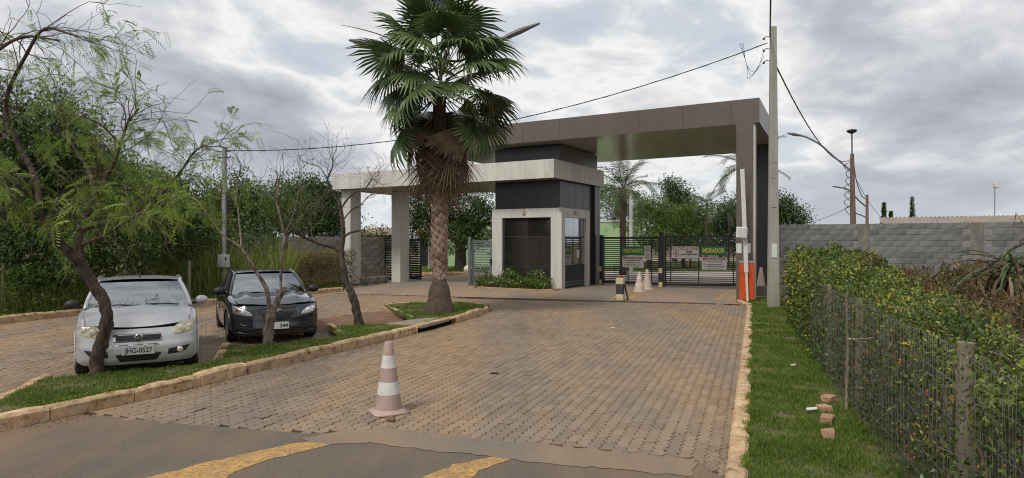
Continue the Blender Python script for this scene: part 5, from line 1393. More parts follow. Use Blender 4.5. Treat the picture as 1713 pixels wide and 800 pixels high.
# ---- silver hatchback
lf, rf = G(145, 624), G(316, 612.5)
mid = (lf + rf) / 2; yawc = R(29)
ax0 = .78
loc = mid - Vector((-math.sin(yawc), math.cos(yawc), 0)) * ax0
car1, patch, hit, hw1, belt1 = make_car('parked_car', 'dusty silver hatchback with yellowed headlights and plate JHG-0527', (loc.x, loc.y, 0), yawc, dict(
    W=.825, L=3.95, paint=m_silver, plan=[(.0, .90), (.35, .955), (.7, .985), (1.2, 1.0), (3.2, 1.0), (3.95, .9)], belt=[(.05, .672), (.2, .725), (.6, .835), (1.12, .925), (2.0, .945), (3.95, .96)],
    rows=[(.93, .17, 0), (.985, .25, 0), (1.0, .42, 0), (.995, .56, 0), (.975, -.09, 1), (.94, -.03, 1), (.86, 0.0, 1)],
    nose_plan=[(0, 0), (.20, .006), (.40, .03), (.57, .085), (.70, .175), (.765, .28), (.788, .38)], nose_prof=[(.205, .07), (.27, .02), (.36, 0), (.46, .0), (.525, .025), (.60, .045), (.66, .075), (.70, .12)], y_side=.37, nose_drop=.0, corner_up=.10,
    axles=(ax0, 3.15), rw=.292, cowl=(1.12, .94, .705), header=(1.83, 1.305, .565), screen_curve=.13, roof_end=(3.15, 1.30), roof_h=.035, bonnet_y0=.13, bonnet_sweep=.20, crown=.055))
patch0, hit0, ZS = patch, hit, 1.085
def hit(x, z, off): return hit0(x, z * ZS, off)
def patch(nm, poly, *a, **k): return patch0(nm, tuple([(x, z * ZS) for x, z in e] for e in poly), *a, **k)
gr = patch('grille', ([(-.32, .477), (.32, .477)], [(-.335, .59), (.335, .59)]), m_chrome, .010)
patch('grille_mesh', ([(-.305, .49), (.305, .49)], [(-.32, .579), (.32, .579)]), m_plast, .016, gr)
for k in range(3):
    z = .503 + k * .026; b = MB(); b.grid(lambda u, v: hit(lerp(-.30, .30, u), z + .006 * v, .019), 16, 1); b.build('bar', m_steel_dark, gr)
patch('lower_grille', ([(-.29, .430), (.29, .430)], [(-.29, .462), (.29, .462)]), m_chrome, .008)
for a, b_ in ((-.275, -.105), (-.09, .075), (.09, .275)): patch('air_slot', ([(a, .437), (b_, .437)], [(a, .455), (b_, .455)]), m_plast, .013, None, 6, 3)
lg = patch('bumper_intake', ([(-.24, .225), (.24, .225)], [(-.31, .335), (.31, .335)]), m_plast, .008)
for k in range(3): z = .255 + k * .024; b = MB(); b.grid(lambda u, v: hit(lerp(-.23, .23, u), z + .007 * v, .012), 12, 1); b.build('bar', m_steel_dark, lg)
for sgn in (-1, 1):
    s_ = lambda pts: [(sgn * x, z) for x, z in pts] if sgn > 0 else [(sgn * x, z) for x, z in reversed(pts)]
    hl = patch('headlight', (s_([(.435, .553), (.54, .540), (.655, .557), (.745, .60)]), s_([(.44, .63), (.52, .685), (.64, .712), (.74, .715)])), m_lens_old, .012)
    disc(t := hl, hit(sgn * .55, .615, .022), .056, m_lens_in, 'reflector')
    disc(t := hl, hit(sgn * .665, .638, .018), .042, m_lens_in, 'reflector')
    fg = patch('fog_recess', (s_([(.36, .285), (.52, .295), (.61, .32)]), s_([(.37, .375), (.54, .39), (.69, .405)])), m_plast, .006)
    if sgn > 0: disc(fg, hit(.53, .345, .012), .042, m_lens_in, 'fog_lamp')
    else: disc(fg, hit(-.53, .345, .012), .042, m_sblack, 'fog_lamp')
for ch in [o for o in car1.children if o.name.startswith(('headlight', 'fog_recess'))]:
    for g_ in ch.children: g_.matrix_parent_inverse = Matrix.Identity(4)
for ch in car1.children:
    for g_ in ch.children:
        if not ch.name.startswith(('wheel', 'door_mirror')): g_.matrix_parent_inverse = Matrix.Identity(4)
bd = disc(car1, hit(0, .535, .018), .058, m_chrome, 'badge', .012); disc(bd, hit(0, .535, .034), .047, mat('badge_dark', (.08, .08, .085), rough=.3, metal=.5), 'badge_field', .002)
me = text_mesh('FIAT', .034, .001, width=.068, extrude=.0008); me.transform(Matrix.Translation(hit(0, .535, .041)) @ Matrix.Rotation(R(90), 4, 'X')); link('lettering', me, m_chrome, bd, True)
pl = MB().bbox(-.20, .20, -.006, .006, -.065, .065, .003, Matrix.Translation((0, -.035, .415)) @ Matrix.Rotation(R(-6), 4, 'X')).build('number_plate', m_plate, car1, True)
me = text_mesh('JHG-0527', .098, .0022, width=.345, extrude=.001); me.transform(Matrix.Translation((0, -.043, .407)) @ Matrix.Rotation(R(84), 4, 'X')); link('lettering', me, m_sblack, pl, True)
b = MB(); [b.sphere((x, -.045, .47), .008, 6) for x in (-.11, .08)]; b.build('plate_screws', m_sblack, pl, True)
door_mirror(car1, 1, .80, 1.28, .92, .20, .15, m_silver); door_mirror(car1, -1, .80, 1.28, .92, .20, .14, m_plast)
for x0, x1 in ((-.02, -.60), (.55, -.08)):
    b = MB(); b.tube([(x0, 1.03, .955), (lerp(x0, x1, .4), 1.04, .978), (x1, 1.07, .968)], [.012, .010, .007], 5); b.build('wiper', m_plast, car1, True)
MB().tube([(0, 1.98, 1.35), (0, 2.06, 1.46)], [.014, .004], 6).build('antenna', m_plast, car1, True)
b = MB(); b.grid(lambda u, v: (lerp(-.66, .66, u), .143 + .20 * abs(u * 2 - 1) ** 2.2 - .004, .698 + .06 * abs(u * 2 - 1) ** 3 + .004 * v), 20, 1); b.build('bonnet_gap', m_plast, car1, True)

# ---- graphite hatchback
lf, rf = G(383, 572), G(521, 561.5)
mid = (lf + rf) / 2; yawc = R(28); ax0 = .82
loc = mid - Vector((-math.sin(yawc), math.cos(yawc), 0)) * ax0
car2, patch_raw, hit_raw, hw2, belt2 = make_car('parked_car', 'graphite black hatchback with clear headlights parked behind the forked tree', (loc.x, loc.y, 0), yawc, dict(
    W=.855, L=3.95, paint=m_black_car, plan=[(.0, .90), (.35, .955), (.7, .985), (1.2, 1.0), (3.2, 1.0), (3.95, .9)], belt=[(.05, .70), (.2, .74), (.6, .82), (1.15, .89), (2.0, .92), (3.95, .95)],
    rows=[(.93, .17, 0), (.985, .25, 0), (1.0, .42, 0), (.995, .60, 0), (.975, -.10, 1), (.94, -.03, 1), (.86, 0.0, 1)],
    nose_plan=[(0, 0), (.20, .008), (.40, .035), (.57, .095), (.71, .19), (.785, .30), (.817, .40)], nose_prof=[(.17, .08), (.23, .02), (.30, 0), (.42, .015), (.50, .02), (.57, .03), (.63, .055), (.69, .09), (.725, .13)], y_side=.39, corner_up=.058,
    axles=(ax0, 3.35), rw=.305, cowl=(1.15, .90, .715), header=(1.88, 1.285, .575), screen_curve=.14, roof_end=(3.2, 1.29), roof_h=.04, bonnet_y0=.135, bonnet_sweep=.21, crown=.05, ridge=.028))
ZS2 = .955
patch0, hit0 = patch_raw, hit_raw
def hit(x, z, off): return hit0(x, z * ZS2, off)
def patch(nm, poly, *a, **k): return patch0(nm, tuple([(x, z * ZS2) for x, z in e] for e in poly), *a, **k)
ug = patch('upper_grille', ([(-.35, .695), (.35, .695)], [(-.385, .742), (.385, .742)]), m_plast, .008)
lg = patch('grille', ([(-.18, .475), (.18, .475)], [(-.40, .67), (.40, .67)]), m_plast, .008)
for k in range(4):
    z = .50 + k * .04; hwid = lerp(.21, .36, k / 3); b = MB(); b.grid(lambda u, v: hit(lerp(-hwid, hwid, u), z + .012 * v, .014), 14, 1); b.build('bar', m_steel_dark, lg, True)
bw = [(-.075, -.02), (-.03, -.02), (-.03, -.032), (.03, -.032), (.03, -.02), (.075, -.012), (.075, .02), (.03, .02), (.03, .032), (-.03, .032), (-.03, .02), (-.065, .02)]
hb_ = hit(0, .682, .02); b = MB(); b.add([(x + z * .25, hb_.y - .012, .652 + z) for x, z in bw] + [(x + z * .25, hb_.y + .01, .652 + z) for x, z in bw], [(0, 1, 10, 11), (1, 2, 3, 4, 7, 8, 9, 10), (4, 5, 6, 7)] + [(i, 12 + i, 12 + (i + 1) % 12, (i + 1) % 12) for i in range(12)]); b.build('badge', m_chrome, car2, True)
for sgn in (-1, 1):
    s_ = lambda pts: [(sgn * x, z) for x, z in pts] if sgn > 0 else [(sgn * x, z) for x, z in reversed(pts)]
    hl = patch('headlight', (s_([(.43, .565), (.55, .565), (.68, .59), (.775, .635)]), s_([(.475, .645), (.585, .71), (.70, .76), (.785, .785)])), m_lens_new, .012)
    disc(hl, hit(sgn * .60, .64, .022), .055, m_lens_bulb, 'reflector').matrix_parent_inverse = Matrix.Identity(4)
    disc(hl, hit(sgn * .705, .68, .02), .036, m_lens_bulb if sgn > 0 else m_amber, 'indicator').matrix_parent_inverse = Matrix.Identity(4)
    patch('fog_recess', (s_([(.45, .255), (.58, .26), (.66, .275)]), s_([(.43, .345), (.60, .365), (.72, .385)])), m_plast, .004)
    patch('bumper_crease', (s_([(.40, .222), (.58, .228), (.72, .25)]), s_([(.40, .236), (.58, .243), (.72, .266)])), m_black_car, .022, None, 14, 4)
    patch('bumper_crease', (s_([(.42, .375), (.58, .392), (.70, .412)]), s_([(.42, .386), (.58, .404), (.70, .426)])), m_black_car, .02, None, 14, 4)
patch('bumper_intake', ([(-.32, .235), (.32, .235)], [(-.36, .31), (.36, .31)]), m_plast, .004)
pl = MB().bbox(-.20, .20, -.006, .006, -.065, .065, .003, Matrix.Translation((0, -.03, .36)) @ Matrix.Rotation(R(-5), 4, 'X')).build('number_plate', m_plate_w, car2, True)
me = text_mesh('344', .105, .003, width=.15, extrude=.001); me.transform(Matrix.Translation((.105, -.038, .353)) @ Matrix.Rotation(R(85), 4, 'X')); link('lettering', me, m_sblack, pl, True)
for s in (-1, 1): door_mirror(car2, s, .815, 1.32, .88, .23, .16, m_plast)
for ch in car2.children:
    if not ch.name.startswith(('wheel', 'door_mirror')):
        for g_ in ch.children: g_.matrix_parent_inverse = Matrix.Identity(4)
b = MB(); b.grid(lambda u, v: (lerp(-.68, .68, u), .147 + .21 * abs(u * 2 - 1) ** 2.2 - .004, .722 + .004 * v), 20, 1); b.build('bonnet_gap', m_plast, car2, True)
MB().sphere((0, 1.95, 1.335), .02, 8).build('antenna_base', m_plast, car2, True)
for x0, x1 in ((-.02, -.60), (.55, -.08)):
    b = MB(); b.tube([(x0, 1.05, .915), (lerp(x0, x1, .4), 1.06, .935), (x1, 1.09, .925)], [.012, .010, .007], 5); b.build('wiper', m_plast, car2, True)
# ================================================================== BLOCK WALLS
m_block = mat('concrete_block', (0.21, 0.21, 0.205), (0.135, 0.135, 0.13), scale=5, rough=.95, bump=.5, bscale=70, rnd=.22, dirt=[((.085, .08, .07), 2.0, .5, .75, .55)])
m_block_l = mat('pale_concrete_block', (0.27, 0.25, 0.22), (0.19, 0.175, 0.15), scale=5, rough=.95, bump=.5, bscale=70, rnd=.2, dirt=[((.10, .09, .075), 2.0, .52, .75, .5)])
m_mortar = mat('mortar', (0.27, 0.26, 0.24), (0.19, 0.18, 0.165), scale=9, rough=.95, bump=.4, bscale=60)
m_pil = mat('cast_pilaster', (0.22, 0.20, 0.165), (0.14, 0.125, 0.10), scale=4, rough=.95, bump=.5, bscale=30, stretch=(1, 1, .3))
def block_wall(label, p0, p1, h, m, pil, group=None, course=.2, blen=.4, z0=0.0):
    d = p1 - p0; d.z = 0; L = d.length; w = empty('block_wall', (p0.x, p0.y, z0), math.atan2(d.y, d.x), label, 'wall', group)
    MB().box(0, L, .012, .13, 0, h - .012).build('mortar_core', m_mortar, w, True)
    full = MB().bbox(.006, blen - .006, 0, .14, .006, course - .006, .006).mesh('block'); full.materials.append(m)
    half = MB().bbox(.006, blen / 2 - .006, 0, .14, .006, course - .006, .006).mesh('block'); half.materials.append(m)
    rs = random.Random(3)
    for k in range(int(round(h / course))):
        x = -blen / 2 if k % 2 else 0
        while x < L - .05:
            if x < 0: me, xx = half, 0
            elif x + blen > L: me, xx = half, x
            else: me, xx = full, x
            mid_ = xx + (.2 if me is full else .1)
            if not any(abs(mid_ - q) < .22 for q in pil):
                o = bpy.data.objects.new('block', me); COL.objects.link(o); o.parent = w; o.location = (xx, rs.uniform(-.006, .004), k * course); o.rotation_euler = (rs.uniform(-.006, .006), 0, rs.uniform(-.008, .008))
            x += blen
    for q in pil:
        b = MB(); b.grid(lambda u, v: (q - .17 + .34 * u + rs.uniform(-.008, .008), -.03 + rs.uniform(-.01, .008), lerp(0, h - .01, v)), 3, 14); b.box(q - .17, q + .17, -.02, .12, 0, h - .012); b.build('pilaster', m_pil, w, True)
    return w
wp0, wp1 = P(1297, 405, 24.6), P(1760, 405, 20.6)
block_wall('long grey concrete block wall behind the leafy hedge', wp0, wp1, 2.6, m_block, [(P(1445, 405, 23.25) - wp0).xy.length, (P(1634, 405, 21.65) - wp0).xy.length], 'concrete block walls')
lp0, lp1 = P(352, 405, 28.2), P(646, 405, 33.6)
block_wall('weathered grey block wall left of the white canopy pillars', lp0, lp1, 2.2, m_block_l, [(lp1 - lp0).length - .25], 'concrete block walls')

# ================================================================== FENCE WITH ITS HEDGE
m_postwood = mat('weathered_post', (0.27, 0.235, 0.165), (0.15, 0.125, 0.085), scale=7, rough=.95, bump=.7, bscale=22, stretch=(1, 1, .12))
m_wire = mat('galvanised_wire', (.26, .26, .25), (.13, .13, .12), scale=12, rough=.5, metal=.6)
fence = empty('wire_fence', FENCE[1], label='low wire mesh fence on wooden posts along the grass strip', cat='fence')
FH = 1.34
def fpoint(s):
    L = 0
    for i in range(len(FENCE) - 1):
        d = (FENCE[i + 1] - FENCE[i]).length
        if s <= L + d or i == len(FENCE) - 2: return FENCE[i].lerp(FENCE[i + 1], (s - L) / d), (FENCE[i + 1] - FENCE[i]).normalized()
        L += d
FL_ = sum((FENCE[i + 1] - FENCE[i]).length for i in range(len(FENCE) - 1))
for v, rr in ((FENCE[1], .052), (FENCE[2], .042), (FENCE[3], .05), (FENCE[4], .045), (FENCE[5], .055), (FENCE[6], .05), (FENCE[4].lerp(FENCE[5], .5), .045), (FENCE[5].lerp(FENCE[6], .5), .045)):
    n_ = Vector((.95, -.31, 0)); p = v + n_ * .07; lean = random.uniform(-.03, .03)
    MB().tube([p + Vector((0, 0, -.05)), p + Vector((lean * .5, 0, FH * .5)), p + Vector((lean, 0, FH + random.uniform(-.02, .05)))], [rr * 1.04, rr, rr * .97], 12).build('post', m_postwood, fence, smooth=False)
MB().tube([FENCE[2] + Vector((-.06, .0, 0)), FENCE[2] + Vector((-.04, 0, .7)), FENCE[2] + Vector((-.05, .0, 1.38))], [.018, .017, .016], 7).build('stake', m_postwood, fence)
nst = 7
for k in range(nst):
    z = .1 + k * (FH - .12) / (nst - 1); b = MB(); pts = []; s = 0.0
    sag_ = random.uniform(.01, .05)
    while s < FL_:
        p, d = fpoint(s); tw_ = .0045 * math.sin(s * 61); pts.append(p + Vector((-.012, 0, z + tw_ - sag_ * abs(math.sin(s * .9)) + .012 * math.sin(s * 3.1 + k)))); s += .03 if s < 6 else .15
    b.tube(pts, .0021, 4, False); b.build('strand', m_wire, fence)
b = MB(); s = .1
while s < 14:
    p, d = fpoint(s); p = p + Vector((random.uniform(-.008, .008), 0, 0)); b.tube([p + Vector((0, 0, .05)), p + Vector((random.uniform(-.01, .01), random.uniform(-.01, .01), .7)), p + Vector((random.uniform(-.01, .01), random.uniform(-.01, .01), FH - .02))], .0013 if s < 7 else .0018, 3, False); s += .05 if s < 7 else .09
o = b.build('mesh_wires', m_wire, fence); o['kind'] = 'stuff'
# hedge
rs = np.random.default_rng(51)
N_ = 80000
s_ = rs.uniform(0, 1, N_) ** 1.25 * (FL_ - .2) + .1
ctr = np.array([tuple(fpoint(s)[0]) for s in np.linspace(0, FL_, 200)]); tab = np.linspace(0, FL_, 200)
cx_ = np.interp(s_, tab, ctr[:, 0]); cy_ = np.interp(s_, tab, ctr[:, 1])
wid = np.interp(s_, [0, 5, 9, 18], [1.2, 1.15, 1.2, 1.7]); hgt = np.interp(s_, [0, 3, 5, 8, 12, 18], [1.12, 1.18, 1.30, 1.46, 1.60, 1.70])
a_ = rs.uniform(0, 1, N_); face = rs.uniform(0, 1, N_)
top_ = face < .55
off_ = np.where(top_, a_, np.where(face < .9, rs.uniform(-.10, .22, N_) - .10 * (s_ > 8.5) * rs.uniform(0, 1, N_), a_)) * wid + .06
bump_ = np.array([.30 * mnoise.noise(Vector((a * 1.5, b * 1.5, 0))) + .22 * mnoise.noise(Vector((a * 4.2, b * 4.2, 5))) for a, b in zip(s_, off_)]) - .12 * (off_ / wid) ** 2
zt = hgt + bump_
zz_h = np.where(top_, zt - np.abs(rs.normal(0, .09, N_)), rs.uniform(.08, 1, N_) * zt)
pos = np.stack([cx_ + off_ * .95, cy_ - off_ * .31, zz_h], 1) + rs.normal(0, .015, (N_, 3))
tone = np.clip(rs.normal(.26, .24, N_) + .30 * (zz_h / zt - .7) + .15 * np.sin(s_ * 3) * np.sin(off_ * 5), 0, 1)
d = unit(rs.normal(size=(N_, 3)) + np.array([-.2, 0, .6])); nr = unit(rs.normal(size=(N_, 3)) * .8 + np.array([0, 0, 1]))
far = np.clip(s_ / 7, .9, 1.9)
clump = np.array([mnoise.noise(Vector(q) * 3.2) + .5 * mnoise.noise(Vector(q) * 8) for q in pos])
gapk = (clump > -.32) | (rs.uniform(0, 1, N_) < .35)
yel = (rs.uniform(0, 1, N_) < np.where(top_, .05, .02) + .42 * (clump > .40) * (zz_h > .5) + .12 * (s_ > 9) * (~top_))
hedge = empty('hedge', fpoint(5)[0] + Vector((.6, -.2, .05)), label='leafy hedge with yellow tips and orange berries behind the wire fence', cat='hedge')
deadk = (np.array([mnoise.noise(Vector(q) * 2.1 + Vector((7, 3, 1))) for q in pos]) > .34) & (rs.uniform(0, 1, N_) < .55)
yel &= ~deadk
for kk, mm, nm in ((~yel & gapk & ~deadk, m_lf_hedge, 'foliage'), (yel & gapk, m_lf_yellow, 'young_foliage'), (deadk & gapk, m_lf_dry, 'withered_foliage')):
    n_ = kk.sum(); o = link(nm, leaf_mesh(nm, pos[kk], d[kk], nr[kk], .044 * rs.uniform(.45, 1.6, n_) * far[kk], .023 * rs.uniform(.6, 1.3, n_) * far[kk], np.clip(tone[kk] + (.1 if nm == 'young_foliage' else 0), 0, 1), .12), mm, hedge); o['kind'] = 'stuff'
# upright young shoots standing out of the clipped top
SP, SD, ST = [], [], []
random.seed(18)
for i in range(260):
    s0 = random.uniform(.3, FL_ - 1); p, dv = fpoint(s0); o_ = random.uniform(.0, 1.1); hb0 = float(np.interp(s0, [0, 3, 5, 8, 12, 18], [1.12, 1.18, 1.30, 1.46, 1.60, 1.70])) - .12; q0 = p + Vector((.95 * o_, -.31 * o_, hb0)); e = Vector((random.gauss(-.15, .3), random.gauss(0, .3), 1)).normalized(); Ls = random.uniform(.12, .38)
    for k in range(int(Ls / .025)):
        t_ = k * .025; SP.append(tuple(q0 + e * t_)); SD.append((random.gauss(0, 1), random.gauss(0, 1), .5)); ST.append(random.uniform(.2, 1))
o = link('shoots', leaf_mesh('shoots', np.array(SP), np.array(SD), rand_unit(len(SP)) + np.array([0, 0, 1.0]), .05, .022, np.array(ST), .1), m_lf_lime, hedge); o['kind'] = 'stuff'
random.seed(8); b = MB()
for i in range(260):
    s = random.uniform(.2, FL_ - .3) if i % 2 else random.uniform(.2, 7); p, dv = fpoint(s); o_ = random.uniform(.1, 1.2); q = p + Vector((.95 * o_, -.31 * o_, .02)); hh = random.uniform(.9, 1.45); e = Vector((random.uniform(-.25, .25), random.uniform(-.25, .25), 0))
    b.tube([q, q + e * .4 + Vector((0, 0, hh * .5)), q + e + Vector((0, 0, hh))], [.010, .007, .003], 4, False)
b.build('stems', m_twig, hedge)['kind'] = 'stuff'
b = MB()
for i in range(20):
    s = random.uniform(1.2, 5.5); p, dv = fpoint(s); top = random.random() < .3; o_ = random.uniform(.0, .9) if top else random.uniform(-.01, .05); z = random.uniform(1.22, 1.38) if top else random.uniform(.25, 1.2)
    c = p + Vector((.95 * o_, -.31 * o_, z))
    for k in range(random.randint(2, 6)): b.sphere(c + Vector((random.gauss(0, .018), random.gauss(0, .018), -.018 * k)), .0095, 6)
b.build('berries', mat('orange_berry', (.50, .15, .02), rough=.35), hedge)['kind'] = 'stuff'
b = MB()
for i in range(110):
    s = random.uniform(.3, 9); p, dv = fpoint(s); q = p + Vector((random.uniform(.0, .5), 0, random.uniform(.3, 1.4))); e = Vector((random.uniform(-.5, .3), random.uniform(-.4, .4), random.uniform(-.15, .2)))
    b.tube([q, q + e * .5 + Vector((0, 0, .03)), q + e], [.004, .003, .002], 4, False)
b.build('dry_twigs', m_bark_pale, hedge)['kind'] = 'stuff'
sc = FENCE[2] + Vector((-.05, 0, .86)); o = MB().tube([sc, sc + Vector((.12, -.2, .03)), sc + Vector((.26, -.42, .12))], [.009, .008, .006], 5).build('cane', mat('pale_cane', (.5, .43, .26), rough=.7)); tag(o, 'pale dry cane tied across the fence wires at the stake', 'cane')

# overgrown ground between hedge and wall
brush_poly = [fpoint(4)[0] + Vector((1.6, -.4, 0)), fpoint(10)[0] + Vector((1.9, -.5, 0)), fpoint(17.2)[0] + Vector((2.1, -.4, 0)), Vector((9.6, 23.6, 0)), Vector((16.6, 19.8, 0)), Vector((16, 13, 0)), Vector((9, 5, 0))]
x, y = scatter(brush_poly, 420); n_ = len(x)
hgt_b = 1.0 + .35 * np.sin(x * 1.1 + 1) * np.sin(y * .9) + .25 * np.sin(x * 2.7) * np.sin(y * 2.2 + 1)
zb = rs.uniform(0, 1, n_) ** .6 * np.maximum(.25, hgt_b)
o = link('undergrowth', leaf_mesh('undergrowth', np.stack([x, y, zb + .02], 1), unit(rs.normal(size=(n_, 3)) + np.array([0, 0, .2])), rand_unit(n_), rs.uniform(.12, .34, n_), rs.uniform(.015, .05, n_), np.clip(rs.normal(.3, .22, n_), 0, 1)), m_lf_dry); tag(o, 'dry dead brush heaped between the hedge and the block wall', 'undergrowth', kind='stuff')
x, y = scatter(brush_poly, 60); n_ = len(x)
k = (np.sin(x * 1.9) * np.sin(y * 1.4 + 2) > .1); x, y = x[k], y[k]; n_ = len(x)
o = link('weeds', blades('weeds', np.stack([x, y, np.full(n_, .0)], 1), rs.uniform(.6, 1.35, n_), .03, .8, np.clip(rs.normal(.25, .2, n_), 0, 1)), m_reed); tag(o, 'tufts of green weeds growing in the dead brush', 'weeds', kind='stuff')
# strappy plant with dead leaves at the right edge
def strap_plant(label, base, ng, nd, L, h0, seed, w=.05):
    random.seed(seed); t = empty('strap_leaf_plant', base, label=label, cat='plant'); B = Vector(base)
    MB().tube([B, B + Vector((.05, 0, h0 * .5)), B + Vector((0, .05, h0))], [.09, .08, .07], 8).build('stem', m_pt, t)
    for nm, n, m, lo, hi in (('leaf', ng, m_lf_strap, .1, 1.2), ('dead_leaf', nd, m_dead, -1.3, -.1)):
        for i in range(n):
            a = random.uniform(0, 6.28); el_ = random.uniform(lo, hi); d = Vector((math.cos(a) * math.cos(el_), math.sin(a) * math.cos(el_), math.sin(el_))); p = B + Vector((random.uniform(-.25, .25), random.uniform(-.25, .25), h0 * random.uniform(.75, 1.0))); pts = [p]
            for k in range(6): d = (d + Vector((0, 0, -.26))).normalized(); pts.append(pts[-1] + d * L * random.uniform(.7, 1.1) / 6)
            sd = d.cross(Vector((0, 0, 1))); sd = (sd if sd.length > .05 else Vector((1, 0, 0))).normalized(); vs = []
            for k, q in enumerate(pts): ww = w * (1 - (k / 6) ** 2) * .5 + .003; vs += [q - sd * ww, q + Vector((0, 0, -.012)), q + sd * ww]
            b = MB(); b.add(vs, [f for k in range(6) for f in ((3 * k, 3 * k + 1, 3 * k + 4, 3 * k + 3), (3 * k + 1, 3 * k + 2, 3 * k + 5, 3 * k + 4))]); b.build(nm, m, t)
m_lf_strap = mat('strap_leaf', (.05, .085, .025), (.11, .15, .05), scale=3, rough=.45, trans=.2, rnd=.3)
strap_plant('drooping strap leaved plant with brown dead leaves at the right edge', (8.1, 10.6, 0), 44, 95, 1.2, 1.65, 5)
strap_plant('smaller tuft of strap leaves in front of the wall pilaster', (10.6, 15.2, 0), 30, 14, 1.1, .75, 6, .04)
b = MB(); pts = spline([P(1490, 506, 12), P(1560, 492, 12), P(1615, 470, 11.5), P(1660, 440, 11), P(1700, 412, 10.6), P(1740, 398, 10.2)], 5); b.tube(pts, radii(.035, .022, len(pts), .1), 7)
for i in range(4, len(pts), 4): grow(b, pts[i], (random.uniform(-1, 1), random.uniform(-1, 1), .6), .7, .012, 1, [], 0, .4, 5, (1, 3), .6, 4, .8)
tag(b.build('fallen_branch', m_bark_pale, None), 'long arched dead branch lying over the brush before the wall', 'branch')

# broken bricks and scraps on the grass strip
m_brick = mat('broken_brick', (.36, .19, .11), (.44, .29, .19), scale=12, rough=.95, bump=.5, bscale=40, rnd=.15)
for i, (px, py, sx, rz, lab) in enumerate(((1386, 666, 1.0, .9, 'broken brick at the far end of the row lying on the grass'), (1380, 682, .8, 1.5, 'chipped brick second from the far end of the row'), (1384, 700, 1.05, 1.0, 'long broken brick in the middle of the row on the grass'), (1386, 724, .95, 1.2, 'broken brick nearest the viewer in the row on the grass'))):
    q = G(px, py, .1); random.seed(i); b = MB(); b.bbox(-.11 * sx, .11 * sx, -.06, .06, 0, .07, .008)
    b.v = [(x + random.uniform(-.012, .012), y + random.uniform(-.012, .012), z + random.uniform(-.008, .008)) for x, y, z in b.v]
    o = b.build('brick', m_brick, None); o.location = (q.x, q.y, .055); o.rotation_euler = (random.uniform(-.15, .15), random.uniform(-.1, .1), rz); tag(o, lab, 'brick', 'broken bricks on the grass')
m_scrap = mat('white_scrap', (.6, .6, .58), rough=.6)
for px, py, s, lab in ((1358, 687, .07, 'white plastic scrap left of the broken bricks'), (1327, 613, .04, 'small white scrap on the far grass strip'), (1024, 549, .06, 'white paper scrap lying on the paving')):
    q = G(px, py, .1 if px > 1200 else .01); b = MB(); b.add([(-s, -s * .5, 0), (s * .6, -s * .6, .012), (s, s * .4, .02), (-s * .7, s * .5, .008)], [(0, 1, 2, 3)]); b.add([(-s, -s * .5, -.003), (s * .6, -s * .6, .009), (s, s * .4, .017), (-s * .7, s * .5, .005)], [(3, 2, 1, 0)])
    o = b.build('scrap', m_scrap); o.location = (q.x, q.y, .115 if px > 1200 else .008); tag(o, lab, 'litter', 'white litter')
q = G(827, 626); o = MB().bbox(-.06, .06, -.025, .025, 0, .02, .006).build('scrap', m_plast); o.location = (q.x, q.y, .004); tag(o, 'small dark scrap on the paving right of the pink cone', 'litter')
q = G(657, 700); b = MB(); b.sphere((0, 0, .02), .06, 8, 1, .7, .6); b.v = [(x * random.uniform(.8, 1.2), y * random.uniform(.8, 1.2), z) for x, y, z in b.v]; o = b.build('stone', m_soil); o.location = (q.x, q.y - .12, .0); tag(o, 'small muddy stone at the foot of the pink cone', 'stone')

# ================================================================== POLES AND WIRES
m_pole = mat('pale_concrete_pole', (0.34, 0.325, 0.285), (0.26, 0.245, 0.21), scale=3, rough=.9, bump=.25, bscale=50, stretch=(1, 1, .3), dirt=[((.16, .14, .11), 4, .56, .78, .5)])
m_cable = mat('black_cable', (.015, .015, .016), rough=.6)
q = G(1293.5, 513.5, .05); up_ = empty('utility_pole', (q.x, q.y, .05), R(-12), 'tall pale concrete utility pole beside the brown pillar', 'utility pole')
PB = q.copy(); PT = 8.2
def pole_body(h, w0, w1, d0, d1):
    """I-section concrete pole: two flanges with a recessed web between"""
    b = MB()
    for (ax_, bx_, y0, y1) in ((-1, 1, -1, -.55), (-.55, .55, -.55, .55), (-1, 1, .55, 1)):
        b.add([(ax_ * w0, y0 * d0, 0), (bx_ * w0, y0 * d0, 0), (bx_ * w0, y1 * d0, 0), (ax_ * w0, y1 * d0, 0), (ax_ * w1, y0 * d1, h), (bx_ * w1, y0 * d1, h), (bx_ * w1, y1 * d1, h), (ax_ * w1, y1 * d1, h)], [(3, 2, 1, 0), (4, 5, 6, 7), (0, 1, 5, 4), (1, 2, 6, 5), (2, 3, 7, 6), (3, 0, 4, 7)])
    return b
pole_body(PT, .155, .085, .125, .075).build('pole', m_pole, up_, True)
b = MB()
for k in range(34):
    z = 4.35 + k * .11; yy = -lerp(.125, .075, z / PT) - .001; b.add([(lerp(.0, .0, 0) + .012 * math.cos(a), yy, z + .012 * math.sin(a)) for a in [math.pi * 2 * j / 6 for j in range(6)]], [tuple(range(6))])
for z, ww in ((4.2, .09), (3.75, .06), (2.9, .07), (1.42, .09)): b.box(-ww, ww, -lerp(.125, .075, z / PT) - .002, -lerp(.125, .075, z / PT) + .004, z, z + .012)
b.build('bolt_holes', m_dark, up_, True)['kind'] = 'stuff'
MB().box(-.06, .08, -lerp(.125, .075, 1.6 / PT) - .004, -.10, 1.45, 1.85).build('torn_poster', m_paper, up_, True)
b = MB()
for z in (7.9, 7.55, 7.2): b.tube([(-.09, -.02, z), (-.2, -.05, z + .02), (-.26, -.06, z - .04)], .012, 5); b.sphere((-.27, -.06, z - .05), .035, 6, 1, 1, 1.3)
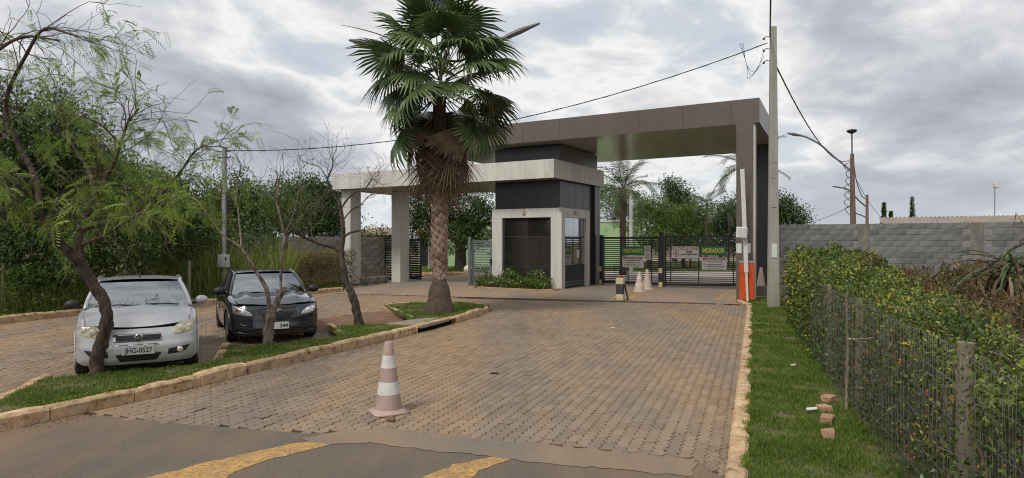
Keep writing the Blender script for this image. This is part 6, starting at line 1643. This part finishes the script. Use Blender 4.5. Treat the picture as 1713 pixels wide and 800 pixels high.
for k in range(3): b.tube(spline([(-.26, -.06, 7.5 - k * .15), (-.5 - .1 * k, -.1, 6.9 - .1 * k), (-.75, -.1, 7.1), (-.85 - .05 * k, -.1, 7.75)], 5), .008, 4)
b.build('insulators', m_cable, up_, True)
def cable(name, label, a, bb, sag, r=.014, twist=.012, n=60):
    pts = []
    for i in range(n + 1):
        t = i / n; p = Vector(a).lerp(Vector(bb), t); p.z -= sag * 4 * t * (1 - t); pts.append(p)
    b = MB(); b.tube(pts, r, 5)
    if twist: b.tube([p + Vector((0, math.cos(i * 1.9) * twist, math.sin(i * 1.9) * twist)) for i, p in enumerate(pts)], r * .8, 4)
    o = b.build(name, m_cable); tag(o, label, 'cable', 'overhead cables'); return o
ptop = P(1284, 72, PB.y)
SPY = 22.6; sp_top = P(376, 252, SPY)
cable('overhead_cable', 'black cable spanning from the utility pole to the slim grey pole', ptop, sp_top, .85)
cable('overhead_cable', 'twisted cable rising out of the picture above the utility pole', P(1288, 62, PB.y), P(1300, -900, 6.0), .5, .022, .02, 90)
FPY = 48.0
cable('overhead_cable', 'thick cable sagging from the utility pole to the street light pole', P(1291, 95, PB.y), P(1424, 266, FPY), 1.2, .022, .02, 80)
# slim grey pole with meter box
q = P(375.5, 405, SPY); sp = empty('slim_pole', (q.x, q.y, .1), label='slim grey steel pole carrying a meter box on the verge', cat='pole')
MB().lathe([(.085, 0), (.08, 5.1), (.0801, 5.12), (.001, 5.13)], 12).build('pole', m_grey_pl, sp, True, True)
MB().bbox(-.16, .22, -.2, -.06, .98, 1.42, .02).build('meter_box', mat('meter_box_grey', (.42, .43, .44), (.36, .37, .38), scale=5, rough=.5), sp, True)
MB().box(.1, .16, -.206, -.2, 1.22, 1.34).build('meter_window', m_plast, sp, True)
MB().tube([(.12, -.02, 1.4), (.12, -.02, 3.6)], .03, 6).build('conduit', m_plast, sp, True)
b = MB(); [b.tube([(s * .06, -.03, z), (s * .2, -.05, z), (s * .22, -.05, z + .06)], .02, 5) for s in (-1, 1) for z in (4.75, 4.95)]; b.build('insulators', m_plast, sp, True)
# double armed street lamp mostly hidden by the palm
lp_ = P(737, 405, PY + 1.0); ls = empty('street_lamp', (lp_.x, lp_.y, 0), label='double armed street lamp standing behind the fan palm', cat='street lamp')
YL = lp_.y; toph = P(737, 100, YL).z
m_lamp = mat('weathered_lamp_grey', (.14, .14, .145), (.09, .09, .09), scale=6, rough=.5)
MB().lathe([(.07, 0), (.05, toph)], 10, Matrix.Translation((lp_.x, lp_.y, 0))).build('pole', m_grey_pl, ls)
for pts, hd in (([(737, 100), (700, 92), (655, 78), (635, 74)], [(655, 79), (600, 70), (584, 67)]), ([(737, 100), (770, 102), (800, 85), (835, 68)], [(830, 70), (870, 52), (903, 39)])):
    s = spline([P(x, y, YL) for x, y in pts], 5); MB().tube(s, .035, 7).build('arm', m_lamp, ls)
    s = [P(x, y, YL) for x, y in hd]; MB().tube([s[0], s[0].lerp(s[1], .5), s[1], s[2]], [.04, .075, .085, .03], 8).build('lamp_head', m_lamp, ls)
s = spline([P(x, y, YL - .3) for x, y in ((660, 70), (635, 58), (600, 48), (571, 42))], 4); MB().tube(s, radii(.02, .006, len(s)), 5).build('thin_rod', m_plast, ls)
# far street light pole behind the wall
m_woodpole = mat('brown_pole', (.19, .125, .08), (.12, .08, .055), scale=3, rough=.9, stretch=(1, 1, .2))
q = P(1428, 405, FPY); fp = empty('street_light_pole', (q.x, q.y, 0), label='brown street light pole with curved arm behind the block wall', cat='street light')
MB().tube([q * 1 + Vector((0, 0, -q.z)), P(1425.5, 258, FPY)], [.24, .13], 10).build('pole', m_woodpole, fp)
MB().tube([P(1425.5, 262, FPY), P(1425, 224, FPY)], .055, 8).build('mast', m_lamp, fp)
MB().lathe([(.02, -.12), (.28, .02), (.36, .12), (.3, .2), (.001, .26)], 14, Matrix.Translation(P(1425, 222, FPY))).build('top_lamp', m_plast, fp)
s = spline([P(x, y, FPY - k) for x, y, k in ((1424, 286, 0), (1395, 262, .5), (1372, 242, 1), (1350, 230, 1.4), (1335, 226, 1.6))], 5); MB().tube(s, .07, 8).build('arm', m_grey_pl, fp)
s = [P(x, y, FPY - 1.7) for x, y in ((1340, 227), (1328, 225), (1317, 223))]; MB().tube(s, [.07, .12, .05], 8).build('lamp_head', m_lamp, fp)
b = MB()
for k in range(7): z0 = 270 + k * 12; s = spline([P(1424, z0, FPY - .2), P(1416 - random.uniform(0, 5), z0 + 8, FPY - .3), P(1421, z0 + 18, FPY - .2)], 4); b.tube(s, .025, 4)
s = spline([P(1428, 270, FPY), P(1432, 300, FPY), P(1440, 325, FPY), P(1447, 333, FPY)], 5); b.tube(s, .03, 4); b.build('loose_wires', m_cable, fp)
q = P(1450.5, 405, 80); fq = empty('street_light_pole', (q.x, q.y, 0), label='distant second pole right of the brown street light pole', cat='street light')
MB().tube([Vector((q.x, q.y, 0)), P(1450.5, 326, 80)], [.22, .16], 8).build('pole', m_woodpole, fq)
s = spline([P(x, y, 80) for x, y in ((1449, 346, ), (1436, 335), (1420, 318), (1406, 314), (1393, 312))], 4); MB().tube(s, .09, 6).build('arm', m_lamp, fq)
s = spline([P(x, y, 80) for x, y in ((1449, 364), (1440, 360), (1428, 356), (1422, 355))], 4); MB().tube(s, .07, 6).build('arm', m_lamp, fq)
cable('overhead_cable', 'thin far cable running left from the distant pole above the wall', P(1427, 342, FPY), P(1352, 372, 60), .2, .02, 0, 20)
cable('overhead_cable', 'thin far cable running right above the corrugated roof', P(1432, 300, FPY), P(1478, 366, 70), .4, .02, 0, 20)
for px, yt, Yd, h_, lab in ((1478.5, 342, 70, 0, 'dark slender cypress at the left end of the corrugated roof'), (1490.5, 356, 70, 0, 'short dark cypress tip above the corrugated roof'), (1526, 332, 75, 0, 'tall thin cypress beside the slanted stick above the roof')):
    q = P(px, 405, Yd); t = empty('cypress', (q.x, q.y, 0), label=lab, cat='tree', group='cypresses behind the roof'); zt_ = P(px, yt, Yd).z
    MB().tube([(q.x, q.y, 0), (q.x, q.y, zt_ * .7)], [.12, .06], 6).build('trunk', m_bark, t)
    n_ = 1500; u = rs.uniform(0, 1, n_); a = rs.uniform(0, 6.28, n_); rad = .30 * (1 - u ** 2.2) * rs.uniform(.4, 1, n_) + .04
    ps = np.stack([q.x + np.cos(a) * rad, q.y + np.sin(a) * rad, 1 + u * (zt_ - 1)], 1); o = link('crown', leaf_mesh('crown', ps, unit(rs.normal(size=(n_, 3)) * .5 + np.array([0, 0, 1])), rand_unit(n_), .3, .1, rs.uniform(0, .5, n_)), m_lf_dark, t); o['kind'] = 'stuff'
q = P(1529, 405, 74); o = MB().tube([Vector((q.x, q.y, .5)), P(1531, 367, 74), P(1525.5, 330, 74)], .06, 6).build('slanted_stick', m_lamp); tag(o, 'slanted dark stick leaning beside the thin cypress', 'stick')
# corrugated roof behind the wall
m_roof = mat('fibre_cement_roof', (.36, .29, .24), (.22, .17, .14), scale=2, rough=.9, dirt=[((.12, .10, .09), 3, .5, .75, .6)])
ra_, rb_ = P(1476, 374.0, 29.5), P(1790, 363, 26.5)
sh = empty('shed', (ra_.x, ra_.y, 0), label='low shed with brown corrugated roof behind the block wall', cat='shed')
dx_ = (rb_ - ra_); Lr = dx_.xy.length; dxn = Vector((dx_.x, dx_.y, 0)).normalized(); bk = Vector((-dxn.y, dxn.x, 0))
b = MB(); nn = int(Lr / .18) * 6
b.grid(lambda u, v: (lambda p: (p.x, p.y, p.z))(ra_ + dxn * Lr * u + bk * (v * 4) + Vector((0, 0, lerp(0, dx_.z * 0, u) - .02 + .035 * math.sin(u * Lr / .18 * 2 * math.pi) + v * .42))), nn, 2)
b.build('roof', m_roof, sh, smooth=True)
MB().prism([ra_ + bk * .3, rb_ + bk * .3, rb_ + bk * 3.8, ra_ + bk * 3.8], 0, ra_.z - .08).build('wall', m_cream, sh)
q = P(1664, 405, 34); t = empty('floodlight_mast', (q.x, q.y, 0), label='thin mast with a small white box above the corrugated roof', cat='mast')
MB().tube([Vector((q.x, q.y, 0)), P(1664, 310, 34)], .03, 6).build('mast', m_grey_pl, t); MB().bbox(-.05, .18, -.1, .1, -.1, .16, .02, Matrix.Translation(P(1664, 311, 34))).build('box', m_arm, t)

# ================================================================== BEYOND THE GATES
m_green_w = mat('pale_green_paint', (.36, .52, .27), (.31, .46, .235), scale=1.5, rough=.8, dirt=[((.2, .26, .14), 1.2, .55, .8, .5)])
gy = 50.0
gb_ = empty('green_building', P(900, 405, gy).xy.to_3d(), label='pale green walled building seen behind the booth and gates', cat='building')
x0_, x1_ = P(700, 0, gy).x, P(1075, 0, gy).x
MB().box(x0_, x1_, gy, gy + 5, .0, 3.45).build('wall', m_green_w, gb_)
MB().box(x0_ - .05, x1_ + .05, gy - .05, gy + 5.05, 3.45, 3.6).build('coping', m_white, gb_)
for k in range(9): xx = lerp(x0_, x1_, (k + .5) / 9); MB().box(xx - .03, xx + .03, gy - .03, gy, .1, 3.4).build('pilaster', m_green_w, gb_)
MB().box(P(700, 0, gy).x + .2, P(716, 0, gy).x, gy - .06, gy, .1, 2.5).build('dark_doorway', m_dark, gb_)
MB().box(P(698, 0, gy).x, P(718, 0, gy).x, gy - .8, gy, 2.5, 2.75).build('red_awning', mat('red_awning', (.35, .06, .05), rough=.7), gb_)
m_white_p = mat('white_pole_paint', (.6, .6, .6), rough=.5)
for px, Yd, yt, lab in ((1055.5, 40, 300, 'white lamp post beside the queen palm behind the gate'), (718.5, 44, 350, 'white lamp post left of the fan palm trunk'), (537, 45, 315, 'white lamp post above the left block wall')):
    q = P(px, 405, Yd); t = empty('lamp_post', (q.x, q.y, 0), label=lab, cat='lamp post', group='white lamp posts'); zt_ = P(px, yt, Yd).z
    MB().lathe([(.11, 0), (.09, zt_)], 10, Matrix.Translation((q.x, q.y, 0))).build('pole', m_white_p, t)
    MB().tube([(q.x, q.y, zt_ - .1), (q.x + .35, q.y - .4, zt_ + .1), (q.x + .8, q.y - .9, zt_ + .12)], [.05, .05, .09], 8).build('lamp_head', m_white_p, t)
q = P(555, 405, 44); tt = empty('canopy_tent', (q.x, q.y, 0), label='blue pointed canopy tent beyond the left block wall', cat='tent')
a0, a1, ap = P(540, 397, 44), P(572, 397, 44), P(556, 385, 44); ww = (a1 - a0).x
b = MB(); b.add([a0, a1, a1 + Vector((0, ww, 0)), a0 + Vector((0, ww, 0)), ap + Vector((0, ww / 2, 0))], [(0, 1, 4), (1, 2, 4), (2, 3, 4), (3, 0, 4)]); b.build('roof', mat('blue_tarpaulin', (.02, .09, .42), rough=.5), tt)
for dx2 in (0, 1):
    for dy2 in (0, 1): MB().tube([(a0.x + dx2 * ww, 44 + dy2 * ww, 0), (a0.x + dx2 * ww, 44 + dy2 * ww, a0.z)], .03, 6).build('leg', m_white_p, tt)
q = P(628, 405, 62); hs = empty('far_house', (q.x, q.y, 0), label='far pale house with a low tiled roof between the white pillars', cat='house')
x0_, x1_ = P(596, 0, 62).x, P(664, 0, 62).x
MB().box(x0_, x1_, 62, 68, 0, 2.6).build('wall', m_white, hs); zr_ = 2.95
b = MB(); b.add([(x0_ - .3, 61.6, 2.6), (x1_ + .3, 61.6, 2.6), (x1_ + .3, 68.4, 2.6), (x0_ - .3, 68.4, 2.6), (x0_ + .5, 65, 3.4), (x1_ - .5, 65, 3.4)], [(0, 1, 5, 4), (1, 2, 5), (2, 3, 4, 5), (3, 0, 4)]); b.build('roof', mat('clay_roof', (.42, .33, .24), (.33, .25, .18), scale=3, rough=.9), hs)
# lawn and drive kerb inside
lawn([P(690, 405, 37), P(800, 405, 38), P(830, 405, 49), P(660, 405, 49)], .115, 'strip of lawn inside the compound beyond the palm', 60, 60, .1, name='inner_lawn', wd=.02)
k4 = empty('kerb', P(740, 405, 37)); tag(k4, 'kerb of the inner lawn beyond the gateway', kind='structure'); kerb(k4, [P(690, 405, 36.8), P(800, 405, 37.8)], 1.0, .15, .24, 1, z0=.05)
lawn([P(985, 405, 41.2), P(1345, 405, 40.2), P(1345, 405, 60), P(985, 405, 60)], .12, 'lawn inside the compound behind the vehicle gates', 40, 40, .1, name='inner_lawn', wd=.02)
sheet('inner_road', [P(985, 405, 31.0), P(1130, 405, 28.6), P(1270, 405, 28.2), P(1340, 405, 40.0), P(985, 405, 41.0)], .125, mat('pale_inner_paving', (.48, .42, .37), (.38, .32, .27), scale=2, rough=.85), drive)
q = P(785, 405, 40); b = MB(); b.sphere((0, 0, .2), .35, 12, 1, .8, .75); o = b.build('boulder', m_white, smooth=True); o.location = (q.x, q.y, .1); tag(o, 'pale round boulder on the inner lawn by the tree', 'boulder')

# ================================================================== PLANTERS AND FLOWER BED
m_pot = mat('old_concrete_pot', (.22, .205, .18), (.14, .13, .115), scale=8, rough=.95, bump=.4)
for i, (px, lab) in enumerate(((611, 'fluted concrete planter nearest the front white pillar'), (627, 'fluted concrete planter in the middle of the three'), (642, 'fluted concrete planter nearest the louvred gate'))):
    Yd = 29.5 + i * .75; q = P(px, 405, Yd); t = empty('planter', (q.x, q.y, 0.0), label=lab, cat='planter', group='fluted planters by the wall')
    b = MB(); prof = [(.13, 0), (.15, .06), (.20, .14), (.24, .28), (.26, .32), (.26, .36), (.21, .36), (.2, .3)]; vs, fs, nS = [], [], 24
    for (r_, z) in prof:
        for k in range(nS): a = 2 * math.pi * k / nS; rr = r_ * (1 + (.06 if k % 2 and .05 < z < .3 else 0)); vs.append((rr * math.cos(a), rr * math.sin(a), z))
    b.add(vs, [(i_ * nS + k, i_ * nS + (k + 1) % nS, (i_ + 1) * nS + (k + 1) % nS, (i_ + 1) * nS + k) for i_ in range(len(prof) - 1) for k in range(nS)]); b.build('pot', m_pot, t, True)
    MB().lathe([(.001, .31), (.2, .31)], 12).build('soil', m_soil, t, True)
    random.seed(60 + i); b = MB(); 
    for k in range(4): grow(b, (0, 0, .3), (random.uniform(-.7, .7), random.uniform(-.3, .3), 1), random.uniform(.4, .8), .012, 1, [], -.02, .25, 5, (1, 3), .5, 4, .6)
    b.build('twigs', m_twig, t, True)
# flower bed in front of the booth
bed = [LW(-BW - .45, -.05), LW(-BW - .55, -.75), LW(-2.0, -1.0), LW(-.55, -1.05), LW(-.1, -.7), LW(-.1, -.02)]
fb = empty('flower_bed', LW(-1.9, -.5, .1), label='flower bed with white blooms below the booth window', cat='flower bed')
MB().prism(bed, .04, .13).build('soil', m_soil, fb)
edge = [LW(-BW - .62, -.6), LW(-BW - .55, -.82), LW(-2.0, -1.08), LW(-.5, -1.12), LW(-.02, -.75), LW(.0, -.15)]
for i in range(len(edge) - 1):
    L_ = (edge[i + 1] - edge[i]).length; n_ = max(1, int(L_ / .2)); dq = (edge[i + 1] - edge[i]).normalized()
    for k in range(n_):
        o = MB().bbox(.004, L_ / n_ - .004, -.05, .05, 0, .10, .006).build('brick', m_brick, fb, True); p = edge[i].lerp(edge[i + 1], k / n_); o.parent = None; o.location = (p.x, p.y, .06); o.rotation_euler = (0, 0, math.atan2(dq.y, dq.x)); o.parent = fb; o.matrix_parent_inverse = wm(fb).inverted()
rs2 = np.random.default_rng(71)
n_ = 5200; uu_ = rs2.uniform(0, 1, n_); xx = -BW - .3 + uu_ * (BW - .0); yy_ = rs2.uniform(-.95, -.12, n_); hh_ = np.where(yy_ > -.5, .75, .4) * (.75 + .25 * np.sin(xx * 5))
zz2 = rs2.uniform(0, 1, n_) ** .7 * hh_ + .12; W_ = np.array([tuple(LW(a, b_, c_)) for a, b_, c_ in zip(xx, yy_, zz2)])
o = link('foliage', leaf_mesh('foliage', W_, unit(rs2.normal(size=(n_, 3)) + np.array([0, 0, .8])), rand_unit(n_), .11, .03, np.clip(rs2.normal(.35, .25, n_), 0, 1)), m_lf_mid, fb); o['kind'] = 'stuff'
b = MB()
for i in range(46):
    k = rs2.integers(0, n_); p = LW(xx[k], yy_[k] - .05, .12 + hh_[k] * rs2.uniform(.75, 1.08)); b.sphere(p, .022, 6)
b.build('blossoms', m_arm, fb)['kind'] = 'stuff'
random.seed(77)
for cxl, nl in ((-BW - .1, 22), (-.75, 10)):
    for i in range(nl):
        p = LW(cxl + random.uniform(-.15, .15), -.6 + random.uniform(-.15, .15), .1); a = random.uniform(0, 6.28); el_ = random.uniform(.5, 1.3); d = Vector((math.cos(a) * math.cos(el_), math.sin(a) * math.cos(el_), math.sin(el_))); pts = [p]
        for k in range(4): d = (d + Vector((0, 0, -.12))).normalized(); pts.append(pts[-1] + d * .16)
        sd = d.cross(Vector((0, 0, 1))).normalized(); vs = []
        for k, q in enumerate(pts): w_ = .03 * (1 - (k / 4) ** 2) + .004; vs += [q - sd * w_, q + sd * w_]
        b = MB(); b.add(vs, [(2 * k, 2 * k + 1, 2 * k + 3, 2 * k + 2) for k in range(4)]); b.build('strap_leaf', m_lf_strap, fb)
# verge fence posts
for px, Yd, h_, lab in ((5, 17.6, 1.4, 'wooden fence post at the far left edge'), (178, 20.0, 1.3, 'wooden fence post just left of the silver car roof'), (316, 21.6, 1.35, 'wooden fence post between the silver car and the slim pole')):
    q = P(px, 405, Yd - .6); o = MB().tube([(q.x, q.y, .05), (q.x + .02, q.y, h_)], [.055, .05], 9).build('fence_post', m_postwood); tag(o, lab, 'post', 'posts of the verge fence')
